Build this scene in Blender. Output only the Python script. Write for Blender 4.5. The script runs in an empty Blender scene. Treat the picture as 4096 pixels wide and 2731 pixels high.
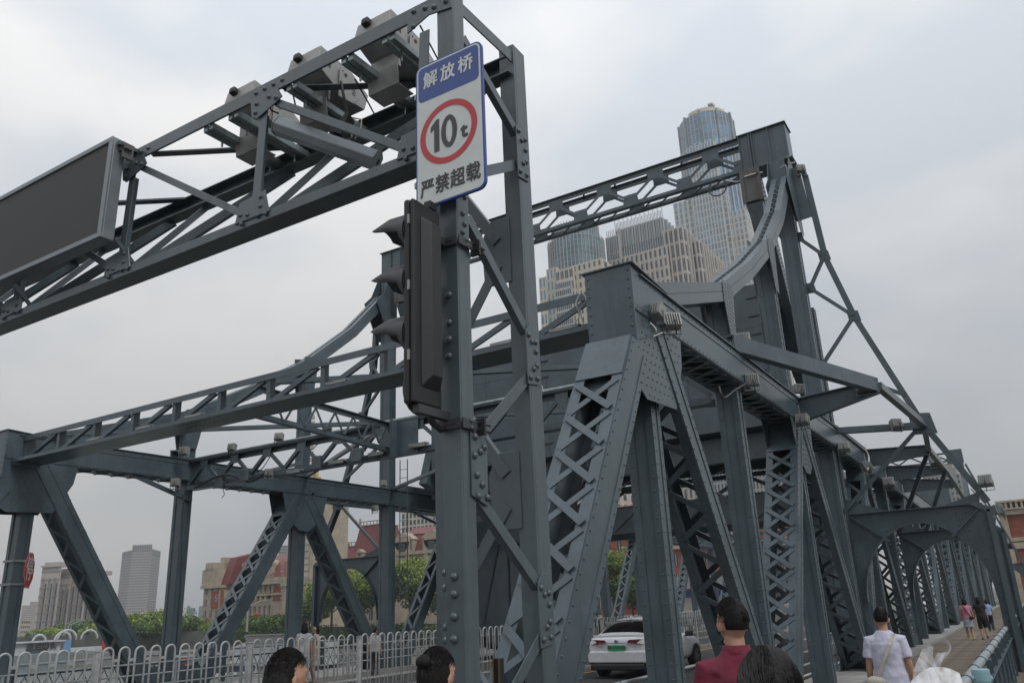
import bpy, math, random
from mathutils import Vector as V, Matrix, noise
random.seed(7)
C = bpy.context.scene.collection
SC = bpy.context.scene
# ---------------------------------------------------------------- camera (world origin = eye point, X along the bridge, Y to the left, Z up)
FPX = 3221.72
YAW, PIT, ROL = [math.radians(a) for a in (31.299, 18.191, -2.441)]
fw = V((math.cos(PIT)*math.cos(YAW), math.cos(PIT)*math.sin(YAW), math.sin(PIT)))
r0 = V((math.sin(YAW), -math.cos(YAW), 0)); u0 = r0.cross(fw)
RT = math.cos(ROL)*r0 + math.sin(ROL)*u0
UP = -math.sin(ROL)*r0 + math.cos(ROL)*u0
cam = bpy.data.cameras.new('camera'); co = bpy.data.objects.new('camera', cam); C.objects.link(co)
co.matrix_world = Matrix(((RT.x, UP.x, -fw.x, 0), (RT.y, UP.y, -fw.y, 0), (RT.z, UP.z, -fw.z, 0), (0, 0, 0, 1)))
cam.sensor_width = 36; cam.lens = FPX/4096*36; cam.clip_start = .05; cam.clip_end = 6000
SC.camera = co
# ---------------------------------------------------------------- light
w = bpy.data.worlds.new('World'); SC.world = w; w.use_nodes = True
nt = w.node_tree; N = nt.nodes; Lk = nt.links
for n in list(N): N.remove(n)
wo = N.new('ShaderNodeOutputWorld')
sky = N.new('ShaderNodeTexSky'); sky.sky_type = 'NISHITA'; sky.sun_disc = False
SUN_EL, SUN_AZ = math.radians(46), math.radians(-108)        # sun stands high to the right and a little behind the camera
sky.sun_elevation = SUN_EL; sky.sun_rotation = math.radians(90)-SUN_AZ; sky.dust_density = 4; sky.air_density = 1.5
b1 = N.new('ShaderNodeBackground'); b1.inputs[1].default_value = .05
Lk.new(sky.outputs[0], b1.inputs[0])
tc = N.new('ShaderNodeTexCoord'); sp = N.new('ShaderNodeSeparateXYZ'); Lk.new(tc.outputs['Generated'], sp.inputs[0])
mx0 = N.new('ShaderNodeMapRange'); mx0.inputs[1].default_value = -.05; mx0.inputs[2].default_value = 1; mx0.inputs[3].default_value = .46; mx0.inputs[4].default_value = 1.95
Lk.new(sp.outputs[2], mx0.inputs[0])
mp = N.new('ShaderNodeMapping'); mp.inputs['Scale'].default_value = (1.6, 1.6, 3.2); mp.inputs['Rotation'].default_value = (.3, .2, .9); Lk.new(tc.outputs['Generated'], mp.inputs[0])
no = N.new('ShaderNodeTexNoise'); no.inputs['Scale'].default_value = 1.5; no.inputs['Detail'].default_value = 5; no.inputs['Roughness'].default_value = .45
Lk.new(mp.outputs[0], no.inputs['Vector'])
cr = N.new('ShaderNodeValToRGB'); cr.color_ramp.elements[0].position = .40; cr.color_ramp.elements[0].color = (.78, .835, .91, 1)
cr.color_ramp.elements[1].position = .60; cr.color_ramp.elements[1].color = (1.08, 1.08, 1.07, 1); Lk.new(no.outputs[0], cr.inputs[0])
vm = N.new('ShaderNodeVectorMath'); vm.operation = 'SCALE'; Lk.new(cr.outputs[0], vm.inputs[0]); Lk.new(mx0.outputs[0], vm.inputs['Scale'])
b2 = N.new('ShaderNodeBackground'); b2.inputs[1].default_value = .775; Lk.new(vm.outputs[0], b2.inputs[0])
mxs = N.new('ShaderNodeMixShader'); mxs.inputs[0].default_value = .9
Lk.new(b1.outputs[0], mxs.inputs[1]); Lk.new(b2.outputs[0], mxs.inputs[2]); Lk.new(mxs.outputs[0], wo.inputs[0])
sl = bpy.data.lights.new('sun', 'SUN'); sl.energy = 1.3; sl.angle = math.radians(18); sl.color = (1, .97, .92)
so = bpy.data.objects.new('sun', sl); C.objects.link(so)
sd = V((math.cos(SUN_EL)*math.cos(SUN_AZ), math.cos(SUN_EL)*math.sin(SUN_AZ), math.sin(SUN_EL)))
so.rotation_euler = sd.to_track_quat('Z', 'Y').to_euler()
SC.view_settings.view_transform = 'Standard'; SC.view_settings.look = 'None'; SC.view_settings.exposure = 0; SC.view_settings.gamma = 1
SC.view_settings.use_curve_mapping = False
SC.render.engine = 'CYCLES'; SC.cycles.use_denoising = True; SC.cycles.max_bounces = 6; SC.cycles.volume_bounces = 0
# ---------------------------------------------------------------- helpers
def ray(px, py): return fw*FPX + RT*(px-2048) - UP*(py-1365.5)       # sight line of a point of the 4096 px photograph
def atX(px, py, X): d = ray(px, py); return d*(X/d.x)
def atY(px, py, Y): d = ray(px, py); return d*(Y/d.y)
def atZ(px, py, Z): d = ray(px, py); return d*(Z/d.z)
def atD(px, py, D): d = ray(px, py); return d*(D/math.hypot(d.x, d.y))
ORG = {}
class MB:
    def __init__(s): s.v = []; s.f = []; s.m = []; s.cm = 0
    def add(s, vs, fs):
        n = len(s.v); s.v += [tuple(p) for p in vs]; s.f += [tuple(i+n for i in f) for f in fs]; s.m += [s.cm]*len(fs); return s
    def hexa(s, c, a, b, d):                                      # centre and three half axes
        c, a, b, d = V(c), V(a), V(b), V(d)
        if a.cross(b).dot(d) < 0: a = -a
        p = [c+i*a+j*b+k*d for k in (-1, 1) for j in (-1, 1) for i in (-1, 1)]
        return s.add(p, [(0, 2, 3, 1), (4, 5, 7, 6), (0, 1, 5, 4), (2, 6, 7, 3), (0, 4, 6, 2), (1, 3, 7, 5)])
    def box(s, x0, x1, y0, y1, z0, z1):
        return s.hexa(((x0+x1)/2, (y0+y1)/2, (z0+z1)/2), ((x1-x0)/2, 0, 0), (0, (y1-y0)/2, 0), (0, 0, (z1-z0)/2))
    def bar(s, p, q, w, t, n):                                    # flat bar p>q, width w, thickness t along n
        p, q, n = V(p), V(q), V(n); a = (q-p); L = a.length; a.normalize()
        n = (n-a*n.dot(a)).normalized(); b = a.cross(n)
        return s.hexa((p+q)/2, a*L/2, b*w/2, n*t/2)
    def prism(s, poly, ex):
        poly = [V(p) for p in poly]; ex = V(ex); n = len(poly)
        nn = V((0, 0, 0))
        for i in range(n): nn += poly[i].cross(poly[(i+1) % n])
        if nn.dot(ex) < 0: poly.reverse()
        vs = poly+[p+ex for p in poly]
        return s.add(vs, [tuple(range(n-1, -1, -1)), tuple(range(n, 2*n))]+[(i, (i+1) % n, n+(i+1) % n, n+i) for i in range(n)])
    def tube(s, pts, r, seg=8, closed=False):
        pts = [V(p) for p in pts]; n = len(pts); rings = []; prev = None
        rr = r if isinstance(r, (list, tuple)) else [r]*n
        for i, p in enumerate(pts):
            a = (pts[min(i+1, n-1)]-pts[max(i-1, 0)])
            if closed: a = pts[(i+1) % n]-pts[i-1]
            a.normalize()
            if prev is None:
                u = a.cross(V((0, 0, 1)));
                if u.length < .1: u = a.cross(V((1, 0, 0)))
            else: u = prev-a*prev.dot(a)
            u.normalize(); prev = u; t = a.cross(u)
            rings.append([p+(u*math.cos(k*2*math.pi/seg)+t*math.sin(k*2*math.pi/seg))*rr[i] for k in range(seg)])
        vs = [q for g in rings for q in g]; fs = []
        for i in range(n if closed else n-1):
            for k in range(seg):
                a0, a1 = i*seg, ((i+1) % n)*seg
                fs.append((a0+k, a0+(k+1) % seg, a1+(k+1) % seg, a1+k))
        if not closed: fs += [tuple(range(seg-1, -1, -1)), tuple((n-1)*seg+k for k in range(seg))]
        return s.add(vs, fs)
    def lathe(s, prof, c, ax=(0, 0, 1), seg=16, a0=0, a1=2*math.pi, ux=None):   # prof: (radius, height)
        ax = V(ax).normalized(); u = V(ux) if ux else (ax.cross(V((1, 0, 0))) if abs(ax.x) < .9 else ax.cross(V((0, 1, 0))))
        u.normalize(); t = ax.cross(u); c = V(c); full = abs(a1-a0-2*math.pi) < 1e-6; k1 = seg if full else seg+1
        vs = []; fs = []
        for r, h in prof:
            for k in range(k1):
                a = a0+(a1-a0)*k/seg; vs.append(c+ax*h+(u*math.cos(a)+t*math.sin(a))*r)
        for i in range(len(prof)-1):
            for k in range(seg):
                b, d = i*k1, (i+1)*k1; k2 = (k+1) % k1
                fs.append((b+k, b+k2, d+k2, d+k))
        if full: fs += [tuple(range(k1-1, -1, -1)), tuple((len(prof)-1)*k1+k for k in range(k1))]
        return s.add(vs, fs)
    def dome(s, p, n, r):
        n = V(n).normalized(); u = n.orthogonal().normalized(); t = n.cross(u); p = V(p); vs = []
        for h, q in ((0, 1), (.55, .78)):
            for k in range(6):
                a = k*math.pi/3; vs.append(p+n*h*r*.8+(u*math.cos(a)+t*math.sin(a))*r*q)
        vs.append(p+n*r*.8); fs = [(k, (k+1) % 6, 6+(k+1) % 6, 6+k) for k in range(6)]+[(6+k, 6+(k+1) % 6, 12) for k in range(6)]
        return s.add(vs, fs)
    def line(s, p, q, n, r, step, off=0):
        p, q = V(p), V(q); L = (q-p).length; m = max(1, int(L/step))
        for i in range(m+1): s.dome(p.lerp(q, i/m if m else 0), n, r)
        return s
    def ell(s, c, a, b, d, seg=12, rings=8, fn=None):              # ellipsoid, fn moves a unit point
        c, a, b, d = V(c), V(a), V(b), V(d); vs = []; fs = []
        for i in range(rings+1):
            th = math.pi*i/rings
            for k in range(seg):
                ph = 2*math.pi*k/seg; q = V((math.sin(th)*math.cos(ph), math.sin(th)*math.sin(ph), math.cos(th)))
                if fn: q = fn(q)
                vs.append(c+a*q.x+b*q.y+d*q.z)
        for i in range(rings):
            for k in range(seg): fs.append((i*seg+k, (i+1)*seg+k, (i+1)*seg+(k+1) % seg, i*seg+(k+1) % seg))
        return s.add(vs, fs)
    def build(s, name, mat, parent=None, label=None, cat=None, group=None, kind=None, smooth=False, bevel=0, org=None):
        o0 = ORG[parent.name] if parent else V(org if org else (0, 0, 0))
        me = bpy.data.meshes.new(name); me.from_pydata([(x-o0.x, y-o0.y, z-o0.z) for x, y, z in s.v], [], s.f)
        for mm in (mat if isinstance(mat, (list, tuple)) else [mat]): me.materials.append(mm)
        if isinstance(mat, (list, tuple)) and len(mat) > 1: me.polygons.foreach_set('material_index', s.m)
        if smooth: me.polygons.foreach_set('use_smooth', [True]*len(me.polygons))
        me.update()
        return link(bpy.data.objects.new(name, me), parent, o0, label, cat, group, kind, bevel, smooth)
def link(o, parent, o0, label=None, cat=None, group=None, kind=None, bevel=0, smooth=False):
    C.objects.link(o); ORG[o.name] = V(o0)
    if parent: o.parent = parent
    else: o.location = o0
    if label: o['label'] = label
    if cat: o['category'] = cat
    if group: o['group'] = group
    if kind: o['kind'] = kind
    if bevel:
        b = o.modifiers.new('bevel', 'BEVEL'); b.width = bevel; b.segments = 2; b.limit_method = 'ANGLE'; b.angle_limit = .6; b.harden_normals = False
    if smooth == 'auto':
        pass
    return o
def thing(name, label, cat, loc=(0, 0, 0), group=None):
    o = bpy.data.objects.new(name, None); o.empty_display_size = .2
    return link(o, None, V(loc), label, cat, group)
def inst(name, me, parent, M):                                       # a piece with shared mesh data, world matrix M
    o = bpy.data.objects.new(name, me); C.objects.link(o); o.parent = parent
    o.matrix_local = Matrix.Translation(-ORG[parent.name]) @ M; return o
def copy_thing(o, loc, rotz=None, label=None, scale=None):
    def rec(a, par):
        c = a.copy(); C.objects.link(c)
        if par: c.parent = par
        for ch in list(a.children): rec(ch, c)
        return c
    r = rec(o, None); r.location = loc
    if rotz is not None: r.rotation_euler = (0, 0, rotz)
    if scale: r.scale = (scale,)*3
    if label: r['label'] = label
    return r
def frame(x, y, z, p):                                               # matrix from axes
    return Matrix(((x.x, y.x, z.x, p.x), (x.y, y.y, z.y, p.y), (x.z, y.z, z.z, p.z), (0, 0, 0, 1)))
# ---------------------------------------------------------------- materials
def mat(name, col, rough=.6, metal=0, var=.12, scale=3, bump=.0, bscale=30, col2=None, streak=False, trans=0, alpha=None, spec=None, coat=0, coord='Object'):
    m = bpy.data.materials.new(name); m.use_nodes = True; t = m.node_tree; n = t.nodes; l = t.links; p = n['Principled BSDF']
    p.inputs['Roughness'].default_value = rough; p.inputs['Metallic'].default_value = metal
    if coat: p.inputs['Coat Weight'].default_value = coat; p.inputs['Coat Roughness'].default_value = .08
    if trans: p.inputs['Transmission Weight'].default_value = trans
    if alpha is not None: p.inputs['Alpha'].default_value = alpha
    if spec is not None: p.inputs['Specular IOR Level'].default_value = spec
    tc = n.new('ShaderNodeTexCoord'); mp = n.new('ShaderNodeMapping'); l.new(tc.outputs[coord], mp.inputs[0])
    if streak: mp.inputs['Scale'].default_value = (1, 1, .18)
    nz = n.new('ShaderNodeTexNoise'); nz.inputs['Scale'].default_value = scale; nz.inputs['Detail'].default_value = 6; nz.inputs['Roughness'].default_value = .65
    l.new(mp.outputs[0], nz.inputs['Vector'])
    r = n.new('ShaderNodeValToRGB'); c = V(col[:3]); c2 = V(col2) if col2 else c*(1-var*1.6)
    hi = c*(1+var)
    r.color_ramp.elements[0].position = .35; r.color_ramp.elements[0].color = (*c2, 1)
    r.color_ramp.elements[1].position = .65; r.color_ramp.elements[1].color = (*hi, 1)
    l.new(nz.outputs[0], r.inputs[0]); l.new(r.outputs[0], p.inputs['Base Color'])
    if rough < .9 and var > 0:
        mr = n.new('ShaderNodeMapRange'); mr.inputs[3].default_value = max(.02, rough-.1); mr.inputs[4].default_value = min(1, rough+.14)
        l.new(nz.outputs[0], mr.inputs[0]); l.new(mr.outputs[0], p.inputs['Roughness'])
    if bump:
        n2 = n.new('ShaderNodeTexNoise'); n2.inputs['Scale'].default_value = bscale; n2.inputs['Detail'].default_value = 3; l.new(tc.outputs[coord], n2.inputs['Vector'])
        bp = n.new('ShaderNodeBump'); bp.inputs['Strength'].default_value = bump; bp.inputs['Distance'].default_value = .01
        l.new(n2.outputs[0], bp.inputs['Height']); l.new(bp.outputs[0], p.inputs['Normal'])
    return m
def steel(name, col, rough=.33):
    # painted steel: soft blotches, rain streaks and grime specks, slight orange peel
    m = mat(name, col, rough, var=.15, scale=1.3, bump=.25, bscale=9, spec=.6)
    t = m.node_tree; n = t.nodes; l = t.links; p = n['Principled BSDF']; base = p.inputs['Base Color'].links[0].from_socket
    tc = n.new('ShaderNodeTexCoord'); mp = n.new('ShaderNodeMapping'); mp.inputs['Scale'].default_value = (9, 9, .7); l.new(tc.outputs['Object'], mp.inputs[0])
    nz = n.new('ShaderNodeTexNoise'); nz.inputs['Scale'].default_value = 1.6; nz.inputs['Detail'].default_value = 8; nz.inputs['Roughness'].default_value = .7; l.new(mp.outputs[0], nz.inputs['Vector'])
    r = n.new('ShaderNodeMapRange'); r.inputs[1].default_value = .50; r.inputs[2].default_value = .78; r.inputs[3].default_value = 0; r.inputs[4].default_value = .85; l.new(nz.outputs[0], r.inputs[0])
    mx = n.new('ShaderNodeMix'); mx.data_type = 'RGBA'; l.new(r.outputs[0], mx.inputs['Factor']); l.new(base, mx.inputs['A']); mx.inputs['B'].default_value = (col[0]*.5, col[1]*.5, col[2]*.47, 1)
    n3 = n.new('ShaderNodeTexNoise'); n3.inputs['Scale'].default_value = 5; n3.inputs['Detail'].default_value = 9; n3.inputs['Roughness'].default_value = .8; l.new(tc.outputs['Object'], n3.inputs['Vector'])
    r3 = n.new('ShaderNodeMapRange'); r3.inputs[1].default_value = .66; r3.inputs[2].default_value = .72; l.new(n3.outputs[0], r3.inputs[0])
    m3 = n.new('ShaderNodeMix'); m3.data_type = 'RGBA'; l.new(r3.outputs[0], m3.inputs['Factor']); l.new(mx.outputs['Result'], m3.inputs['A']); m3.inputs['B'].default_value = (.13, .07, .04, 1)
    l.new(m3.outputs['Result'], p.inputs['Base Color'])
    return m
STEEL = steel('painted_steel', (.060, .086, .103))
STEEL2 = steel('painted_steel_gantry', (.064, .086, .099))
DARK = mat('dark_housing', (.0075, .0085, .011), .5, var=.15, bump=.1, bscale=60)
VIS = mat('visor_plastic', (.032, .035, .040), .45, var=.1)
GALV = mat('galvanised', (.22, .26, .27), .35, metal=.5, var=.2, scale=8)
LGREY = mat('light_grey_metal', (.27, .27, .265), .4, var=.1, scale=6, metal=.2)
BGREY = mat('board_frame', (.19, .215, .235), .35, metal=.3, var=.08)
LED = mat('led_panel', (.020, .020, .018), .55, var=.2, scale=200)
WHITEP = mat('white_fence_paint', (.38, .39, .395), .4, var=.18, scale=7)
BLUE = mat('sign_blue', (.02, .055, .24), .3, var=.05)
SIGNW = mat('sign_white', (.52, .55, .55), .35, var=.05, scale=4)
SIGNR = mat('sign_red', (.42, .022, .028), .35, var=.05)
SIGNK = mat('sign_black', (.03, .03, .035), .4, var=.05)
CABLE = mat('cable_black', (.02, .022, .025), .5)
CABLEW = mat('cable_white', (.45, .45, .43), .5)
LAMP = mat('lamp_housing', (.22, .23, .225), .4, var=.1, scale=9)
LENS = mat('lamp_lens', (.03, .03, .035), .15, var=.05)
RUST = mat('rusty_paint', (.085, .095, .10), .6, var=.1, scale=2.5, col2=(.085, .065, .052))
ASPH = mat('asphalt', (.048, .048, .05), .85, var=.25, scale=4, bump=.6, bscale=90)
CONC = mat('concrete', (.24, .24, .23), .8, var=.2, scale=2, bump=.4, bscale=25)
PAVE = mat('paving', (.20, .19, .18), .8, var=.2, scale=3, bump=.3, bscale=30)
WOOD = mat('plank_wood', (.15, .125, .095), .8, var=.3, scale=4, bump=.5, bscale=18)
YELL = mat('yellow_line', (.5, .30, .04), .6, var=.2, scale=9)
WLINE = mat('white_line', (.55, .55, .52), .6, var=.2, scale=9)
STONE = mat('beige_stone', (.34, .29, .225), .8, var=.14, scale=.6, bump=.3, bscale=3)
STONE2 = mat('grey_stone', (.42, .38, .33), .8, var=.12, scale=.3)
BRICK = mat('red_brick', (.25, .07, .045), .85, var=.15, scale=1.5, bump=.3, bscale=12)
OBRICK = mat('orange_brick', (.36, .11, .055), .85, var=.12, scale=1.5)
ROOF = mat('red_roof_tile', (.15, .033, .034), .6, var=.2, scale=2.5, bump=.5, bscale=8)
BGLASS = mat('blue_glass', (.07, .20, .34), .25, var=.35, scale=.12, spec=.25)
GGLASS = mat('grey_glass', (.09, .17, .20), .25, var=.35, scale=.12, spec=.25)
DGLASS = mat('window_glass', (.045, .065, .085), .2, var=.4, scale=.3, spec=.4)
MULL = mat('mullion_grey', (.36, .37, .38), .5, var=.1)
OFFW = mat('office_window', (.15, .17, .19), .3, var=.1)
TAN = mat('tan_cladding', (.47, .42, .34), .7, var=.08, scale=.3)
TAN2 = mat('grey_tan_cladding', (.43, .39, .35), .7, var=.08, scale=.3)
HAIR = mat('black_hair', (.007, .006, .006), .6, var=.3, scale=60, bump=.5, bscale=90, spec=.22)
SKIN = mat('skin', (.40, .22, .15), .5, var=.08, scale=8)
def leafmat(name, a, b):
    m = mat(name, a, .6, var=.3, scale=1.2, col2=b); p = m.node_tree.nodes['Principled BSDF']
    p.inputs['Subsurface Weight'].default_value = 0; p.inputs['Transmission Weight'].default_value = 0
    return m
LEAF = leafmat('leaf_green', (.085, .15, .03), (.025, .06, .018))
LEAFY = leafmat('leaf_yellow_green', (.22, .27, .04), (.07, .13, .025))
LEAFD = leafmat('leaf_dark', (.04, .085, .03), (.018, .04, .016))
BARK = mat('bark', (.09, .07, .055), .9, var=.3, scale=5)
def text(body, size, M, mt, parent, name='lettering', off=0, ext=.0012, squash=1, al='CENTER'):
    cu = bpy.data.curves.new('lettering', 'FONT'); cu.body = body; cu.size = size; cu.extrude = ext; cu.align_x = al; cu.align_y = 'CENTER'
    cu.resolution_u = 4
    o = bpy.data.objects.new('lettering', cu); C.objects.link(o); bpy.context.view_layer.update()
    me = bpy.data.meshes.new_from_object(o.evaluated_get(bpy.context.evaluated_depsgraph_get())); bpy.data.objects.remove(o)
    me.materials.clear(); me.materials.append(mt)
    for v_ in me.vertices: v_.co.x *= squash
    if off:                                                          # bolder strokes: the outline repeated a hair apart
        n0 = [tuple(v_.co) for v_ in me.vertices]; f0 = [tuple(p.vertices) for p in me.polygons]; vs = []; fs = []
        for k, (dx, dy) in enumerate(((-1, -1), (1, -1), (-1, 1), (1, 1))):
            b = len(vs); vs += [(x+dx*off, y+dy*off, z+k*.0002) for x, y, z in n0]; fs += [tuple(i+b for i in f) for f in f0]
        m2 = bpy.data.meshes.new('lettering'); m2.from_pydata(vs, [], fs); m2.materials.append(mt); me = m2
    return inst(name, me, parent, M)
# ================================================================ sign gantry (three-legged lattice column, triangular lattice arm)
GX, GB = 3.70, 4.50
gan = thing('sign_gantry', 'riveted grey steel gantry with lattice column and arm reaching over the road', 'gantry', (4.1, 2.9, -1.9))
bolt_me = {}
def bolt(p, n, r, parent, name='bolt'):
    k = round(r, 4)
    if k not in bolt_me:
        b = MB(); vs = []; seg = 12
        b.lathe([(r*1.0, -.004), (r, r*.25), (r*.86, r*.62), (r*.5, r*.9), (.001, r)], (0, 0, 0), (0, 0, 1), seg)
        o = b.build('bolt_source', STEEL2, smooth=True); bolt_me[k] = o.data; bpy.data.objects.remove(o)
    n = V(n).normalized(); u = n.orthogonal().normalized(); return inst(name, bolt_me[k], parent, frame(u, n.cross(u), n, V(p)))
def lbar(p, q, w1, w2, t, n1, name, parent=None, mt=None, bev=.003):   # angle profile: leg w1 on face n1, leg w2 turned back
    p, q, n1 = V(p), V(q), V(n1).normalized(); a = (q-p).normalized(); n1 = (n1-a*n1.dot(a)).normalized(); b = a.cross(n1)
    m = MB(); m.bar(p, q, w1, t, n1); off = b*(w1/2-t/2)-n1*(w2/2)
    m.bar(p+off, q+off, w2-t, t, b); return m.build(name, mt or STEEL2, parent or gan, bevel=bev)
# legs
YA0, YA1 = 2.615, 2.745
mb = MB(); mb.box(GX, GX+.012, YA0, YA1, -1.9, 4.08); mb.box(GX+.012, GX+.135, YA0, YA0+.012, -1.9, 4.08)
legA = mb.build('leg', STEEL2, gan, bevel=.004)
mb = MB(); mb.box(GB+.02, GB+.17, YA0, YA0+.014, -1.9, 4.13); mb.box(GB+.0, GB+.0+.02, YA0+.0, YA0+.13, -1.9, 4.13)
legB = mb.build('leg', STEEL2, gan, bevel=.004)
mb = MB(); mb.box(GB, GB+.014, 3.29, 3.41, -1.9, 4.0); mb.box(GB+.014, GB+.15, 3.396, 3.41, -1.9, 4.0)
legC = mb.build('leg', STEEL2, gan, bevel=.004)
mb = MB(); mb.box(3.4, 4.95, 2.35, 3.8, -1.95, -1.9); mb.build('base_plate', STEEL2, gan)
# lattice in the side plane (Y = YA0) and in the back plane (X = GB)
def zA(y): return atX(1880, y, GX+.1).z
def zB(y): return atX(2130, y, GB+.1).z
nB = [zB(610), zB(1430), zB(2440)]; nA = [zA(60), zA(850), zA(1850), zA(3000)]
def gus(poly, ex, name='gusset_plate', parent=gan): m = MB(); m.prism(poly, ex); return m.build(name, STEEL2, parent, bevel=.003)
yS = YA0-.012
for i, z in enumerate(nB):                                            # plates on the right leg
    h = .22 if i else .24
    g = gus([(GB-.03, yS, z-h), (GB+.12, yS, z-h+.02), (GB+.12, yS, z+h), (GB+.03, yS, z+h), (GB-.03, yS, z+h-.06)], (0, .011, 0))
    for k, (dx, dz) in enumerate([(.0, h-.09), (.09, h-.12), (.04, .09), (.09, .03), (.09, -.07), (.05, -.1), (0, -h+.05), (.09, -h+.06)]):
        bolt((GB+dx, yS, z+dz), (0, -1, 0), .019, g)
for z in nA[2:3]:                                                     # plate on the front leg
    g = gus([(GX+.08, yS, z-.19), (GX+.24, yS, z-.24), (GX+.25, yS, z+.12), (GX+.22, yS, z+.15), (GX+.08, yS, z+.18)], (0, .011, 0))
    for dx, dz in [(.12, .15), (.17, .07), (.21, .1), (.11, .04), (.13, -.07), (.18, -.12), (.14, -.19), (.23, -.19)]:
        bolt((GX+dx, yS, z+dz), (0, -1, 0), .021, g)
def sidebar(z0, z1):
    lbar((GX+.14, yS+.02, z0), (GB+.03, yS+.02, z1), .075, .05, .009, (0, -1, 0), 'brace')
sidebar(nA[0]-.12, nB[0]+.15)
sidebar(nA[1], nB[1]+.16); sidebar(nA[2]+.12, nB[1]-.14); sidebar(nA[2]-.16, nB[2]+.14); sidebar(nA[3], nB[2]-.14)
m = MB(); m.bar((GX+.14, yS+.03, nA[0]+.12), (GB+.05, yS+.03, 4.02), .1, .012, (0, -1, 0)); m.build('brace', STEEL2, gan)
m = MB(); m.bar((GX+.14, yS+.03, nB[0]-.4-.12), (GB, yS+.03, nB[0]-.12), .075, .012, (0, -1, 0)); m.build('brace', STEEL2, gan)
for z in (2.42, .72, -.9):                                            # dark gussets on the inner side, lattice towards the left leg
    gus([(GB-.012, YA0+.1, z-.25), (GB-.012, YA0+.32, z-.25), (GB-.012, YA0+.34, z+.1), (GB-.012, YA0+.28, z+.25), (GB-.012, YA0+.1, z+.25)], (.011, 0, 0))
for z0, z1 in ((2.32, 1.55), (2.5, 3.3), (.82, 1.55), (.62, -.1), (-.8, -.1)):
    lbar((GB-.02, YA0+.2, z0), (GB-.02, 3.34, z1), .08, .06, .01, (-1, 0, 0), 'brace')
for z in (3.2, 1.55, -.1):
    g = gus([(GB+.02, 3.41, z-.25), (GB+.15, 3.41, z-.25), (GB+.15, 3.41, z+.25), (GB+.02, 3.41, z+.25)], (0, .012, 0))
    for dz in (-.2, -.12, -.04, .06, .13, .2): bolt((GB+.05+.04*((dz*100) % 2), 3.422, z+dz), (0, 1, 0), .019, g)
for y, x in ((1290, 1838), (1180, 1838), (1357, 1838), (1424, 1838)): bolt((GX, 0, 0) if 0 else atX(x-40, y, GX), (-1, 0, 0), .021, legA)
for y in (2305, 2375, 2465, 2555): bolt(atX(1818, y, GX), (-1, 0, 0), .023, legA)
for y in (790, 855, 898, 930): bolt(atY(1850+(y % 3)*8, y, YA0), (0, -1, 0), .018, legA)
for y in (2290, 2350, 2508, 2560): bolt((GX+.01, YA1+.001, atX(1780, y, GX).z), (0, 1, 0), .021, legA)
# arm
YE = 12.6
m = MB(); m.box(GX, GX+.012, YA0, YE, 3.955, 4.075); m.box(GX+.012, GX+.12, YA0, YE, 4.063, 4.075); m.build('chord', STEEL2, gan, bevel=.003)
m = MB(); m.box(GX, GX+.185, YA1+.06, YE, 2.825, 2.905); m.build('chord', STEEL2, gan, bevel=.004)
m = MB(); m.box(GB+.07, GB+.085, YA0+.02, YE, 3.86, 4.05); m.box(GB-.05, GB+.07, YA0+.02, YE, 3.86, 3.875); m.box(GB-.01, GB+.07, YA0+.02, YE, 4.036, 4.05); m.build('chord', STEEL2, gan, bevel=.003)
ND = [2.86, 4.47, 6.17, 7.87, 9.57, 11.27]
for i, y in enumerate(ND):
    t0 = 4.06
    if i == 0:
        g = gus([(GX-.012, y+.14, 3.86), (GX-.012, y+.14, 4.0), (GX-.012, YA0, 4.05), (GX-.012, YA0, 3.90), (GX-.012, y-.05, 3.93)], (.011, 0, 0))
        for p in [(y+.08, 3.89), (y+.08, 4.02), (y-.02, 4.0), (y-.1, 3.97), (2.66, 3.97), (2.66, 4.06)]: bolt((GX-.012, p[0], p[1]), (-1, 0, 0), .02, g)
    else:
        g = gus([(GX-.012, y+.12, 3.80), (GX-.012, y+.15, 3.96), (GX-.012, y-.16, 3.96), (GX-.012, y-.22, 3.86), (GX-.012, y-.16, 3.83), (GX-.012, y+.06, 3.76)], (.011, 0, 0))
        for p in [(y+.07, 3.90), (y+.075, 3.82), (y-.07, 3.91), (y-.15, 3.87)]: bolt((GX-.012, p[0], p[1]), (-1, 0, 0), .019, g)
        for dy in (.1, .0, -.1, -.2): bolt((GX, y+dy, 4.02), (-1, 0, 0), .018, g)
    yb = y+.03
    g = gus([(GX-.012, yb+.2, 2.88), (GX-.012, yb+.16, 3.05), (GX-.012, yb-.12, 3.08), (GX-.012, yb-.18, 2.88)] , (.011, 0, 0))
    for p in [(yb+.14, 2.94), (yb+.06, 2.92), (yb-.08, 3.03), (yb-.08, 2.95), (yb-.05, 2.88), (yb-.14, 2.87), (yb+.12, 2.86)]: bolt((GX-.012, p[0], p[1]), (-1, 0, 0), .017, g)
    lbar((GX+.01, y, 3.83), (GX+.01, yb, 2.95), .085, .09, .01, (-1, 0, 0), 'post')
    if i:
        lbar((GX+.012, y-.12, 3.86), (GX+.012, ND[i-1]+.2, 2.98), .06, .05, .009, (-1, 0, 0), 'diagonal')
        lbar((GX+.1, y-.1, 4.04), (GB+.02, ND[i-1]+.35, 4.03), .075, .06, .009, (0, 0, -1), 'top_brace')
    lbar((GX+.1, yb, 2.93), (GB+.03, yb, 3.86), .06, .06, .009, (0, -1, 0), 'strut')
    if i < len(ND)-1: lbar((GX+.12, ND[i+1]-.1, 2.93), (GB+.03, y+.55, 3.86), .08, .05, .01, (-1, 0, -.5), 'diagonal')
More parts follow.
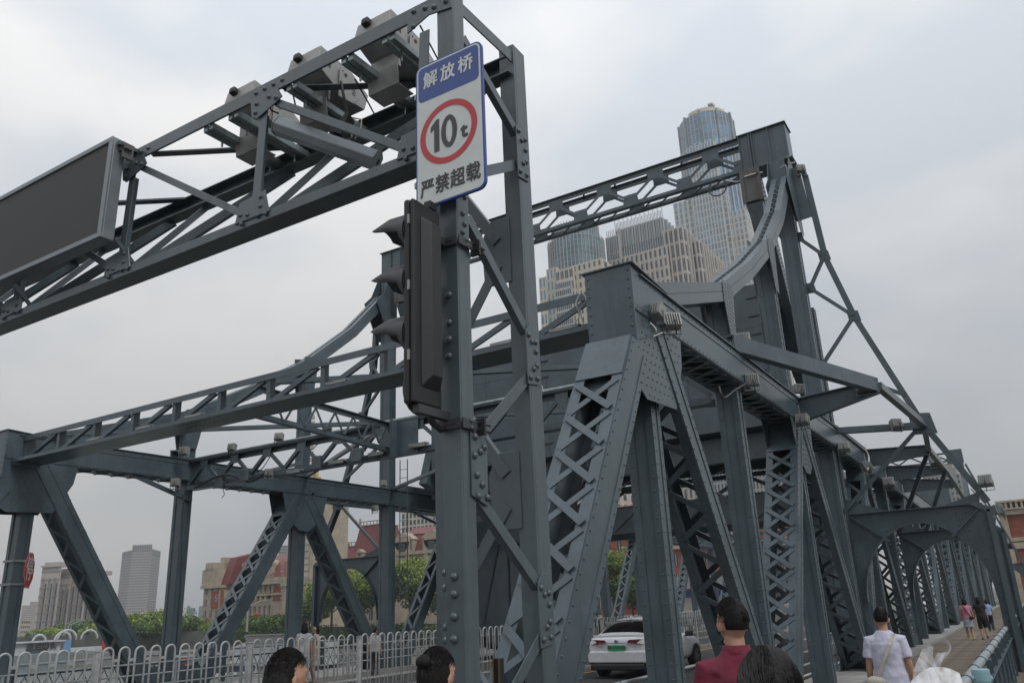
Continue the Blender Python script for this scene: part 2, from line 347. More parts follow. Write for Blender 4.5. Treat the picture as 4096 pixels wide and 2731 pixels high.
# cross rails that carry the camera units: double channels from the front chord to the back chord
RY = [5.17, 4.86, 4.18, 3.60, 3.20]
for y in RY:
    for dy in (-.035, .035):
        m = MB(); m.bar((GX+.02, y+dy, 3.94), (GB+.1, y+dy, 3.94), .05, .06, (0, 0, 1)); m.build('cross_rail', GALV, gan, bevel=.004)
    for x in (GX+.17, GB-.1):
        m = MB(); m.tube([(x, y, 3.92), (x, y, 3.83)], .009, 6); m.build('bolt', GALV, gan)
# bracket of the long tube lamp
# far column, out of the picture to the left
for x, y in ((GX+.08, YE-.1), (GB+.08, YE-.1), (GB+.08, YE+.7)):
    m = MB(); m.box(x-.08, x+.08, y-.08, y+.08, -1.9, 4.1); m.build('leg', STEEL2, gan)
# ---------------------------------------------------------------- camera units on the rails
def cam_unit(y, lab):
    t = thing('light_projector', lab, 'projector', (4.1, y, 3.97), 'projectors on the gantry arm'); X0 = 3.86; z0 = 4.02
    m = MB(); sx = V((math.cos(.14), 0, -math.sin(.14))); sz = V((math.sin(.14), 0, math.cos(.14))); c = V((4.16, y, 4.24))
    m.prism([c-sx*.27+sz*.12, c-sx*.27-sz*.08, c+sx*.05-sz*.17, c+sx*.30-sz*.12, c+sx*.32+sz*.05, c+sx*.1+sz*.13], (0, .33, 0)); m.v = [(a, b-.165, d) for a, b, d in m.v]; m.build('body', LGREY, t, bevel=.004)
    m = MB(); f = c-sx*.272; m.prism([f+V((0, -.16, 0))+sz*.10, f+V((0, .16, 0))+sz*.10, f+V((0, .19, 0))-sz*.1, f+V((0, -.19, 0))-sz*.1], -sx*.012); m.build('front_plate', LGREY, t, bevel=.002)
    m = MB(); k = f+sz*.03+V((0, .05, 0)); m.hexa(k-sx*.03+sz*.03, sx*.03, (0, .034, 0), sz*.03); m.build('lens_hood', DARK, t, bevel=.012)
    for s in (-1, 1):
        yy = y+s*.185
        m = MB(); m.prism([c+V((0, s*.185, 0))+a*sx+b*sz for a, b in ((-.06, .03), (.0, .05), (.16, -.02), (.18, -.1), (.10, -.16), (.02, -.14))]+[V((4.16, yy, 3.96)), V((4.05, yy, 3.96))] if 0 else
                [c+V((0, s*.175, 0))+a*sx+b*sz for a, b in ((-.05, .05), (.03, .06), (.17, -.01), (.20, -.07), (.16, -.17), (-.02, -.22))], (0, s*.008, 0)); br = m.build('side_bracket', LGREY, t, bevel=.002)
        m = MB(); q = c+V((0, s*.184, 0))
        for a, b in ((.12, -.05), (.13, -.07), (.14, -.045), (.15, -.065), (.125, -.09), (.145, -.09), (-.02, .045)): m.lathe([(.007, 0), (.007, .002)], q+sx*a+sz*b, (0, s, 0), 6)
        m.lathe([(.016, 0), (.016, .004)], q+sx*.02+sz*.03, (0, s, 0), 10); m.build('vent_holes', DARK, br)
        m = MB()
        for a in range(5):
            for b in range(3): m.lathe([(.008, 0), (.008, .002)], c+V((0, s*.166, 0))-sx*(.22-a*.019)+sz*(.03-b*.02), (0, s, 0), 6)
        m.build('vent_holes', DARK, t)
    m = MB(); m.prism([(4.02, y-.15, 3.80), (4.02, y+.15, 3.80), (4.0, y+.15, 3.965), (4.0, y-.15, 3.965)], (.006, 0, 0)); m.prism([(4.02, y-.15, 3.80), (4.02, y+.15, 3.80), (4.2, y+.15, 3.80), (4.2, y-.15, 3.80)], (0, 0, .006)); m.build('mount_plate', LGREY, t)
    m = MB(); m.box(4.03, 4.06, y-.14, y+.14, 3.97, 4.10); m.build('foot', LGREY, t, bevel=.003)
    return t
cam_unit(3.50, 'grey box projector on the gantry rails nearest the weight limit sign')
cam_unit(4.24, 'grey box projector on the gantry rails, middle one of three above the long tube lamp')
cam_unit(5.02, 'grey box projector on the gantry rails farthest from the weight limit sign')
# ---------------------------------------------------------------- tube lamp
p0 = atX(1115, 503, 3.72); p1 = atX(1505, 640, 4.02)
t = thing('tube_lamp', 'long grey polygonal tube lamp slung under the gantry arm left of the weight limit sign', 'lamp', (p0+p1)/2+V((0, 0, .1)))
ax = (p1-p0).normalized(); L = (p1-p0).length; up = V((0, 0, 1)); up = (up-ax*up.dot(ax)).normalized(); sd_ = ax.cross(up)
prof = [(-.075, -.02), (-.06, .05), (0, .078), (.06, .05), (.075, -.02), (.04, -.075), (-.04, -.075)]
m = MB(); m.prism([p0+sd_*a+up*b for a, b in prof], ax*L); m.build('tube', BGREY, t, bevel=.006)
for p, d in ((p0, -1), (p1, 1)):
    m = MB(); m.prism([p+sd_*a*1.04+up*b*1.04 for a, b in prof], ax*d*.012); e = m.build('end_cap', BGREY, t, bevel=.003)
m = MB(); m.bar(p1+ax*.013+up*.02-sd_*.02, p1+ax*.013-up*.03-sd_*.02, .03, .004, ax); m.build('label_plate', DARK, t)
c = p0.lerp(p1, .58)+up*.08
m = MB(); m.hexa(c+up*.05, ax*.035, sd_*.05, up*.05); m.hexa(c+up*.13, ax*.02, sd_*.06, up*.05); m.hexa(c-ax*.05+up*.03, ax*.04, sd_*.03, up*.03); m.tube([c+up*.1-ax*.08, c+up*.1+ax*.08], .006, 6); m.tube([c+up*.05+sd_*.07, c+up*.05-sd_*.07], .007, 6)
m.tube([c+up*.05, c+up*.15+V((0, 0, .0)), V((c.x, c.y, 3.95))], .012, 6); m.build('mount_bracket', DARK, t, bevel=.002)
m = MB(); m.tube([c+ax*.02+up*.18, c+ax*.1+up*.19, c+ax*.14+up*.1, c+ax*.13+up*.02], .006, 6); m.build('cable', CABLEW, t, smooth=True)
# loose cables along the arm
for i, pts in enumerate(([(3.75, 4.5, 3.98), (3.74, 4.42, 3.82), (3.78, 4.38, 3.80)], [(4.56, 4.05, 4.06), (4.3, 3.9, 3.99), (4.0, 3.78, 4.0)], [(4.56, 3.9, 4.06), (4.5, 3.5, 4.02), (4.3, 3.15, 4.03), (3.9, 3.05, 4.1)], [(3.74, 4.34, 4.0), (3.8, 4.26, 3.97), (3.83, 4.25, 3.85)])):
    m = MB(); m.tube(pts, .007, 5); tg = ['black cable looping below the front chord at the second gusset', 'black cable lying from the middle projector to the back chord', 'thin black cable sagging between the back chord and the weight limit sign', 'short black cable hooked over the rail of the middle projector'][i]
    m.build('cable', CABLE, None, tg, 'cable', smooth=True, org=pts[0])
# ---------------------------------------------------------------- LED board
LX = 3.50; y0, y1, z0, z1 = 6.17, 9.9, 3.13, 4.11
t = thing('display_board', 'switched-off dark matrix display board in a grey frame on the gantry arm', 'display board', (LX+.1, (y0+y1)/2, z0))
m = MB(); m.box(LX, LX+.11, y0, y1, z0, z1); m.build('casing', BGREY, t, bevel=.006)
m = MB(); m.box(LX-.006, LX-.0005, y0+.05, y1-.05, z0+.05, z1-.05); m.build('screen', LED, t)
mod = MB()
for k in range(1, 12): mod.box(LX-.0075, LX-.0065, y0+.05+k*.303-.002, y0+.05+k*.303+.002, z0+.05, z1-.05)
for k in range(1, 4): mod.box(LX-.0075, LX-.0065, y0+.05, y1-.05, z0+.05+k*.22-.002, z0+.05+k*.22+.002)
for b in ((y0, y1, z1-.045, z1), (y0, y1, z0, z0+.045), (y0, y0+.05, z0+.045, z1-.045), (y1-.05, y1, z0+.045, z1-.045)):
    m = MB(); m.box(LX-.02, LX-.001, *b); m.build('frame_bar', BGREY, t, bevel=.003)
m = MB()
for y in (y0-.03, y0+1.6, y0+3.2):
    m.box(LX+.02, GX+.02, y-.02, y+.02, z1-.08, z1-.045); m.bar((LX+.1, y, z0+.02), (GX+.15, y-.02, 2.9), .035, .02, (0, 1, 0))
m.build('bracket', STEEL2, t)
m = MB(); m.box(LX+.05, LX+.12, y0-.10, y0, z1-.12, z1-.08); m.box(LX+.05, LX+.15, y0-.07, y0-.05, z1-.2, z1-.05); m.build('hinge', RUST, t)
# ---------------------------------------------------------------- weight limit sign
SX = 3.615; ya, yb_, za, zb = 2.868, 2.336, 2.40, 3.465
t = thing('weight_limit_sign', 'blue and white weight limit sign reading 10t in a red ring, on the gantry column', 'road sign', (SX, 2.66, za))
def rrect(y0, y1, z0, z1, r, x, n=5):
    pts = []
    for cy, cz, a in ((y1-r, z1-r, 0), (y0+r, z1-r, 90), (y0+r, z0+r, 180), (y1-r, z0+r, 270)):
        for k in range(n+1):
            aa = math.radians(a+90*k/n); pts.append((x, cy+r*math.cos(aa), cz+r*math.sin(aa)))
    return pts
yl, yh = yb_, ya; H = zb-za; W = yh-yl
m = MB(); m.prism(rrect(yl, yh, za, zb, .055, SX+.004), (.022, 0, 0)); m.build('panel', BLUE, t, bevel=.002)
m = MB(); m.prism(rrect(yl+.012, yh-.012, za+.012, zb-.012, .045, SX+.004), (-.0015, 0, 0)); m.build('border', SIGNW, t)
zs = zb-.27*H
m = MB(); m.prism([(SX+.0022, *p[1:]) for p in rrect(yl+.024, yh-.024, zs, zb-.024, .035, 0) if 1], (-.0012, 0, 0)); m.build('header', BLUE, t)
def ringpts(R, x, c, n=48): return [(x, c[0]+R*math.cos(2*math.pi*k/n), c[1]+R*math.sin(2*math.pi*k/n)) for k in range(n)]
cy, cz = (yl+yh)/2+.005, zb-.545*H; R1, R0 = .224, .181; n = 56; m = MB()
o_, i_ = ringpts(R1, SX+.0008, (cy, cz), n), ringpts(R0, SX+.0008, (cy, cz), n)
m.add(o_+i_, [(k, n+k, n+(k+1) % n, (k+1) % n) for k in range(n)]); m.build('red_ring', SIGNR, t)
def smat(y, z, x=SX-.0002): return frame(V((0, -1, 0)), V((0, 0, 1)), V((-1, 0, 0)), V((x, y, z)))
for ch, f_ in zip('解放桥', (.235, .5, .765)): text(ch, .128, smat(yh-f_*W, zb-.135*H), SIGNW, t, 'character', .0026, squash=.93)
for ch, f_ in zip('严禁超载', (.175, .395, .615, .835)): text(ch, .132, smat(yh-f_*W, zb-.885*H), SIGNK, t, 'character', .0014, squash=.86)
# numerals as cut film shapes
m = MB(); x = SX+.0006; h = .235; c1 = cy+.092
m.prism([(x, c1+.018, cz-h/2+.0), (x, c1-.022, cz-h/2), (x, c1-.022, cz+h/2), (x, c1+.0, cz+h/2), (x, c1+.045, cz+h/2-.045), (x, c1+.045, cz+h/2-.08), (x, c1+.018, cz+h/2-.06)], (-.0012, 0, 0)); m.build('numeral', SIGNK, t)
m = MB(); n = 32; c0 = cy-.008
oo = [(x-.001, c0+.062*math.cos(2*math.pi*k/n), cz+h/2*math.sin(2*math.pi*k/n)) for k in range(n)]
ii = [(x-.001, c0+.026*math.cos(2*math.pi*k/n), cz+(h/2-.035)*math.sin(2*math.pi*k/n)) for k in range(n)]
m.add(oo+ii, [(k, n+k, n+(k+1) % n, (k+1) % n) for k in range(n)]); m.build('numeral', SIGNK, t)
text('t', .145, smat(cy-.124, cz-.04), SIGNK, t, 'letter', .0035)
for z in (za+.2, zb-.2):
    m = MB(); m.box(SX+.026, GX+.0, 2.44, 2.9, z-.02, z+.02); m.build('clamp_rail', GALV, t)
# ---------------------------------------------------------------- traffic light (faces away along +Y, seen from behind)
t = thing('traffic_light', 'dark traffic light seen from the side with hooded visors, clamped to the gantry column', 'traffic light', (3.5, 2.74, 1.1))
tx0, tx1, ty0, ty1, tz0, tz1 = 3.36, 3.63, 2.69, 2.765, 1.08, 2.335
m = MB(); m.box(tx0, tx1, ty0+.03, ty1, tz0, tz1); m.build('front_shell', DARK, t, bevel=.018)
m = MB(); m.box(tx0+.004, tx1-.004, ty0, ty0+.026, tz0+.004, tz1-.004); m.build('rear_shell', DARK, t, bevel=.012)
m = MB(); a, b = tz0+.1, tz1-.1
m.add([(tx0+.07, ty0, a), (tx1-.03, ty0, a), (tx1-.03, ty0, b), (tx0+.07, ty0, b), (tx0+.12, ty0-.05, a+.07), (tx1-.06, ty0-.05, a+.07), (tx1-.06, ty0-.05, b-.04), (tx0+.12, ty0-.05, b-.04)],
      [(0, 1, 5, 4), (1, 2, 6, 5), (2, 3, 7, 6), (3, 0, 4, 7), (4, 5, 6, 7), (3, 2, 1, 0)]); m.build('rear_cover', DARK, t, bevel=.006)
for i in range(4):
    cz = tz1-.19-i*.325; cx = (tx0+tx1)/2
    m = MB(); m.lathe([(.13, ty1), (.13, ty1+.004), (.10, ty1+.02), (.001, ty1+.028)], (cx, 0, cz), (0, 1, 0), 20); m.build('lens', LENS, t, smooth=True)
    if i == 3: continue
    seg = 18; vs = []; fs = []                                         # visor: cut-away hood
    for r_ in (.145, .139):
        for k in range(seg+1):
            a = math.radians(-55+290*k/seg); L_ = .05+.22*min(1, max(0, math.sin(a))*1.7)**.7 if math.sin(a) > 0 else .05*(1+math.sin(a)*.8)
            d = V((math.cos(a), 0, math.sin(a)))
            vs += [V((cx, ty1-.002, cz))+d*r_, V((cx, ty1+L_*.55, cz+.012))+d*r_*.97, V((cx, ty1+L_, cz+.015-L_*.12))+d*r_*.94]
    nn = (seg+1)*3
    for k in range(seg):
        for j in range(2):
            fs.append((k*3+j, (k+1)*3+j, (k+1)*3+j+1, k*3+j+1)); fs.append((nn+k*3+j, nn+k*3+j+1, nn+(k+1)*3+j+1, nn+(k+1)*3+j))
        fs.append((k*3+2, (k+1)*3+2, nn+(k+1)*3+2, nn+k*3+2))
    m = MB(); m.add(vs, fs); m.build('visor', VIS, t, smooth=True)
for k in range(3):
    m = MB(); m.box(tx0+.0, tx0+.02, ty0+.028, ty0+.042, tz0+.25+k*.42, tz0+.31+k*.42); m.build('latch', LGREY, t)
zc1, zc2 = atX(1845, 955, GX).z, atX(1850, 1690, GX).z
for z in (zc1, zc2):
    m = MB(); m.box(tx0+.05 if z == zc2 else tx0+.12, GX+.0, ty0+.0, ty0+.045, z-.025+(.05 if z == zc2 else .0), z+.025+(.05 if z == zc2 else .0)); m.build('bracket_arm', VIS, t, bevel=.002)
    m = MB(); m.tube([(GX-.014, YA1+.02, z), (GX-.02, YA1-.03, z), (GX-.02, YA0+.02, z), (GX+.01, YA0-.02, z), (GX+.12, YA0-.022, z)], .004, 6)
    m.box(GX-.02, GX-.012, YA0-.01, YA1+.02, z-.03, z+.03); m.box(GX-.012, GX+.13, YA0-.026, YA0-.018, z-.03, z+.03); m.build('clamp_band', VIS, t, bevel=.002)
    for dz in (-.02, .02):
        m = MB(); m.tube([(GX+.09, YA0-.02, z+dz), (GX+.26, YA0-.03, z+dz)], .007, 6); m.build('threaded_rod', DARK, t)
        bolt((GX+.07, YA0-.026, z+dz), (0, -1, 0), .012, t)
    m = MB(); m.box(GX+.16, GX+.18, YA0-.055, YA0+.01, z-.05, z+.05); m.build('clamp_plate', DARK, t)
m = MB(); m.box(tx1-.1, tx1-.03, ty0-.0, ty0+.05, tz1, tz1+.05); m.build('top_bracket', DARK, t, bevel=.004)
m = MB(); m.tube([(tx0+.2, ty0+.05, tz0+.01), (tx0+.24, ty0+.05, tz0-.07), (tx0+.3, ty0+.04, tz0-.10), (tx0+.38, ty0+.02, tz0-.06)], .02, 8); m.build('conduit', DARK, t, smooth=True)
# ================================================================ steel bridge
YN, YC = 4.08, 11.74
X0, X1, PP = 5.70, 9.97, 4.23
X2, X3, X4 = X1+PP, X1+2*PP, X1+3*PP
ZC0, ZC1 = 3.62, 4.17                                               # top chord underside, top
bri = thing('steel_bridge', 'dark blue-grey riveted steel truss bridge with tall portal towers and latticed members', 'bridge', (X1, YC, -2.4))
lace_me = {}
def lace_bar(p, q, n, w, parent):
    p, q, n = V(p), V(q), V(n).normalized(); a = q-p; L = a.length; a.normalize(); key = (round(L, 2), round(w, 3))
    if key not in lace_me:
        m = MB(); h = L/2+w*.45; c = w*.28
        m.prism([(-h+c, -w/2, 0), (h-c, -w/2, 0), (h, -w/4, 0), (h, w/4, 0), (h-c, w/2, 0), (-h+c, w/2, 0), (-h, w/4, 0), (-h, -w/4, 0)], (0, 0, .014))
        o = m.build('lace_source', STEEL); lace_me[key] = o.data; bpy.data.objects.remove(o)
    return inst('lacing_bar', lace_me[key], parent, frame(a, n.cross(a), n, (p+q)/2))
NL = [0]
def member(name, x0, z0, x1, z1, Y, wy, d, lace='X', pitch=.5, solo=True, riv=True, b0=.7, b1=.7, rr=.017, lw=.085, parent=None, faces=(-1, 1)):
    """latticed box member in the plane Y = const: two channel webs tied by lacing on its front and back faces"""
    root = parent or bri
    p, q = V((x0, Y, z0)), V((x1, Y, z1)); a = q-p; L = a.length; a.normalize(); s = V((0, 1, 0)); n = a.cross(s)
    if n.x > 0: n = -n                                               # n looks back towards the camera side
    if abs(a.z) < .2: n = V((0, 0, -1))
    n = (n-a*n.dot(a)).normalized()
    m = MB(); fwid = .13*wy/.6
    for e in (-1, 1):
        m.hexa((p+q)/2+s*e*(wy/2-.01), a*L/2, s*.01, n*(d/2-.013))
        for g in (-1, 1):
            m.hexa((p+q)/2+n*g*(d/2-.006)+s*e*(wy/2-fwid/2), a*L/2, s*fwid/2, n*.0065)
            m.hexa((p+q)/2+n*g*(d/2-.07)+s*e*(wy/2+.006), a*L/2, s*.006, n*.055)
    for g in faces:
        for (t0, t1) in ((0, b0), (L-b1, L)):
            if t1-t0 > .05: m.hexa(p+a*(t0+t1)/2+n*g*(d/2+.007), a*(t1-t0)/2, s*(wy/2-.01), n*.007)
    mem = m.build(name, STEEL, root)
    rv = MB()
    if riv:
        ys = -1
        for e in ((-1,) if riv == 1 else (-1, 1)):
            for g in (-1, 1): rv.line(p+n*g*(d/2-.05)+s*e*(wy/2+.012)+a*.08, q+n*g*(d/2-.05)+s*e*(wy/2+.012)-a*.08, s*e, rr, .17)
    L0, L1 = b0+.06, L-b1-.06; k = max(1, round((L1-L0)/pitch)); h = (L1-L0)/k; yy = wy/2-.055
    st = MB()
    for g in faces:
        nn = n*g; off = n*g*(d/2+.001)
        for i in range(k):
            a0, a1 = p+a*(L0+i*h)+off, p+a*(L0+(i+1)*h)+off
            prs = []
            if lace == 'X': prs = [(a0+s*yy, a1-s*yy, 0), (a0-s*yy, a1+s*yy, .0145)]
            elif lace == 'V': prs = [(a0-s*yy, a1+s*yy, 0)] if i % 2 == 0 else [(a0+s*yy, a1-s*yy, 0)]
            for u, v_, o_ in prs:
                u = u+nn*o_+a*h*.06*(1 if (v_-u).dot(a) > 0 else -1); v_ = v_+nn*o_-a*h*.06*(1 if (v_-u).dot(a) > 0 else -1); ins = (v_-u)*0
                if solo and g == faces[0] and NL[0] < 292: lace_bar(u+ins, v_-ins, nn, lw, mem); NL[0] += 1
                else: st.bar(u+ins+nn*.007, v_-ins+nn*.007, lw, .014, nn)
                if riv and g == -1 or g == 1: pass
                if riv and g == faces[0]:
                    rv.dome(u+nn*.014, nn, rr*1.1); rv.dome(v_+nn*.014, nn, rr*1.1)
                    if o_: rv.dome((u+v_)/2+nn*.014, nn, rr*1.1)
        if riv and g == faces[0]:
            for (t0, t1) in ((.06, b0-.05), (L-b1+.05, L-.06)):
                if t1-t0 > .1:
                    for e in (-1, 1): rv.line(p+a*t0+n*g*(d/2+.014)+s*e*(wy/2-.05), p+a*t1+n*g*(d/2+.014)+s*e*(wy/2-.05), nn, rr*1.1, .16)
    if st.v: st.build('lacing', STEEL, mem, kind='stuff')
    if rv.v: rv.build('rivets', STEEL, mem, kind='stuff')
    return mem
def post(x, Y, z0, z1, wy, d, riv=1, s=-1, name='vertical_post', parent=None):
    m = MB(); m.box(x-d/2+.02, x+d/2-.02, Y-wy/2+.012, Y+wy/2-.012, z0, z1)
    for e in (-1, 1):
        m.box(x-d/2, x-d/2+.0195, *sorted((Y+e*wy/2, Y+e*(wy/2-.10))), z0, z1); m.box(x+d/2-.0195, x+d/2, *sorted((Y+e*wy/2, Y+e*(wy/2-.10))), z0, z1)
        m.box(x-d/2+.02, x-d/2+.10, *sorted((Y+e*(wy/2-.0115), Y+e*(wy/2))), z0, z1); m.box(x+d/2-.10, x+d/2-.02, *sorted((Y+e*(wy/2-.0115), Y+e*wy/2)), z0, z1)
    o = m.build(name, STEEL, parent or bri)
    if riv:
        r = MB()
        for e in (-1, 1): r.line((x-d/2, Y+e*(wy/2-.05), z0+.1), (x-d/2, Y+e*(wy/2-.05), z1-.1), (-1, 0, 0), .015, .17)
        for g in (-1, 1): r.line((x+g*(d/2-.05), Y-wy/2, z0+.1), (x+g*(d/2-.05), Y-wy/2, z1-.1), (0, -1, 0), .015, .17)
        r.build('rivets', STEEL, o, kind='stuff')
    return o
def plate(poly, ex, grid=None, n=None, name='gusset_plate', parent=None, r=.015, mt=None):
    m = MB(); m.prism(poly, ex); o = m.build(name, mt or STEEL, parent or bri)
    if grid:
        rv = MB()
        for p in grid: rv.dome(p, n, r)
        rv.build('rivets', STEEL, o, kind='stuff')
    return o
def gridpts(poly, Y, n, sp=.13, inset=.07):
    """rivet pattern inside a polygon given as (x, z) in the plane Y"""
    xs = [p[0] for p in poly]; zs = [p[1] for p in poly]; out = []; k = 0; z = min(zs)+inset
    def inside(x, z):
        c = True
        A = sum(poly[i][0]*poly[(i+1) % len(poly)][1]-poly[(i+1) % len(poly)][0]*poly[i][1] for i in range(len(poly))); sg = 1 if A > 0 else -1
        for i in range(len(poly)):
            (ax_, az), (bx, bz) = poly[i], poly[(i+1) % len(poly)]; L = math.hypot(bx-ax_, bz-az)
            if sg*((bx-ax_)*(z-az)-(bz-az)*(x-ax_))/L < inset*.7: return False
        return True
    while z < max(zs):
        x = min(xs)+(k % 2)*sp/2
        while x < max(xs):
            if inside(x, z): out.append((x, Y, z))
            x += sp
        z += sp*.8; k += 1
    return out
def truss_span(side, nodes, zb, z_top, far=False, first=True, bascule=False):
    pass
for side in (0, 1):
    f = (lambda y: y) if side == 0 else (lambda y: 2*YC-y)
    Yt = f(YN); sg = 1 if side == 0 else -1                          # sg: +1 points from walkway to road
    vis = -1                                                          # the faces seen are the -Y ones on both sides
    def fx(x, y, z): return (x, f(y), z)
    # end post, chord and web of the shore span
    member('end_post', 5.50, -2.75, 9.31, 3.08, Yt, .66, .50, 'X', .53, b0=1.2, b1=.70, riv=2)
    ch = member('top_chord', X1-.68, (ZC0+ZC1)/2, X4, (ZC0+ZC1)/2, Yt, .64, ZC1-ZC0, 'X', .45, solo=False, faces=(1,), b0=1.1, b1=.4, riv=2, rr=.015)
    m = MB(); m.box(X1-.45, X4+.2, Yt-.37, Yt+.37, ZC1+.001, ZC1+.02); cv = m.build('cover_plate', STEEL, bri)
    m = MB(); m.prism([(9.25, Yt-.34, 3.20), (9.25, Yt+.34, 3.20), (9.25, Yt+.34, 4.26), (9.25, Yt-.34, 4.26)], (.02, 0, 0)); hp = m.build('portal_plate', STEEL, bri)
    m = MB(); m.prism([(9.22, Yt-.38, 4.26), (9.22, Yt+.38, 4.26), (X1+.5, Yt+.38, 4.192), (X1+.5, Yt-.38, 4.192)], (0, 0, .018)); m.prism([(9.27, Yt-.335, 3.7), (9.27, Yt-.335, 4.25), (X1+.4, Yt-.335, 4.18), (X1+.4, Yt-.335, 3.7)], (0, .012, 0)); m.prism([(9.27, Yt+.335, 3.7), (9.27, Yt+.335, 4.25), (X1+.4, Yt+.335, 4.18), (X1+.4, Yt+.335, 3.7)], (0, -.012, 0)); m.build('cover_plate', STEEL, bri)
    r = MB()
    for e in (-.29, .29): r.line((9.25, Yt+e, 3.27), (9.25, Yt+e, 4.18), (-1, 0, 0), .02, .125)
    r.build('rivets', STEEL, hp, kind='stuff')
    dx = 4.13/6.7                                                     # slope plate that follows the end post
    pp = [(9.21, Yt-.335, 3.19), (9.21, Yt+.335, 3.19), (8.72, Yt+.335, 2.46), (8.72, Yt-.335, 2.46)]
    plate(pp, (.012, 0, -.006), [(9.15-t*.38, Yt+e*.29, 3.10-t*.56) for t in (0, .25, .5, .75, 1) for e in (-1, 1)], (-1, 0, .3), 'cover_plate', r=.02)
    # top node gussets X1
    for y, n in ((Yt-.300, -1), (Yt+.300, 1)):
        poly = [(9.27, 4.15), (9.27, 3.2), (X1-1.0, 2.75), (X1-.5, 2.45), (X1+.55, 2.5), (X1+.95, 3.2), (X1+1.1, 4.15)]
        plate([(a, y, b) for a, b in poly], (0, .012*n, 0), gridpts(poly, y+.012*n, n, .15), (0, n, 0), r=.016)
    member('diagonal', X1+.15, 3.62, X2+.05, -2.6, Yt, .64, .42, 'V', .42, b0=1.0, b1=1.1, riv=2)
    member('diagonal', X2+.15, -2.6, X3-.15, 3.58, Yt, .64, .42, 'X', .47, b0=1.0, b1=.9, riv=2)
    member('diagonal', X3+.15, 3.62, X4+.1, -2.6, Yt, .64, .42, 'V', .42, b0=.9, b1=1.1, riv=2)
    member('diagonal', X4+.35, -2.4, X4+4.3, 3.75, Yt, .5, .4, 'V', .5, b0=.9, b1=.8)
    post(X1+.05, Yt, -2.4, 3.35, .38, .30); post(X2, Yt, -2.4, ZC0, .38, .3); post(X3, Yt, -2.4, 3.15, .42, .3)
    for X in (X1, X3):
        poly = [(X-.95, 3.63), (X-.75, 2.9), (X-.2, 2.5), (X+.2, 2.5), (X+.75, 2.9), (X+.95, 3.63)]
        if X == X3:
            for y, n in ((Yt-.300, -1), (Yt+.300, 1)): plate([(a, y, b) for a, b in poly], (0, .012*n, 0), gridpts(poly, y+.012*n, n, .14), (0, n, 0))
    for X in (X2, X4):
        poly = [(X-1.3, -2.0), (X-.7, -1.1), (X+.7, -1.1), (X+1.3, -2.0)]
        for y, n in ((Yt-.300, -1), (Yt+.300, 1)): plate([(a, y, b) for a, b in poly], (0, .012*n, 0), gridpts(poly, y+.012*n, n, .14), (0, n, 0))
    # upper swept strut to the tower head
    pts = [(X1+.2, 4.12), (X2, 5.42), (X3+.1, 8.0), (X4-.35, 11.5)]; cpts = [(X1+.2, 4.12), (X2-.1, 5.42), ((X2+X3)/2+.05, 6.66), (X3+.1, 8.0), ((X3+X4)/2+.02, 9.66), (X4-.35, 11.5)]
    for (a0, b0_), (a1, b1_) in zip(cpts[:-1], cpts[1:]):
        p, q = V((a0, Yt, b0_)), V((a1, Yt, b1_)); a = (q-p).normalized(); nn = a.cross(V((0, 1, 0)))
        m = MB()
        for e in (-1, 1):
            for g in (-1, 1): m.bar(p+V((0, e*.215, 0))+nn*g*.09, q+V((0, e*.215, 0))+nn*g*.09, .168, .02, (0, 1, 0))
            m.bar(p+V((0, e*.145, 0))+nn*.175, q+V((0, e*.145, 0))+nn*.175, .16, .016, nn); m.bar(p+V((0, e*.145, 0))-nn*.175, q+V((0, e*.145, 0))-nn*.175, .16, .016, nn)
            m.bar(p+V((0, e*.208, 0)), q+V((0, e*.208, 0)), .03, .01, (0, 1, 0))
        o = m.build('swept_strut', STEEL, bri, bevel=.003)
        m = MB(); L = (q-p).length; k = max(1, int(L/.16))
        for i in range(k): m.bar(p+a*(i*L/k)+nn*.175+V((0, -.1 if i % 2 else .1, 0)), p+a*((i+1)*L/k)+nn*.175+V((0, .1 if i % 2 else -.1, 0)), .03, .01, nn)
        m.build('lacing', STEEL, o, kind='stuff')
    for (X, Z), zb in ((pts[1], ZC1), (pts[2], ZC1)):
        post(X, Yt, zb, Z-.1, .36, .3)
        for y, n in ((Yt-.226, -1), (Yt+.226, 1)):
            poly = [(X-.32, Z-.25), (X-.18, Z-1.2 if X > X2+1 else Z-.9), (X+.12, Z-1.2 if X > X2+1 else Z-.9), (X+.30, Z-.1), (X+.34, Z+.32), (X+.1, Z+.25), (X-.3, Z+.17)]
            plate([(a, y, b) for a, b in poly], (0, .012*n, 0), gridpts(poly, y+.012*n, n, .1, .05), (0, n, 0), r=.016)
    # tower
    tw = post(X4, Yt+sg*.06, -2.3, 12.35, .46, .36)
    if side == 0: post(X4+1.2, Yt+sg*.06, -2.3, 8.0, .3, .3)
    yh0, yh1 = sorted((f(3.77), f(5.2)))
    m = MB(); m.box(X4-.02, X4, yh0, yh1, 12.42, 13.62); m.box(X4+.6, X4+.62, yh0, yh1, 12.42, 13.62); m.box(X4, X4+.6, *( (yh0, yh0+.02) if side == 0 else (yh1-.02, yh1)), 12.42, 13.62)
    hd = m.build('head_plate', STEEL, bri)
    m = MB(); m.box(X4-.1, X4+.7, yh0-.04, yh1+.04, 13.625, 13.65); m.box(X4-.1, X4+.7, yh0-.1, yh1+.05, 12.385, 12.415)
    for yy in (f(5.18), f(4.86), f(4.78), f(4.28)): m.box(X4-.09, X4-.021, yy-.012, yy+.012, 12.416, 13.624)
    m.build('head_angle', STEEL, bri)
    r = MB()
    for yy in (5.05, 4.95, 4.7, 4.62, 4.54, 4.46, 4.38, 4.2, 4.14, 3.9, 3.84): r.line((X4-.02, f(yy), 12.5+(yy*50 % 3)*.03), (X4-.02, f(yy), 13.55), (-1, 0, 0), .016, .1)
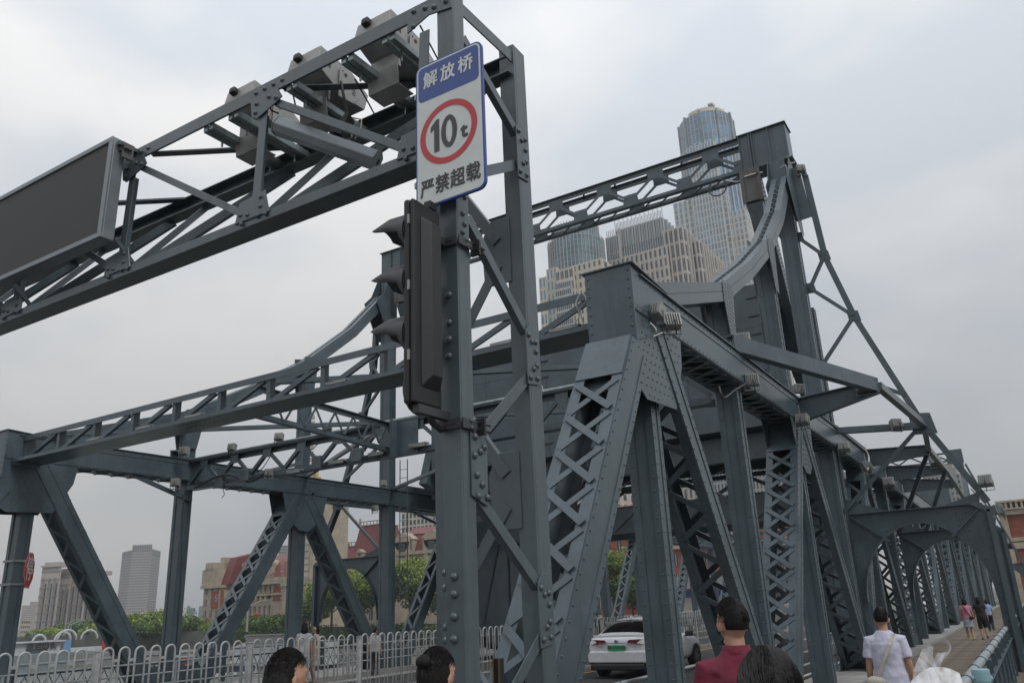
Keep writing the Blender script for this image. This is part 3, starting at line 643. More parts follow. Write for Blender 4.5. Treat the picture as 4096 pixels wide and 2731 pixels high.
    r.line((X4-.02, yh0+.05, 13.52), (X4-.02, yh1-.05, 13.52), (-1, 0, 0), .016, .12); r.build('rivets', STEEL, hd, kind='stuff')
    pg = [atX(*p, X4-.05) for p in ((3145, 674), (3196, 674), (3249, 867), (3187, 888), (3152, 800))]
    pg = [V(fx(X4-.05, p.y, p.z)) for p in pg]; c = sum(pg, V())/5
    rr_ = [pg[i].lerp(pg[(i+1) % 5], k/6).lerp(c, .09) for i in range(5) for k in range(6)]
    plate(pg, (-.014, 0, 0), [p-V((.014, 0, 0)) for p in rr_], (-1, 0, 0))
    for g in (-1, 1):                                                # side gussets of the tower head
        y = Yt+g*.3; poly = [(X4-1.0, 11.2), (X4-.25, 9.9), (X4+.2, 9.9), (X4+.2, 12.38), (X4-.25, 12.38), (X4-.6, 11.6)]
        plate([(a, y, b) for a, b in poly], (0, .012*g, 0), gridpts(poly, y+.012*g, g, .13), (0, g, 0))
    # rusty bracket and its taper under the cross beam, inner riveted leg
    yb = f(4.95); m = MB(); m.box(X4-.25, X4-.05, yb-.26, yb+.26, 11.25, 12.3); m.box(X4-.29, X4-.25, yb-.3, yb-.2, 11.2, 12.33); m.box(X4-.29, X4-.25, yb+.2, yb+.3, 11.2, 12.33); m.build('rusty_bracket', RUST, bri, bevel=.005)
    m = MB(); m.prism([(X4-.2, yb-.25, 11.2), (X4-.2, yb+.25, 11.2), (X4+.1, yb+.05, 9.9), (X4+.1, yb-.12, 9.9)], (.3, 0, 0)); m.build('taper_bracket', STEEL, bri)
    pA, pB = V((X4-.1, f(4.72), 12.2)), V((X4+2.6, f(4.72), 6.6))
    m = MB(); m.bar(pA, pB, .5, .05, (0, 1, 0)); m.bar(pA+V((.15, sg*.3, .1)), pB+V((.15, sg*.3, .1)), .04, .56, (0, 1, 0)); lg = m.build('rear_leg', STEEL, bri)
    r = MB(); a = (pB-pA).normalized(); nn = a.cross(V((0, 1, 0)))
    for h in (-.18, -.09, .0, .09, .18): r.line(pA+nn*h+V((0, -.026, 0))+a*.1, pB+nn*h+V((0, -.026, 0)), (0, -1, 0), .018, .13)
    r.build('rivets', STEEL, lg, kind='stuff')
    # outrigger brace, plane X4
    def o2(px, py): p = atX(px, py, X4+.05); return V(fx(p.x, p.y, p.z))
    br = [o2(3215, 690), o2(3297, 1023), o2(3416, 1264), o2(3690, 1692), o2(3950, 2003)]
    ps = [o2(3192, 950), o2(3240, 1153), o2(3290, 1459), V(fx(X4+.05, 4.0, 4.1)), V(fx(X4+.05, 3.95, 1.95))]
    for i, (p, q) in enumerate(zip(br[:-1], br[1:])):
        m = MB(); m.bar(p, q, .15, .02, (-1, 0, 0)); m.bar(p+V((.1, 0, 0)), q+V((.1, 0, 0)), .02, .18, (-1, 0, 0)); m.bar(p+V((.2, 0, 0)), q+V((.2, 0, 0)), .15, .02, (-1, 0, 0)); m.build('raking_brace', STEEL, bri)
    for p, q in ((ps[0], br[1]), (br[1], ps[1]), (ps[1], br[2]), (br[2], ps[2]), (ps[2], V(br[2]).lerp(br[3], .75)), (br[3], ps[4]), (ps[3], br[3])):
        m = MB(); m.bar(p, q, .09, .09, (-1, 0, 0)); m.build('brace_bar', STEEL, bri)
    for p in (ps[0], ps[1], ps[2], br[1], br[2], br[3]):
        s_ = .17 if p is not br[3] else .3
        q = V((-.02, 0, 0)); plate([p+V((-.012, -s_, -s_)), p+V((-.012, s_*.8, -s_*.9)), p+V((-.012, s_, s_)), p+V((-.012, -s_*.7, s_*.8))], (-.012, 0, 0), [p+V((-.024, a*s_*.6, b*s_*.6)) for a in (-1, 0, 1) for b in (-1, 1)], (-1, 0, 0))
    # outer brackets and outer chord over the walkway
    tips = [V(fx(X3, 2.06, 4.14)), V(fx(X4, 1.66, 3.93)), V(fx(26.9, 1.98, 3.92)), V(fx(31.1, 1.90, 3.80)), V(fx(35.3, 1.90, 3.75))]
    for i, tp in enumerate(tips):
        X = tp.x; yr = f(YN-.33)
        if i != 1:
            m = MB(); m.prism([(X-.012, yr, 3.65), (X-.012, yr, 4.15), (X-.012, tp.y, tp.z+.14), (X-.012, tp.y, tp.z-.1)], (.02, 0, 0)); bk = m.build('bracket_web', STEEL, bri)
            r = MB(); r.line((X-.012, yr-sg*.1, 3.84), (X-.012, tp.y+sg*.1, tp.z-.03), (-1, 0, 0), .013, .14); r.line((X-.012, yr-sg*.06, 3.85), (X-.012, yr-sg*.06, 4.3), (-1, 0, 0), .013, .1); r.build('rivets', STEEL, bk, kind='stuff')
            m = MB(); m.bar((X, yr, 4.16), (X, tp.y, tp.z+.15), .22, .02, (0, 0, 1)); m.bar((X, yr, 3.64), (X, tp.y, tp.z-.11), .22, .02, (0, 0, 1)); m.build('bracket_flange', STEEL, bri)
        else:
            m = MB(); m.bar((X, yr, 4.1), tp, .2, .16, (0, 0, 1)); m.build('bracket_strut', STEEL, bri)
        if i: m = MB(); m.bar(tips[i-1]+V((0, 0, .03)), tp+V((0, 0, .03)), .16, .14, (0, 1, 0)); m.build('outer_chord', STEEL, bri)
    m = MB(); m.bar(V(fx(X2-.3, YN-.3, 4.35)), tips[0]+V((0, 0, .06)), .3, .03, (0, 1, 0)); m.bar(V(fx(X2-.3, YN-.22, 4.49)), tips[0]+V((0, .08, .2)), .03, .16, (0, 1, 0)); m.bar(V(fx(X2-.3, YN-.22, 4.21)), tips[0]+V((0, .08, -.08)), .03, .16, (0, 1, 0)); m.build('outer_chord', STEEL, bri)
    for p, q in ((tips[3], fx(31.9, 2.9, 1.95)), (tips[3], fx(40, 1.6, 2.6)), (tips[2], fx(31.9, 3.8, 1.9))):
        m = MB(); m.bar(p, q, .12, .1, (-1, 0, 0)); m.build('brace_bar', STEEL, bri)
    # arched walkway portals
    for X, sc_ in ((X4, 1), (31.9, 1), (90, 1)):
        yi, yo = 3.83, .66                                           # inner and outer top corners
        n = 20; arc = []
        for k in range(n+1):
            a = math.pi*k/n; arc.append((2.28+1.42*math.cos(a)*(1.0), -.25+1.82*math.sin(a)))
        outer = [(yi, 1.9), (yo+.1, 1.9), (yo-.02, 1.72), (yo-.08, -1.9), (.86, -1.9)]+[(y, z) for y, z in reversed(arc)]+[(3.70, -1.9), (yi, -1.9)]
        pl = [fx(X+.1, y, z) for y, z in outer]
        # split in quads along the arch so that the plate stays clean
        m = MB(); up = []
        for k in range(n+1):
            y, z = arc[k]; yt = yi+(yo+.1-yi)*k/n
            up.append((yt, 1.9))
        for k in range(n):
            m.prism([fx(X+.1, *arc[k]), fx(X+.1, *arc[k+1]), fx(X+.1, *up[k+1]), fx(X+.1, *up[k])], (.02, 0, 0))
        m.prism([fx(X+.1, 3.70, -.25), fx(X+.1, yi, 1.9), fx(X+.1, yi, -1.9), fx(X+.1, 3.70, -1.9)], (.02, 0, 0))
        m.prism([fx(X+.1, .86, -.25), fx(X+.1, yo+.1, 1.9), fx(X+.1, yo-.02, 1.72), fx(X+.1, yo-.08, -1.9), fx(X+.1, .86, -1.9)], (.02, 0, 0))
        ap = m.build('arch_plate', STEEL, bri)
        m = MB(); m.bar(fx(X+.1, yi, 1.91), fx(X+.1, yo+.1, 1.91), .02, .24, (1, 0, 0))
        for k in range(n): m.bar(fx(X+.1, *arc[k]), fx(X+.1, *arc[k+1]), .016, .2, (1, 0, 0))
        m.bar(fx(X+.04, 3.78, 1.85), fx(X+.04, 2.95, 1.18), .03, .09, (1, 0, 0)); m.bar(fx(X+.04, .78, 1.85), fx(X+.04, 1.55, 1.18), .03, .09, (1, 0, 0)); m.build('arch_flange', STEEL, bri)
        m = MB(); m.box(X-.02, X+.26, *sorted((f(.60), f(.66))), -1.95, 1.75); m.box(X-.04, X-.021, *sorted((f(.58), f(.70))), -1.95, 1.75)
        m.bar(fx(X-.03, .62, 1.74), fx(X-.03, .98, 1.93), .12, .02, (1, 0, 0)); m.build('outer_post', STEEL, bri)
        if X < 40:
            r = MB()
            for k in range(0, n+1): y, z = arc[k]; c_ = V((0, 2.28, -.25)); d_ = (V((0, y, z))-c_).normalized()*.09; r.dome(fx(X+.1, y+d_.y, z+d_.z), (-1, 0, 0), .02)
            for y in (3.2, 3.1, 3.0, 1.35, 1.25, 1.15): r.line(fx(X+.1, y, 1.72), fx(X+.1, y, 1.3), (-1, 0, 0), .02, .12)
            for y in (yi-.06, .76): r.line(fx(X+.1, y, -1.8), fx(X+.1, y, 1.7), (-1, 0, 0), .02, .2)
            r.line(fx(X+.1, 3.6, 1.6), fx(X+.1, 2.95, 1.1), (-1, 0, 0), .02, .13); r.line(fx(X+.1, .95, 1.6), fx(X+.1, 1.55, 1.1), (-1, 0, 0), .02, .13)
            r.build('rivets', STEEL, ap, kind='stuff')
            pg = [fx(X+.09, 3.83, 1.93), fx(X+.09, 3.83, 2.3), fx(X+.09, 2.9, 1.93)]; plate(pg, (.02, 0, 0)); pg = [fx(X+.09, yo+.15, 1.93), fx(X+.09, yo+.1, 2.2), fx(X+.09, 1.6, 1.93)]; plate(pg, (.02, 0, 0))
    # middle span trusses
    nX = [X4+4.3+i*4.45 for i in range(15)]; zt = lambda x: 3.92-.25*math.sin(math.pi*(x-22)/68)
    m = MB(); c0 = [(x, zt(x)) for x in [X4]+nX+[90.]]
    for (a0, b0_), (a1, b1_) in zip(c0[:-1], c0[1:]):
        m = MB(); p, q = V((a0, Yt, b0_)), V((a1, Yt, b1_))
        for e in (-1, 1): m.bar(p+V((0, e*.3, 0)), q+V((0, e*.3, 0)), .52, .02, (0, 1, 0)); m.bar(p+V((0, e*.25, -.26)), q+V((0, e*.25, -.26)), .14, .015, (0, 0, 1))
        m.bar(p+V((0, 0, .27)), q+V((0, 0, .27)), .74, .016, (0, 0, 1))
        L = (q-p).length; k = 8
        for i in range(k): m.bar(p.lerp(q, i/k)+V((0, -.25, -.265)), p.lerp(q, (i+1)/k)+V((0, .25, -.265)), .07, .012, (0, 0, 1)); m.bar(p.lerp(q, i/k)+V((0, .25, -.28)), p.lerp(q, (i+1)/k)+V((0, -.25, -.28)), .07, .012, (0, 0, 1))
        o = m.build('top_chord', STEEL, bri)
        if a0 < 40:
            r = MB()
            for h in (-.2, -.12, .12, .2) if a0 < 30 else (-.2, .2): r.line(p+V((.1, -.312, h)), q+V((-.1, -.312, h)), (0, -1, 0), .016, .13)
            r.build('rivets', STEEL, o, kind='stuff')
    for i, x in enumerate(nX[:-1]):
        near = x < 38
        if i % 2 == 0: member('diagonal', x+.15, zt(x)-.3, x+4.3, -2.3, Yt, .5, .36, 'V', .45, solo=False, b0=.6, b1=.9, riv=1 if near else 0)
        else: member('diagonal', x+.15, -2.3, x+4.3, zt(x)-.3, Yt, .5, .36, 'X' if i % 4 == 1 else 'V', .45, solo=False, b0=.9, b1=.6, riv=1 if near else 0)
        post(x, Yt, -2.3, zt(x)-.2, .34, .26, riv=1 if near else 0)
    # far tower and its head
    post(90, Yt, -2.3, 12.2, .46, .36, 0); m = MB(); m.box(89.9, 90.5, yh0, yh1, 11.6, 12.9); m.build('head_plate', STEEL, bri)
    m = MB(); m.bar((86.5, Yt, 4.2), (89.8, Yt, 10.8), .4, .4, (0, 1, 0)); m.bar((82, Yt, 4.2), (86.5, Yt, 4.6), .4, .4, (0, 1, 0)); m.build('swept_strut', STEEL, bri)
    m = MB(); m.bar(fx(90, 3.7, 11.4), fx(90, .8, 1.9), .2, .2, (1, 0, 0)); m.bar(fx(90, 3.7, 9), fx(90, 2.6, 7.2), .1, .1, (1, 0, 0)); m.bar(fx(90, 2.6, 7.2), fx(90, 3.8, 5), .1, .1, (1, 0, 0)); m.build('raking_brace', STEEL, bri)
# ---------------------------------------------------------------- cross bracing
yl, yr = 2*YC-YN, YN
def lattice(X, za, zb, y0, y1, n, style, dX=.3, pipe=False, name='cross_girder', riv=True, bw=.09):
    lip = .07 if style == 'N' else .12
    m = MB(); m.box(X-dX/2, X+dX/2, y0, y1, za, za+.015); m.box(X-dX/2, X-dX/2+.016, y0, y1, za+.0155, za+lip)
    m.box(X+dX/2-.016, X+dX/2, y0, y1, za+.0155, za+lip)
    if style == 'N': m.box(X-.13, X+.13, y0, y1, zb-.014, zb); m.box(X-.13, X-.116, y0, y1, zb-.12, zb-.0145)
    else: m.box(X-dX/2-.04, X+dX/2+.04, y0, y1, zb-.014, zb); m.box(X-.01, X+.01, y0, y1, zb-.13, zb-.0145)
    o = m.build(name, STEEL, bri)
    rv = MB(); h = (y1-y0)/n
    for i in range(n):
        a, b = y0+i*h, y0+(i+1)*h; c = (a+b)/2
        if style == 'N':
            m = MB(); m.bar((X-.10, a+.08, zb-.1), (X-.10, b-.1, za+.08), bw, .014, (-1, 0, 0)); m.bar((X-.04, a+.11, zb-.1), (X-.04, b-.07, za+.08), .014, .11, (-1, 0, 0)); m.build('diagonal_bar', STEEL, bri)
            m = MB(); m.box(X-.085, X+.09, b-.012, b, za+.02, zb-.02); m.box(X-.10, X-.086, b-.09, b, za+.02, zb-.02); m.build('upright_bar', STEEL, bri)
            rv.line((X-.10, b-.05, za+.15), (X-.10, b-.05, zb-.1), (-1, 0, 0), .015, .12)
        else:
            for (u, v_) in ((a, c), (b, c)):
                m = MB(); m.bar((X-dX/2+.03, v_, zb-.08), (X-dX/2+.03, u, za+.15), bw, .014, (-1, 0, 0)); m.bar((X-dX/2+.09, v_, zb-.08), (X-dX/2+.09, u, za+.15), .014, .12, (-1, 0, 0)); m.build('diagonal_bar', STEEL, bri)
                rv.line((X-dX/2+.02, v_+(u-v_)*.12, zb-.16), (X-dX/2+.02, v_+(u-v_)*.35, zb-.08-.35*(zb-za-.23)), (-1, 0, 0), .014, .1)
            m = MB(); m.prism([(X-dX/2+.012, c-.16, zb-.012), (X-dX/2+.012, c+.16, zb-.012), (X-dX/2+.012, c+.12, zb-.25), (X-dX/2+.012, c-.12, zb-.25)], (.01, 0, 0)); m.build('gusset_plate', STEEL, bri)
    rv.build('rivets', STEEL, o, kind='stuff')
    if pipe: m = MB(); m.tube([(X-.1, y0, zb+.06), (X-.1, y1, zb+.06)], .045, 8); m.build('pipe', GALV, bri, smooth=True)
    return o
lattice(9.74, 3.54, 4.17, yr+.34, yl-.34, 11, 'N', .66)
m = MB()
for k in range(20): m.dome((9.55+(k//10)*.2, 12.2+(k % 10)*.13, 3.54), (0, 0, -1), .018)
m.build('rivets', STEEL, bri, kind='stuff')
lattice(X2, 3.36, 4.12, yr+.3, yl-.3, 12, 'W', .26, True)
for X in (27., 35.8, 44.8, 53.7, 62.6, 71.5): lattice(X, 3.1, 3.9, yr+.3, yl-.3, 7, 'W', .3, riv=False, bw=.12)
# centre girder between the first two cross girders
yc0 = 11.9; m = MB(); m.bar((X1+.1, yc0, 4.2), (X2-.2, yc0, 4.1), .02, .14, (0, 1, 0)); m.bar((X1+.1, yc0, 4.2-.06), (X2-.2, yc0, 4.04), .1, .015, (0, 1, 0)); m.bar((X1+.1, yc0, 3.6), (X2-.2, yc0, 3.45), .02, .14, (0, 1, 0)); m.bar((X1+.1, yc0, 3.65), (X2-.2, yc0, 3.5), .1, .015, (0, 1, 0)); m.build('centre_girder', STEEL, bri)
for i in range(7):
    for e in (0, 1):
        m = MB(); x = X1+.3+i*.56; m.bar((x+.28, yc0-.01, 4.05), (x+.56*e, yc0-.01, 3.6), .05, .012, (0, 1, 0)); m.build('diagonal_bar', STEEL, bri)
plate([(X2-.17, 11.1, 3.3), (X2-.17, 12.2, 3.3), (X2-.17, 12.2, 4.15), (X2-.17, 11.1, 4.15)], (.02, 0, 0), [(X2-.17, y, 3.4+.1*k) for y in (11.2, 12.1) for k in range(7)], (-1, 0, 0), 'box_gusset'); plate([(X2-.4, 11.7, 3.3), (X2-.18, 11.7, 3.3), (X2-.18, 11.7, 4.15), (X2-.4, 11.7, 4.15)], (0, .02, 0))
for p, q in (((X1+.2, yl-.2, 4.3), (X2+.1, 12.2, 4.22)), ((X1+.2, 11.4, 4.2), (X2, yr+.3, 4.2)), ((X2, 12, 4.2), (X3, yl-.3, 4.2)), ((X2, 11.5, 4.2), (X3, yr+.3, 4.2)), ((X3, 12, 4.2), (X4, yl-.3, 4.2)), ((X1+.2, yl-.2, 4.3), (X2+.1, 19.2, 3.1)), ((X2, yl-.3, 3.4), (X2+2.4, 17.4, 4.2))):
    m = MB(); m.bar(p, q, .11, .09, (0, 0, 1)); m.build('plan_brace', STEEL, bri)
# tower top cross beam: two latticed planes
for XX in (X4+.02, X4+.52):
    yA, yB = 5.2, 2*YC-5.2
    m = MB(); m.box(XX, XX+.02, yA, yB, 13.42, 13.6); m.box(XX-.09, XX, yA, yB, 13.585, 13.6); m.box(XX, XX+.02, yA, yB, 12.42, 12.56); m.box(XX-.08, XX+.1, yA, yB, 12.405, 12.4195); cb = m.build('cross_beam', STEEL, bri)
    rv = MB(); n = 7; h = (yB-yA)/n
    for i in range(n+1):
        if i < n:
            c = yA+(i+.5)*h+.0
            m = MB(); m.prism([(XX-.012, c-.27, 13.56), (XX-.012, c+.27, 13.56), (XX-.012, c+.27, 13.14), (XX-.012, c-.27, 13.14)], (.01, 0, 0)); m.build('gusset_plate', STEEL, bri)
            if XX < X4+.3:
                for a in (-.2, -.07, .07, .2): rv.dome((XX-.012, c+a, 13.45), (-1, 0, 0), .016); rv.dome((XX-.012, c+a, 13.25), (-1, 0, 0), .016)
            for e in (-1, 1): m = MB(); m.bar((XX-.02, c+e*.12, 13.22), (XX-.02, c+e*(h/2-.14), 12.72), .09, .014, (-1, 0, 0)); m.build('diagonal_bar', STEEL, bri)
        c = yA+i*h; m = MB(); m.prism([(XX-.012, max(yA, c-.3), 12.43), (XX-.012, min(yB, c+.3), 12.43), (XX-.012, min(yB, c+.22), 12.86), (XX-.012, max(yA, c-.22), 12.86)], (.01, 0, 0)); m.build('gusset_plate', STEEL, bri)
        if XX < X4+.3:
            for a in (-.18, -.06, .06, .18):
                if yA < c+a < yB: rv.dome((XX-.012, c+a, 12.56), (-1, 0, 0), .016); rv.dome((XX-.012, c+a*.8, 12.74), (-1, 0, 0), .016)
    rv.line((XX-.0, yA+.1, 13.51), (XX-.0, yB-.1, 13.51), (-1, 0, 0), .015, .6) if XX < X4+.3 else 0
    if rv.v: rv.build('rivets', STEEL, cb, kind='stuff')
m = MB()
for i in range(22):
    y = 5.2+i*.6; m.bar((X4+.04, y, 12.43), (X4+.52, y+.6, 12.43), .06, .01, (0, 0, 1)); 
    if i % 2: m.bar((X4+.04, y, 13.57), (X4+.52, y+.3, 13.57), .06, .01, (0, 0, 1))
m.build('lacing', STEEL, bri)
lattice(90.2, 11.8, 12.7, 5.2, 18.3, 6, 'W', .4, riv=False, bw=.16)
m = MB(); m.tube([(X4-.1, 6.0+.28*math.cos(a*math.pi/8), 12.1+.28*math.sin(a*math.pi/8)) for a in range(16)], .022, 6, closed=True); m.build('cable_coil', CABLE, None, 'coiled black cable hanging in a ring under the tower cross beam', 'cable coil', smooth=True, org=(X4-.1, 6, 11.8))
# ---------------------------------------------------------------- counterweight and rolling segments of the lifting leaf
cw = thing('counterweight', 'huge grey plated counterweight box of the lifting span hanging between the towers', 'counterweight', (24.8, YC, 4.7))
XW = 23.55; y0, y1, z0, z1 = 5.5, 18.0, 4.72, 9.08
m = MB(); m.box(XW+.02, XW+3.0, y0+.02, y1-.02, z0, z1); m.build('core', STEEL, cw)
n = 5
for i in range(n):
    for j, (a, b) in enumerate(((z0, z0+1.5), (z0+1.508, z0+3.0), (z0+3.008, z1))):
        ya_, yb2 = y0+(y1-y0)*i/n+.005, y0+(y1-y0)*(i+1)/n-.005
        m = MB(); m.box(XW, XW+.0195, ya_, yb2, a, b); m.build('plate', STEEL, cw)
m = MB()
for yy in (y0+.25, y0+4.5, y0+7.6, y1-.3):
    for k in range(7):
        z = z0+.45+k*.58; c = MB(); c.box(XW-.05, XW-.001, yy-.22, yy+.12, z-.01, z+.01); c.box(XW-.012, XW-.001, yy-.22, yy+.12, z+.011, z+.09); c.dome((XW-.012, yy-.15, z+.05), (-1, 0, 0), .02); c.dome((XW-.012, yy+.05, z+.05), (-1, 0, 0), .02); c.build('clip_angle', STEEL, cw)
for yy in (5.2, 18.3):                                               # arms that carry it
    m = MB(); m.bar((23.6, yy, 5.0), (29.5, yy, 3.0), 1.3, .35, (0, 1, 0)); m.bar((24.5, yy, 8.6), (30.5, yy, 3.6), .9, .3, (0, 1, 0)); m.build('lever_arm', STEEL, cw)
for X in (24.2, 26.2):
    m = MB(); m.box(X, X+.3, 5.0, 18.5, 3.9, 4.65); m.build('carrier_beam', STEEL, cw)
for i in range(8):
    m = MB(); y = 5.2+i*1.65; m.bar((24.3, y, 3.9), (26.3, y+1.6, 3.9), .14, .1, (0, 0, 1)); m.build('brace_bar', STEEL, cw)
for yy, lab in ((5.3, 'dark riveted rolling segment plate low on the right beside the near truss'), (17.9, 'dark riveted rolling segment plate with curved underside low behind the gantry column')):
    t = thing('rolling_segment', lab, 'rolling segment', (28.5, yy, -1.6), 'rolling segments of the lifting span')
    pts = [(28.5+5*math.sin(math.radians(a)), 3.4-5*math.cos(math.radians(a))) for a in range(-64, 66, 8)]
    m = MB(); m.prism([(a, yy, b) for a, b in pts]+[(32.5, yy, 4.2), (25.0, yy, 4.2)], (0, .05, 0)); pl = m.build('web_plate', STEEL, t)
    m = MB()
    for (a, b), (c, d) in zip(pts[:-1], pts[1:]): m.bar((a, yy, b), (c, yy, d), .05, .6, (0, 1, 0))
    m.build('tread', STEEL, t)
    m = MB(); rv = MB()
    for a in (-50, -25, 0, 25, 50):
        q = V((28.5+4.9*math.sin(math.radians(a)), yy-.02, 3.4-4.9*math.cos(math.radians(a)))); p = V((28.5, yy-.02, 4.0)); m.bar(p, q, .12, .08, (0, 1, 0)); rv.line(p, q, (0, -1, 0), .03, .2)
    m.build('stiffener', STEEL, t); rv.build('rivets', STEEL, pl, kind='stuff')
for yy in (YN, 2*YC-YN):                                             # toothed rack on the chord behind the tower
    m = MB(); m.box(X4+.8, X4+7, yy-.22, yy+.22, ZC1+.03, ZC1+.16)
    for k in range(38): m.box(X4+.9+k*.16, X4+.97+k*.16, yy-.2, yy+.2, ZC1+.161, ZC1+.27)
    m.build('toothed_rack', STEEL, bri)
# deck cross beams, dark underside machinery between the trusses
for X in (25.5, 28.5):
    m = MB(); m.box(X, X+.35, 4.4, 19.1, 2.2, 3.0); m.build('cross_girder', STEEL, bri)
    for k in range(6): m = MB(); m.bar((X, 4.6+k*2.4, 2.3), (X, 5.8+k*2.4, 3.2+.0), .16, .12, (1, 0, 0)); m.bar((X, 7.0+k*2.4, 2.3), (X, 5.8+k*2.4, 3.2), .16, .12, (1, 0, 0)); m.build('brace_bar', STEEL, bri)
m = MB(); m.tube([(26.5, 5, 2.6), (26.5, 18.4, 2.6)], .12, 10); m.build('drive_shaft', DARK, bri, smooth=True)
# ================================================================ ground, deck, water, rails and fences
def slab(name, x0, x1, y0, y1, z0, z1, mt, kind='structure'):
    m = MB(); m.box(x0, x1, y0, y1, z0, z1); return m.build(name, mt, None, kind=kind)
slab('quay_ground', -60, 4.9, -60, 400, -9, -1.95, PAVE)
slab('road', -60, 95, 4.75, 18.7, -2.25, -1.94, ASPH)
for s in (0, 1):
    f = (lambda y: y) if s == 0 else (lambda y: 2*YC-y)
    slab('kerb', 4.9, 95, *sorted((f(3.50), f(4.74))), -2.25, -1.78, CONC)
    a, b = sorted((f(.6), f(3.49)))
    slab('walkway', 4.9, 95, a, b, -2.2, -1.90, CONC)
m = MB(); m.box(0, .178, 0, 2.88, 0, .035); o = m.build('plank_source', WOOD); pm = o.data; bpy.data.objects.remove(o)
wk = [o for o in C.objects if o.name.startswith('walkway')]
for i in range(200):
    inst('plank', pm, wk[0], Matrix.Translation((5+i*.185, .61, -1.898+random.uniform(-.004, .003))))
m = MB()
for i in range(200, 480): m.box(5+i*.185, 5.178+i*.185, .61, 3.49, -1.899, -1.865+random.uniform(-.004, .003))
m.build('plank', WOOD, wk[0], kind='stuff')
m = MB(); m.box(6, 95, 12.02, 12.38, -1.936, -1.80); m.build('kerb', CONC, None, kind='structure')
m = MB(); m.box(-20, 95, 11.80, 11.92, -1.9395, -1.935); m.build('yellow_line', YELL, None, kind='structure')
m = MB(); m.box(-20, 95, 5.35, 5.47, -1.9395, -1.935); m.build('white_line', WLINE, None, kind='structure')
m = MB(); m.add([(-400, -1500, -8.3), (98, -1500, -8.3), (98, 1500, -6.5), (-400, 1500, -8.3)], [(0, 1, 2, 3)])
WATER = mat('river_water', (.09, .105, .10), .12, var=.1, scale=.05, bump=1, bscale=.9, spec=.6)
for nd in WATER.node_tree.nodes:
    if nd.type == 'BUMP': nd.inputs['Distance'].default_value = .22
m.build('water', WATER, None, kind='structure')
GROUND = mat('far_ground', (.13, .14, .11), .9, var=.3, scale=.05)
slab('far_bank', 107, 1390, -890, 1090, -9, -2.3, GROUND)
slab('embankment_wall', 95, 96, -400, 900, -9, -5.0, CONC)
slab('promenade', 96.01, 106, 26, 900, -9, -5.2, PAVE); slab('far_abutment', 95, 107, -60, 25.9, -9, -2.1, PAVE); slab('upper_wall', 106.01, 106.99, 26, 900, -9, -2.0, mat('mossy_wall', (.09, .095, .085), .9, var=.25, scale=.6))
for X in (X4+1, 88.):                                                 # piers under the towers
    m = MB(); m.box(X-3, X+3, -1, 24.5, -9, -2.7); m.build('bridge_pier', CONC, bri, bevel=.05)
# white hooped road fence
def ftop(x): return max(-.47, -.33-.012*(x-6))
fen = thing('hooped_fence', 'white tubular fence of hoops along the middle of the roadway', 'fence', (30, 12.2, -1.8))
m = MB(); w_ = .172; H = 1.3; pts = [(0, 0, -H)]+[(w_/2-w_/2*math.cos(a*math.pi/8), 0, w_/2*math.sin(a*math.pi/8)) for a in range(9)]+[(w_, 0, -H)]
m.tube(pts, .017, 7); o = m.build('hoop_source', WHITEP, smooth=True); hm = o.data; bpy.data.objects.remove(o)
m = MB(); m.box(0, .10, -.004, .004, -.022, .022); o = m.build('link_source', WHITEP); lm_ = o.data; bpy.data.objects.remove(o)
x = 5.0; k = 0
while x < 66:
    z = ftop(x)-w_/2
    if k % 10 == 9 or k == 0:
        m = MB(); m.box(x+.03, x+.11, 12.16, 12.24, -1.8, z+.04); m.box(x+.02, x+.12, 12.15, 12.25, z+.041, z+.055); m.build('fence_post', WHITEP, fen, bevel=.004); x += .16
    inst('hoop', hm, fen, Matrix.Translation((x, 12.2, z)) @ Matrix.Rotation(random.uniform(-.015, .015), 4, 'X'))
    inst('link', lm_, fen, Matrix.Translation((x+w_, 12.2, z-.10))); x += w_+.10; k += 1
for z in (-1.2, -.95):
    m = MB(); m.box(5, 66, 12.19, 12.21, z-.35, z-.31); m.build('rail', WHITEP, fen)
m = MB(); m.prism([(7.58, 12.0, -1.6), (7.66, 12.0, -.40), (7.74, 12.0, -1.6)], (0, .02, 0))
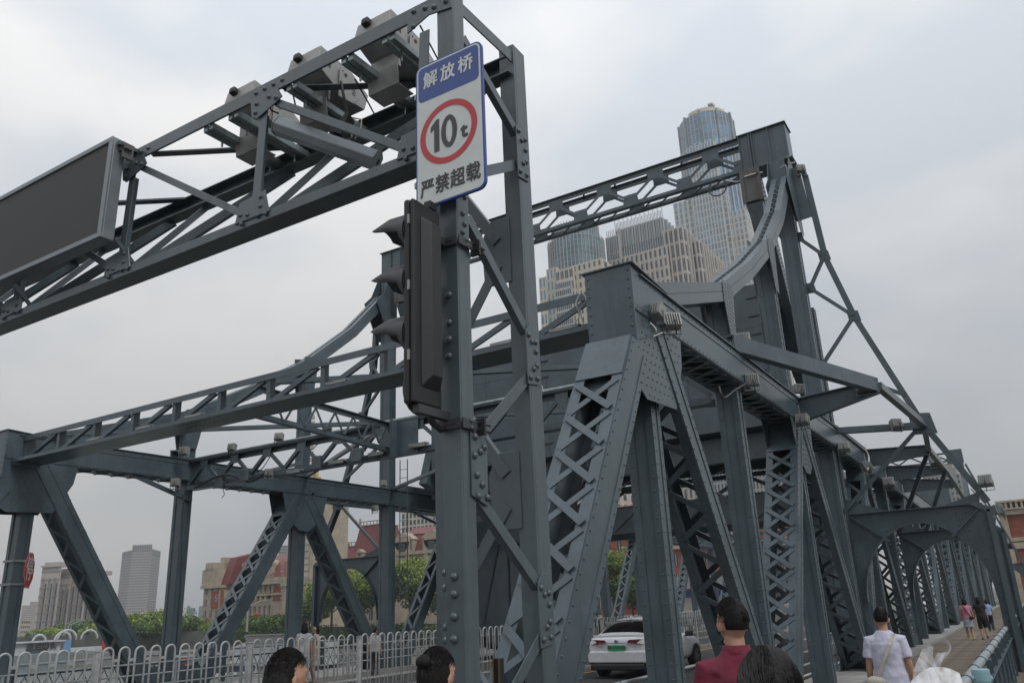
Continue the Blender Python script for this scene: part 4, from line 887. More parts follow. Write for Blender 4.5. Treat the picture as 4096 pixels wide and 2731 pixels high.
# dark lattice parapets (walkway outer edges)
PIPE = mat('rail_pipe_paint', (.24, .275, .295), .38, var=.15, scale=4, bump=.3, bscale=40)
def parapet(y, zt, lab, xa, xb, dx, r):
    t = thing('parapet', lab, 'railing', ((xa+xb)/2, y, -1.9))
    m = MB(); m.tube([(xa, y, zt), (xb, y, zt)], r, 12); m.build('handrail', PIPE, t, smooth=True)
    s = 1 if y < 5 else -1; yy = y-s*.05
    m = MB(); m.bar((xa, yy, zt-.24), (xb, yy, zt-.24), .07, .012, (0, 1, 0)); m.bar((xa, yy-.03, zt-.205), (xb, yy-.03, zt-.205), .07, .01, (0, 0, 1)); m.bar((xa, yy, -1.76), (xb, yy, -1.76), .06, .03, (0, 1, 0)); m.build('rail', STEEL, t)
    x = xa+.3; i = 0; st = MB()
    while x < xb:
        m = MB(); m.box(x-.03, x+.03, yy-.035, yy+.035, -1.9, zt-.03); m.box(x-.008, x+.008, y-.09, y-.03, -1.9, zt-.05); m.build('baluster', STEEL, t)
        for zz in (zt-.2, zt-.6): m2 = st.dome((x, yy+.036, zz), (0, 1, 0), .014)
        m = MB(); m.tube([(x+dx/2, y+(r+.006)*math.cos(a*math.pi/6), zt+(r+.006)*math.sin(a*math.pi/6)) for a in range(12)], .008, 5, closed=True); m.build('pipe_clamp', STEEL, t, smooth=True)
        h = (zt-.28+1.73); n = max(2, int(dx/.3))
        for k in range(n):
            a, b = x+dx*k/n, x+dx*(k+1)/n
            st.bar((a, yy, -1.73), (b, yy, zt-.28), .022, .012, (0, 1, 0)); st.bar((b, yy+.012, -1.73), (a, yy+.012, zt-.28), .022, .012, (0, 1, 0))
        x += dx; i += 1
    st.build('lattice', STEEL, t, kind='stuff')
parapet(.84, -.93, 'grey pipe handrail with lattice infill on the outer edge of the plank walkway', 5.2, 94, 1.35, .055)
parapet(22.75, -.93, 'dark lattice parapet along the far edge of the bridge behind the white fence', 5.2, 94, 2.2, .035)
# inner rails between walkway and truss
for y, lab in ((4.62, 'low grey pipe rail between the roadway and the near truss'), (18.85, 'low grey pipe rail between the roadway and the far truss')):
    t = thing('pipe_rail', lab, 'railing', (50, y, -1.8)); m = MB()
    for z in (-.95, -1.2, -1.45): m.tube([(5.5, y, z), (94, y, z)], .022, 6)
    m.build('rail', PIPE, t, smooth=True)
    x = 5.6
    while x < 94: m = MB(); m.box(x-.025, x+.025, y-.025, y+.025, -1.8, -.93); m.build('rail_post', PIPE, t); x += 2.1
# ================================================================ trees
def leaf_tri(m, c, r, rnd):
    n = V((rnd.gauss(0, 1), rnd.gauss(0, 1), rnd.gauss(.6, 1))).normalized(); u = n.orthogonal().normalized(); t = n.cross(u); a = rnd.random()*6.28
    u, t = u*math.cos(a)+t*math.sin(a), t*math.cos(a)-u*math.sin(a)
    m.add([c-u*r, c-t*r*.5, c+u*r, c+t*r*.5+n*r*.2], [(0, 1, 2, 3)])
def tree(label, x, y, z0, h, r, n=2200, yellow=.3, group=None, ls=.2, name='tree', seed=1, dark=.42, trunk=True, low=.28):
    rnd = random.Random(seed); t = thing(name, label, name.replace('_', ' '), (x, y, z0), group)
    if trunk:
        m = MB(); m.tube([(x, y, z0-.3), (x+.1, y, z0+h*.3), (x-.1, y+.1, z0+h*.6), (x, y, z0+h*.85)], [h*.025, h*.02, h*.014, h*.005], 8)
        for k in range(7):
            a = k*2.4; zz = z0+h*(.3+.06*k); m.tube([(x, y, zz), (x+math.cos(a)*r*.4, y+math.sin(a)*r*.4, zz+h*.12), (x+math.cos(a)*r*.7, y+math.sin(a)*r*.7, zz+h*.2)], [h*.012, h*.008, h*.003], 6)
        m.build('trunk', BARK, t, smooth=True)
    cl = []
    for k in range(int(16+r*5)):
        while True:
            q = V((rnd.uniform(-1, 1), rnd.uniform(-1, 1), rnd.uniform(-1, 1)))
            if .25 < q.length < 1: break
        s = 1 if q.z > 0 else .9
        rc_ = rnd.random(); cl.append((V((x+q.x*r*.8*s, y+q.y*r*.8*s, z0+h*(low+(1-low)*.5)+q.z*h*(1-low)*.43)), r*rnd.uniform(.22, .38), q, rc_))
    m = MB(); n = int(n*2.3); ls = ls*1.15
    for k in range(n):
        c, cr, q, rc_ = rnd.choice(cl); d = V((rnd.gauss(0, 1), rnd.gauss(0, 1), rnd.gauss(0, 1))).normalized()*cr*(rnd.random()**.35)
        d.z *= .75; p = c+d
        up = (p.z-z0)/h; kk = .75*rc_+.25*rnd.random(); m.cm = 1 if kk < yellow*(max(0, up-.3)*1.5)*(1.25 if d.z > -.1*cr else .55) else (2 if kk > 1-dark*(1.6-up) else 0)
        leaf_tri(m, p, ls*rnd.uniform(.6, 1.3), rnd)
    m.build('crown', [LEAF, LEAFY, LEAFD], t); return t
G1 = 'trees on the far bank'
def tr(px, ytop, X, r, label, **k):
    p = atX(px, ytop, X); return tree(label, p.x, p.y, -2.3, p.z+2.3, r*1.25, **k)
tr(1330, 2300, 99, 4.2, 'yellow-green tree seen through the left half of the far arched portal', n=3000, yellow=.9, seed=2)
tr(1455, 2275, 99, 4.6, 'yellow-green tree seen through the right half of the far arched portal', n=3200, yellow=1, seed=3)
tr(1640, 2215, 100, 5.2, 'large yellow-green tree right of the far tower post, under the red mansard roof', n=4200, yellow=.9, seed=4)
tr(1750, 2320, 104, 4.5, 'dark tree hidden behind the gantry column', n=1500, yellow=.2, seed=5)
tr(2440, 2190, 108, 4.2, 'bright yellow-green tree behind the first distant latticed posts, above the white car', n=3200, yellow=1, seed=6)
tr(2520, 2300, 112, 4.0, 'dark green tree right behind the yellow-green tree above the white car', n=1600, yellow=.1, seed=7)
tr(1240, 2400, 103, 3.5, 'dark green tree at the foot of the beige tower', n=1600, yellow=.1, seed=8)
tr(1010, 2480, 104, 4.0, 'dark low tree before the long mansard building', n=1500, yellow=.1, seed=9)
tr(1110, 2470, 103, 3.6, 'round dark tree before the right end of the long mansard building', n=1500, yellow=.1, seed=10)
for i, (px, yt, D, r, yl) in enumerate(((630, 2462, 190, 8, .8), (600, 2500, 185, 6, .2), (690, 2490, 180, 6, .3), (770, 2490, 190, 6, .9), (815, 2520, 180, 4, .3))):
    p = atD(px, yt, D)
    tree(['tall yellow-topped tree right of the big far diagonal', 'dark tree low beside the big far diagonal', 'dark green tree just left of the second far post', 'yellow-green tree between the second far post and the latticed diagonal', 'small green tree by the red boat'][i], p.x, p.y, -2.3, p.z+2.3, r, n=2600, yellow=yl*.6, ls=.28, seed=20+i)
for i, (px, yt, D, r, yl) in enumerate(((430, 2482, 260, 8, .0), (460, 2490, 255, 8, .0), (500, 2486, 260, 9, .0), (540, 2490, 255, 8, .1), (400, 2515, 240, 5, .9), (345, 2500, 300, 7, .1), (285, 2505, 300, 7, .1), (190, 2530, 240, 5, .8), (440, 2505, 215, 6, .9), (480, 2510, 210, 6, .5), (230, 2535, 230, 4, .8), (380, 2532, 230, 4, .7))):
    p = atD(px, yt, D)
    tree(['dark distant tree','broad dark distant tree','tallest dark distant tree','dark distant tree with yellowish tips','bright yellow-green distant bush','grey-green faint distant tree','faint distant tree left of the others','light green bush by the terraced building','yellow-green bush before the dark trees','olive bush before the dark trees','small light bush left of the pier lamps','small light bush behind the pier'][i]+[' left of the belt under the apartments',' in the middle of the belt',' in the belt behind the pier lamps',' at the right end of the belt',' before the apartments',' beyond the pier',' beyond the pier','',' right of the pier',' right of the pier','',''][i], p.x, p.y, -2.3, p.z+2.3, r, n=900, yellow=yl, ls=.5, seed=40+i, group='distant belt of trees')
# hedge on the far embankment
m = MB(); rnd = random.Random(5)
for k in range(9000):
    y = rnd.uniform(60, 128); hh = 2.2+.7*math.sin(y*.7)+.5*math.sin(y*2.1); m.cm = 2 if rnd.random() < .45 else 0
    leaf_tri(m, V((102+rnd.uniform(-2.5, 2.5), y, -5.2+(hh*.5+2.1)*rnd.random()**.6)), .22, rnd)
m.build('hedge', [LEAF, LEAFY, LEAFD], None, 'dense dark green shrubs growing along the far embankment', 'hedge', kind='stuff')
# ================================================================ buildings
def bbox(t, x0, x1, y0, y1, z0, z1, wall, win=None, nX=0, nY=0, nz=0, ww=.55, wh=.55, solo=False, dep=.12, name='wall', sill=None, mt2=None, zoff=0, fins=0, rows=None, wname='window', floor_line=None):
    """block with windows on the faces turned to the camera (-X and -Y); windows stand in frames, panes recessed by their frame depth"""
    m = MB(); m.box(x0, x1, y0, y1, z0, z1); wl = m.build(name, wall, t)
    if not win: return wl
    h = (z1-z0-zoff)/nz; st = MB(); fr = MB(); FR = mt2 or MULL
    for face, n in (('x', nX), ('y', nY)):
        if not n: continue
        a0, a1 = (y0, y1) if face == 'x' else (x0, x1); w = (a1-a0)/n
        for i in range(n):
            for j in range(nz):
                u0, u1 = a0+w*(i+.5-ww/2), a0+w*(i+.5+ww/2); v0, v1 = z0+h*(j+.5-wh/2), z0+h*(j+.5+wh/2); B = MB() if solo else st
                if face == 'x':
                    B.box(x0-.03, x0-.003, u0, u1, v0, v1)
                    if solo or ww*w > 1: (fr if not solo else fr).box(x0-dep, x0-.031, (u0+u1)/2-.04, (u0+u1)/2+.04, v0, v1)
                    if fins: fr.box(x0-fins, x0-.004, u1+.02, u1+.02+w*(1-ww)*.5, v0-h*(1-wh)/2, v1+h*(1-wh)/2) if j == 0 or fins else 0
                else:
                    B.box(u0, u1, y0-.03, y0-.003, v0, v1)
                    if fins: fr.box(u1+.02, u1+.02+w*(1-ww)*.5, y0-fins, y0-.004, v0-h*(1-wh)/2, v1+h*(1-wh)/2)
                if solo: B.build(wname, win, wl)
    if st.v: st.build('windows', win, wl, kind='stuff')
    if fr.v: fr.build('window_bars', FR, wl, kind='stuff')
    if floor_line:
        m = MB()
        for j in range(1, nz): m.box(x0-.06, x0-.032, y0, y1, z0+h*j-.12, z0+h*j+.12); m.box(x0, x1, y0-.06, y0-.032, z0+h*j-.12, z0+h*j+.12)
        m.build('floor_bands', floor_line, wl, kind='stuff')
    return wl
def P(px, py, X): return atX(px, py, X)
# --- right skyscraper: glazed drum over a stepped tan shaft
XS = 500.
t = thing('skyscraper', 'tallest skyscraper, tan shaft with blue glass strips and a round blue glass top', 'skyscraper', (XS+20, P(2830, 900, XS).y, -3))
cA = P(2830, 560, XS+20); rA = (P(2729, 520, XS+20)-P(2931, 520, XS+20)).length/2*.97; cx, cy = XS+20, cA.y
zt0 = P(2830, 435, XS).z; zt1 = P(2830, 560, XS).z; zt2 = P(2830, 700, XS).z
m = MB(); m.lathe([(rA, zt2-30), (rA, zt0)], (cx, cy, 0), (0, 0, 1), 40); dr = m.build('glass_drum', BGLASS, t)
m = MB()
for k in range(40):
    a = 2*math.pi*k/40; m.box(0, 0, 0, 0, 0, 0) if 0 else m.hexa((cx+rA*1.01*math.cos(a), cy+rA*1.01*math.sin(a), (zt0+zt1)/2-15), (.3*math.cos(a), .3*math.sin(a), 0), (-.22*math.sin(a), .22*math.cos(a), 0), (0, 0, (zt0-zt1)/2+15))
for j in range(14): z = zt0-j*4.2; m.lathe([(rA+.15, z-.2), (rA+.25, z), (rA+.15, z+.2)], (cx, cy, 0), (0, 0, 1), 40)
m.build('mullions', MULL, dr, kind='stuff')
m = MB()
for k in range(10): a = 2*math.pi*k/10+.1; m.hexa((cx+rA*1.03*math.cos(a), cy+rA*1.03*math.sin(a), zt0-20), (.9*math.cos(a), .9*math.sin(a), 0), (-.7*math.sin(a), .7*math.cos(a), 0), (0, 0, 21))
m.build('dark_piers', GGLASS, dr, kind='stuff')
zc = P(2830, 408, XS).z; m = MB(); rc = rA*.80; m.lathe([(rc, zt0), (rc, zt0+1.5), (rc*.97, zt0+3)], (cx, cy, 0), (0, 0, 1), 36); m.build('drum_collar', DGLASS, t)
m = MB(); seg = 30; m.lathe([(rc*1.02, zt0+2), (rc*1.02, zc), (rc*.96, zc), (rc*.96, zt0+2)], (cx, cy, 0), (0, 0, 1), seg, math.radians(60), math.radians(330)); m.build('crown_ring', TAN, t)
m = MB(); 
for k in range(14): a = math.radians(60+k*20); m.tube([(cx+rc*math.cos(a), cy+rc*math.sin(a), zc), (cx+rc*math.cos(a), cy+rc*math.sin(a), zc+2)], .12, 4)
m.tube([(cx-rc*.6, cy+rc*.2, zc), (cx-rc*.5, cy, zc+4), (cx-rc*.2, cy-rc*.6, zc+5.5), (cx-rc*.2, cy-rc*.62, zc+8)], .3, 5); m.hexa((cx-rc*.3, cy-rc*.55, zc+3), (rc*.5, 0, 0), (0, rc*.12, 0), (0, 0, .6)); m.build('roof_crane', MULL, t)
m = MB(); m.lathe([(rA*1.09, zt2-120), (rA*1.09, zt1-2), (rA*1.0, zt1+4)], (cx, cy, 0), (0, 0, 1), 12); sh = m.build('glass_shoulder', BGLASS, t)
m = MB()
for k in range(36): a = 2*math.pi*k/36; m.hexa((cx+rA*1.1*math.cos(a), cy+rA*1.1*math.sin(a), (zt1+zt2-60)/2), (.4*math.cos(a), .4*math.sin(a), 0), (-.4*math.sin(a), .4*math.cos(a), 0), (0, 0, (zt1-zt2+60)/2))
m.build('mullions', MULL, sh, kind='stuff')
ya, yb = P(2795, 640, XS).y, P(2712, 700, XS).y
yR = P(2870, 640, XS).y; yL = P(2758, 640, XS).y; zz = P(2800, 590, XS).z
bbox(t, XS-4, XS+10, yR, yL, -3, zz, TAN, BGLASS, 9, 0, 60, .6, .85)
z1_ = P(2800, 790, XS).z; bbox(t, XS-2, XS+44, P(2925, 900, XS).y, P(2705, 900, XS).y, -3, z1_, TAN, BGLASS, 11, 12, 60, .52, .82)
z1_ = P(2960, 830, XS).z; bbox(t, XS+3, XS+40, P(2985, 900, XS).y, P(2690, 900, XS).y, -3, z1_, TAN, BGLASS, 18, 14, 56, .48, .75)
z1_ = P(3000, 1010, XS).z; bbox(t, XS+8, XS+50, P(3030, 1000, XS).y, P(2680, 1000, XS).y, -3, z1_, TAN, DGLASS, 24, 16, 48, .45, .66)
# --- middle building: stepped stone block with metal fins
XM = 330.
t = thing('office_building', 'stepped grey-tan office building with vertical metal fins between the two glass-topped towers', 'office building', (XM+20, P(2560, 1000, XM).y, -3))
yC = P(2662, 1000, XM).y
FINS = MULL
za = P(2540, 885, XM).z; bbox(t, XM+4, XM+60, P(2655, 900, XM+4).y, P(2462, 900, XM+4).y, -3, za, TAN2, GGLASS, 20, 14, 10, .62, .94, fins=.9, mt2=FINS)
za2 = P(2560, 1010, XM).z; bbox(t, XM, XM+50, P(2668, 1000, XM).y, P(2424, 1000, XM).y, -3, za2, TAN2, DGLASS, 13, 14, 30, .42, .68, fins=.5, mt2=TAN2)
za3 = P(2440, 945, XM).z; bbox(t, XM+1, XM+30, P(2475, 1000, XM).y, P(2424, 1000, XM).y, -3, za3, TAN2, GGLASS, 5, 0, 20, .6, .9, fins=.6, mt2=FINS)
za4 = P(2660, 915, XM).z; bbox(t, XM+2, XM+52, P(2735, 1000, XM).y, P(2655, 1000, XM).y, -3, za4, TAN2, DGLASS, 4, 12, 22, .55, .8, fins=.9, mt2=TAN2)
za5 = P(2790, 960, XM+12).z; bbox(t, XM+12, XM+50, P(2800, 1000, XM+12).y, P(2735, 1000, XM+12).y, -3, za5, TAN2, DGLASS, 4, 10, 22, .5, .8, fins=.9, mt2=TAN2)
za6 = P(2840, 1020, XM+30).z; bbox(t, XM+30, XM+60, P(2850, 1000, XM+30).y, P(2780, 1000, XM+30).y, -3, za6, TAN2, DGLASS, 4, 8, 20, .5, .8, fins=.9, mt2=TAN2)
m = MB()
y0_, y1_ = P(2655, 900, XM+4).y, P(2462, 900, XM+4).y
for k in range(34): y = y0_+(y1_-y0_)*k/33; m.box(XM+3.2, XM+3.6, y-.12, y+.12, za-10, za+3.5+1.5*(k % 3 == 0))
for k in range(14): y = yC-(yC-P(2850, 1000, XM+30).y)*k/13; m.box(XM+1+k*2, XM+1.5+k*2, y-.15, y+.15, za5-16-k*.8, za4+2-k*1.2)
y0_, y1_ = P(2475, 900, XM).y, P(2424, 900, XM).y
for k in range(8): y = y0_+(y1_-y0_)*k/7; m.box(XM-.2, XM+.2, y-.12, y+.12, za3-12, za3+3)
m.build('fins', MULL, t, kind='stuff')
# --- left round-topped building
XL = 300.
t = thing('round_topped_building', 'pale stone building with a round grey-green glass drum on top, behind the gantry', 'office building', (XL+20, P(2300, 1100, XL).y, -3))
c = P(2305, 1000, XL+16); rD = (P(2207, 1050, XL+16)-P(2403, 1050, XL+16)).length/2; zt = P(2305, 925, XL+16).z; z2_ = P(2305, 985, XL+16).z
m = MB(); m.lathe([(rD, -3), (rD, z2_), (rD*.84, z2_+.1), (rD*.84, zt)], (XL+16, c.y, 0), (0, 0, 1), 36); d_ = m.build('glass_drum', GGLASS, t)
m = MB()
for k in range(48): a = 2*math.pi*k/48; m.hexa((XL+16+rD*1.01*math.cos(a), c.y+rD*1.01*math.sin(a), z2_-9), (.25*math.cos(a), .25*math.sin(a), 0), (-.12*math.sin(a), .12*math.cos(a), 0), (0, 0, 10.4)); m.hexa((XL+16+rD*.85*math.cos(a), c.y+rD*.85*math.sin(a), (z2_+zt)/2), (.2*math.cos(a), .2*math.sin(a), 0), (-.12*math.sin(a), .12*math.cos(a), 0), (0, 0, (zt-z2_)/2+.8))
for j in range(7): z = z2_-j*2.6; m.lathe([(rD+.1, z-.12), (rD+.2, z), (rD+.1, z+.12)], (XL+16, c.y, 0), (0, 0, 1), 36)
m.build('mullions', MULL, d_, kind='stuff')
bbox(t, XL, XL+30, P(2412, 1100, XL).y, P(2290, 1100, XL).y, -3, P(2360, 1043, XL).z, TAN, DGLASS, 6, 4, 36, .4, .6)
bbox(t, XL-1.5, XL+30, P(2300, 1100, XL).y, P(2228, 1100, XL).y, -3, P(2260, 1080, XL).z, TAN, DGLASS, 4, 3, 26, .72, .7)
bbox(t, XL-3, XL+28, P(2295, 1130, XL).y, P(2232, 1130, XL).y, -3, P(2260, 1135, XL).z, MULL, DGLASS, 8, 0, 40, .7, .7)
bbox(t, XL-.5, XL+25, P(2230, 1100, XL).y, P(2188, 1100, XL).y, -3, P(2205, 1075, XL).z, TAN, BGLASS, 3, 3, 26, .4, .72)
bbox(t, XL-2, XL+22, P(2190, 1100, XL).y, P(2163, 1100, XL).y, -3, P(2176, 1115, XL).z, TAN, BGLASS, 2, 3, 25, .45, .75)
bbox(t, XL+.5, XL+32, P(2420, 1300, XL).y, P(2300, 1300, XL).y, -3, P(2380, 1120, XL).z, TAN, BGLASS, 6, 3, 25, .45, .75)
# --- office tower at left
D = 430.
t = thing('office_tower', 'tall grey office tower with a grid of small windows standing alone at left', 'office tower', atD(548, 2440, D))
def corners(pts, D): return [atD(a, b, D) for a, b in pts]
pA, pB, pC_, pD_ = atD(466, 2430, D+14), atD(505, 2430, D), atD(585, 2430, D-3), atD(622, 2430, D+14)
ztp = atD(548, 2178, D).z
def wallseg(t, a, b, z0, z1, wall, win, n, nz, ww=.6, wh=.55, top=.12, thick=6):
    a = V((a.x, a.y, 0)); b = V((b.x, b.y, 0)); d = (b-a); L = d.length; d.normalize(); nrm = V((-d.y, d.x, 0))
    if nrm.dot(a) > 0: nrm = -nrm
    m = MB(); m.prism([a+V((0, 0, z0)), b+V((0, 0, z0)), b+V((0, 0, z1)), a+V((0, 0, z1))], -nrm*thick); wl = m.build('wall', wall, t)
    st = MB(); h = (z1-z0)*(1-top)/nz
    for i in range(n):
        for j in range(nz):
            c = a+d*L*(i+.5)/n+nrm*.06+V((0, 0, z0+h*(j+.5))); st.hexa(c, d*L/n*ww/2, nrm*.05, (0, 0, h*wh/2))
        if top: c = a+d*L*(i+.5)/n+nrm*.06+V((0, 0, z1-(z1-z0)*top*.5)); st.hexa(c, d*L/n*ww/2, nrm*.05, (0, 0, (z1-z0)*top*.42))
    st.build('windows', win, wl, kind='stuff'); return wl
OFF = mat('office_cladding', (.40, .38, .38), .7, var=.06)
wallseg(t, pA, pB, -3, atD(480, 2199, D).z, OFF, OFFW, 9, 27, .55, .5, .07, .3)
wallseg(t, pB, pC_, -3, ztp, OFF, OFFW, 11, 28, .66, .55, .1, .3)
wallseg(t, pC_, pD_, -3, ztp-2, OFF, OFFW, 12, 28, .5, .6, .1, .3)
# --- apartment blocks
JOINT = mat('joint_grey', (.20, .19, .19), .8)
APT = mat('apartment_cladding', (.37, .33, .31), .8, var=.07, scale=.05)
t = thing('apartment_block', 'cluster of tall pinkish-grey apartment slabs at far left, tallest at its left end', 'apartment block', atD(260, 2500, 360))
for i, (a, b, yt, dd) in enumerate(((140, 215, 2266, 0), (195, 262, 2292, 6), (258, 325, 2280, 3), (318, 392, 2300, 8))):
    q0, q1 = atD(a, 2490, 360+dd), atD(b, 2490, 355+dd); z = atD((a+b)/2, yt, 358+dd).z
    w_l = wallseg(t, q0, q1, -3, z, APT, APT, 1, 1, .1, .1, 0, .5); d = (q1-q0); d.z = 0; L = d.length; d.normalize(); nrm = V((d.y, -d.x, 0)); nrm = -nrm if nrm.dot(q0) > 0 else nrm
    st = MB(); fl = MB()
    for k in (.3, .62, .9):
        c = q0+d*L*k; c.z = 0; st.hexa(c+nrm*.1+V((0, 0, (z-8)/2)), d*L*.035, nrm*.08, (0, 0, (z-8)/2+2))
    for k in (.12, .2, .45, .52, .75, .82):
        c = q0+d*L*k; c.z = 0; fl.hexa(c+nrm*.12+V((0, 0, (z-6)/2)), d*L*.008, nrm*.1, (0, 0, (z-6)/2+2))
    for j in range(7): fl.hexa((q0+q1)/2*V((1, 1, 0)).x+nrm*0 if 0 else V(((q0.x+q1.x)/2, (q0.y+q1.y)/2, z*(j+.6)/7.2))+nrm*.1, d*L/2, nrm*.09, (0, 0, .18))
    st.build('balcony_strips', DGLASS, w_l, kind='stuff'); fl.build('wall_joints', JOINT, w_l, kind='stuff')
    m = MB(); m.hexa(V(((q0.x+q1.x)/2, (q0.y+q1.y)/2, z+.8))-nrm*3, d*L*.4, nrm*3, (0, 0, .8)); m.hexa(V(((q0.x+q1.x)/2, (q0.y+q1.y)/2, z+.2)), d*L*.51, nrm*.8, (0, 0, .3)); m.build('roof_parapet', APT, t)
# distant low buildings in haze
def slabD(name, label, cat, x0, x1, yt, yb, D, mt_, win=None, n=8, nz=6, group=None):
    q0, q1 = atD(x0, yb, D), atD(x1, yb, D); z = atD((x0+x1)/2, yt, D).z; t = thing(name, label, cat, ((q0.x+q1.x)/2, (q0.y+q1.y)/2, -3), group)
    wallseg(t, q0, q1, -3, z, mt_, win or DGLASS, n, nz, .5, .5, 0, 12); return t
slabD('apartment_block', 'hazy pale apartment slab low at the left edge behind the stop sign post', 'apartment block', 78, 110, 2420, 2500, 800, APT, None, 8, 14)
slabD('apartment_block', 'hazy apartment slab next to the tall cluster, with stepped roof', 'apartment block', 108, 138, 2405, 2500, 760, APT, None, 8, 16)
slabD('office_block', 'low grey office block with flat roof under the lone grey tower', 'office block', 556, 658, 2445, 2500, 300, STONE2, None, 9, 3)
slabD('office_block', 'white low building with dark window rows right of the second far post', 'office block', 738, 802, 2475, 2510, 330, LGREY, None, 10, 3)
slabD('distant_tower', 'faint blue-grey tower far away right of the second far post', 'tower', 742, 756, 2422, 2500, 900, GGLASS, BGLASS, 4, 12)
slabD('distant_tower', 'second faint tower far away, slightly lower with stepped top', 'tower', 756, 776, 2430, 2500, 880, GGLASS, BGLASS, 4, 12)
slabD('distant_tower', 'third faint tower far away beside the mansard building', 'tower', 790, 806, 2422, 2500, 940, GGLASS, BGLASS, 4, 12)
slabD('distant_tower', 'tiny faint tower far away right of the low office block', 'tower', 658, 668, 2452, 2500, 900, GGLASS, BGLASS, 3, 8)
slabD('office_block', 'small white building among the trees right of the apartment cluster', 'office block', 360, 420, 2495, 2520, 300, LGREY, None, 9, 2)
slabD('apartment_block', 'white apartment slab behind the red roof of the long mansard building', 'apartment block', 1105, 1145, 2180, 2400, 420, LGREY, None, 8, 26)
slabD('terrace_building', 'low grey terraced building with flat decks at the far left bank', 'building', 115, 240, 2530, 2560, 235, GALV, None, 12, 2)
slabD('grey_building', 'narrow grey building with tall windows at far left behind the stop sign post', 'building', 76, 112, 2478, 2560, 270, STONE2, None, 5, 4)
# --- long mansard building across the river
XE = 120.
t = thing('mansard_building', 'long beige stone building with red mansard roof and pilasters across the river', 'building', (XE, P(970, 2400, XE).y, -2.3))
yr_, yl_ = P(1136, 2400, XE).y, P(868, 2400, XE).y; zco = P(1133, 2332, XE).z
m = MB(); m.box(XE, XE+25, yr_, yl_, -2.3, zco); wl = m.build('wall', STONE, t)
m = MB(); m.box(XE-.9, XE+25, yr_-.6, yl_+.6, zco, zco+.9); m.box(XE-.6, XE+25, yr_-.4, yl_+.4, zco+.91, zco+1.3); m.build('cornice', STONE, t)
m = MB(); m.box(XE-.5, XE, yr_, yl_, 4.2, 4.6); m.box(XE-.4, XE, yr_, yl_, zco-2.2, zco-1.9); m.build('string_course', STONE, t)
n = 12
for i in range(n):
    y = yr_+3.5+(yl_-yr_-3.5)*(i+.5)/n; w_ = (yl_-yr_-3.5)/n
    for z0_, z1_ in ((5.0, 7.0), (8.0, 11.0), (-.5, 2.2)):
        if z1_ > zco-2.3: z1_ = zco-2.6
        m = MB(); m.box(XE-.03, XE-.003, y-w_*.2, y+w_*.2, z0_, z1_); wn = m.build('window', DGLASS, wl); m = MB(); m.box(XE-.1, XE-.031, y-.06, y+.06, z0_, z1_); m.box(XE-.1, XE-.031, y-w_*.2, y+w_*.2, (z0_+z1_)/2-.05, (z0_+z1_)/2+.05); m.box(XE-.22, XE-.031, y-w_*.26, y+w_*.26, z1_, z1_+.25); m.box(XE-.3, XE-.031, y-w_*.28, y+w_*.28, z0_-.25, z0_); m.build('frame', STONE, wn)
    m = MB(); m.box(XE-.45, XE, y+w_*.4, y+w_*.58, 4.7, zco-2.2); m.box(XE-.6, XE, y+w_*.36, y+w_*.62, zco-3, zco-2.3); m.build('pilaster', STONE, wl)
m = MB(); m.box(XE-.2, XE-.003, yr_+.3, yr_+3.2, 3.2, zco-.5); m.box(XE-.25, XE-.201, yr_+.3, yr_+.7, 3.2, zco-.5); m.build('brick_panel', BRICK, wl)
m = MB()
for k in range(12): m.box(XE-.32, XE-.26, yr_+.2, yr_+(1.0 if k % 2 else .7), 3.3+k*.75, 3.8+k*.75); m.box(XE-.32, XE-.26, yr_+(2.6 if k % 2 else 2.9), yr_+3.4, 3.3+k*.75, 3.8+k*.75)
m.build('quoins', STONE, wl)
zr = zco+4.6
m = MB(); m.prism([(XE+.3, yr_, zco+1.3), (XE+3, yr_+1.2, zr), (XE+22, yr_+1.2, zr), (XE+25, yr_, zco+1.3)], (0, yl_-yr_, 0)); rf = m.build('roof', ROOF, t)
m = MB(); m.prism([(XE+3, yr_+1.2, zr), (XE+12, yr_+1.2, zr+2.2), (XE+22, yr_+1.2, zr)], (0, yl_-yr_, 0)); m.build('upper_roof', ROOF, t)
for i in range(7):
    y = yr_+6+i*(yl_-yr_-6)/7; d_ = MB(); d_.box(XE+.2, XE+3, y-1.0, y+1.0, zco+1.4, zco+4); d_.lathe([(1.05, 0), (1.05, 2.8)], (XE+.2, y, zco+4), (1, 0, 0), 12); dd = d_.build('dormer', STONE, rf)
t.name = 'mansard_building'
# left end pavilion with corner
XP = 116.; t = thing('corner_building', 'grey stone corner building with stepped gable and red brick strips beside the mansard building', 'building', (XP, P(835, 2400, XP).y, -2.3))
ya, yb = P(880, 2400, XP).y, P(812, 2400, XP).y; z = P(850, 2340, XP).z
bbox(t, XP, XP+20, ya, yb, -2.3, z, STONE, DGLASS, 3, 0, 4, .35, .6, solo=True)
m = MB(); m.box(XP-.3, XP+8, yb-4, yb+.5, z, z+3.2); m.box(XP-.4, XP+8, yb-3, yb-.5, z+3.2, z+4.6); m.box(XP-.5, XP+20, ya-.3, yb+.6, z-.6, z-.01); m.box(XP+3, XP+8, yb-2.5, yb-1, z+4.6, z+5.8); m.build('gable', STONE, t)
m = MB(); m.box(XP-.15, XP-.003, yb-6.5, yb-5.6, 2, z-1); m.box(XP-.15, XP-.003, ya+.6, ya+2.6, z-4.6, z-1.2); m.build('brick_panel', BRICK, t)
m = MB(); m.prism([(XP+1, ya-1, z), (XP+3, ya-1, z+5.5), (XP+12, ya-1, z+7.5), (XP+18, ya-1, z)], (0, yb-ya-3, 0)); m.build('roof', ROOF, t)
text('5', 1.9, frame(V((0, -1, 0)), V((0, 0, 1)), V((-1, 0, 0)), V((XP-.2, P(868, 2392, XP).y, P(868, 2392, XP).z))), LGREY, t, 'numeral', .05, .04)
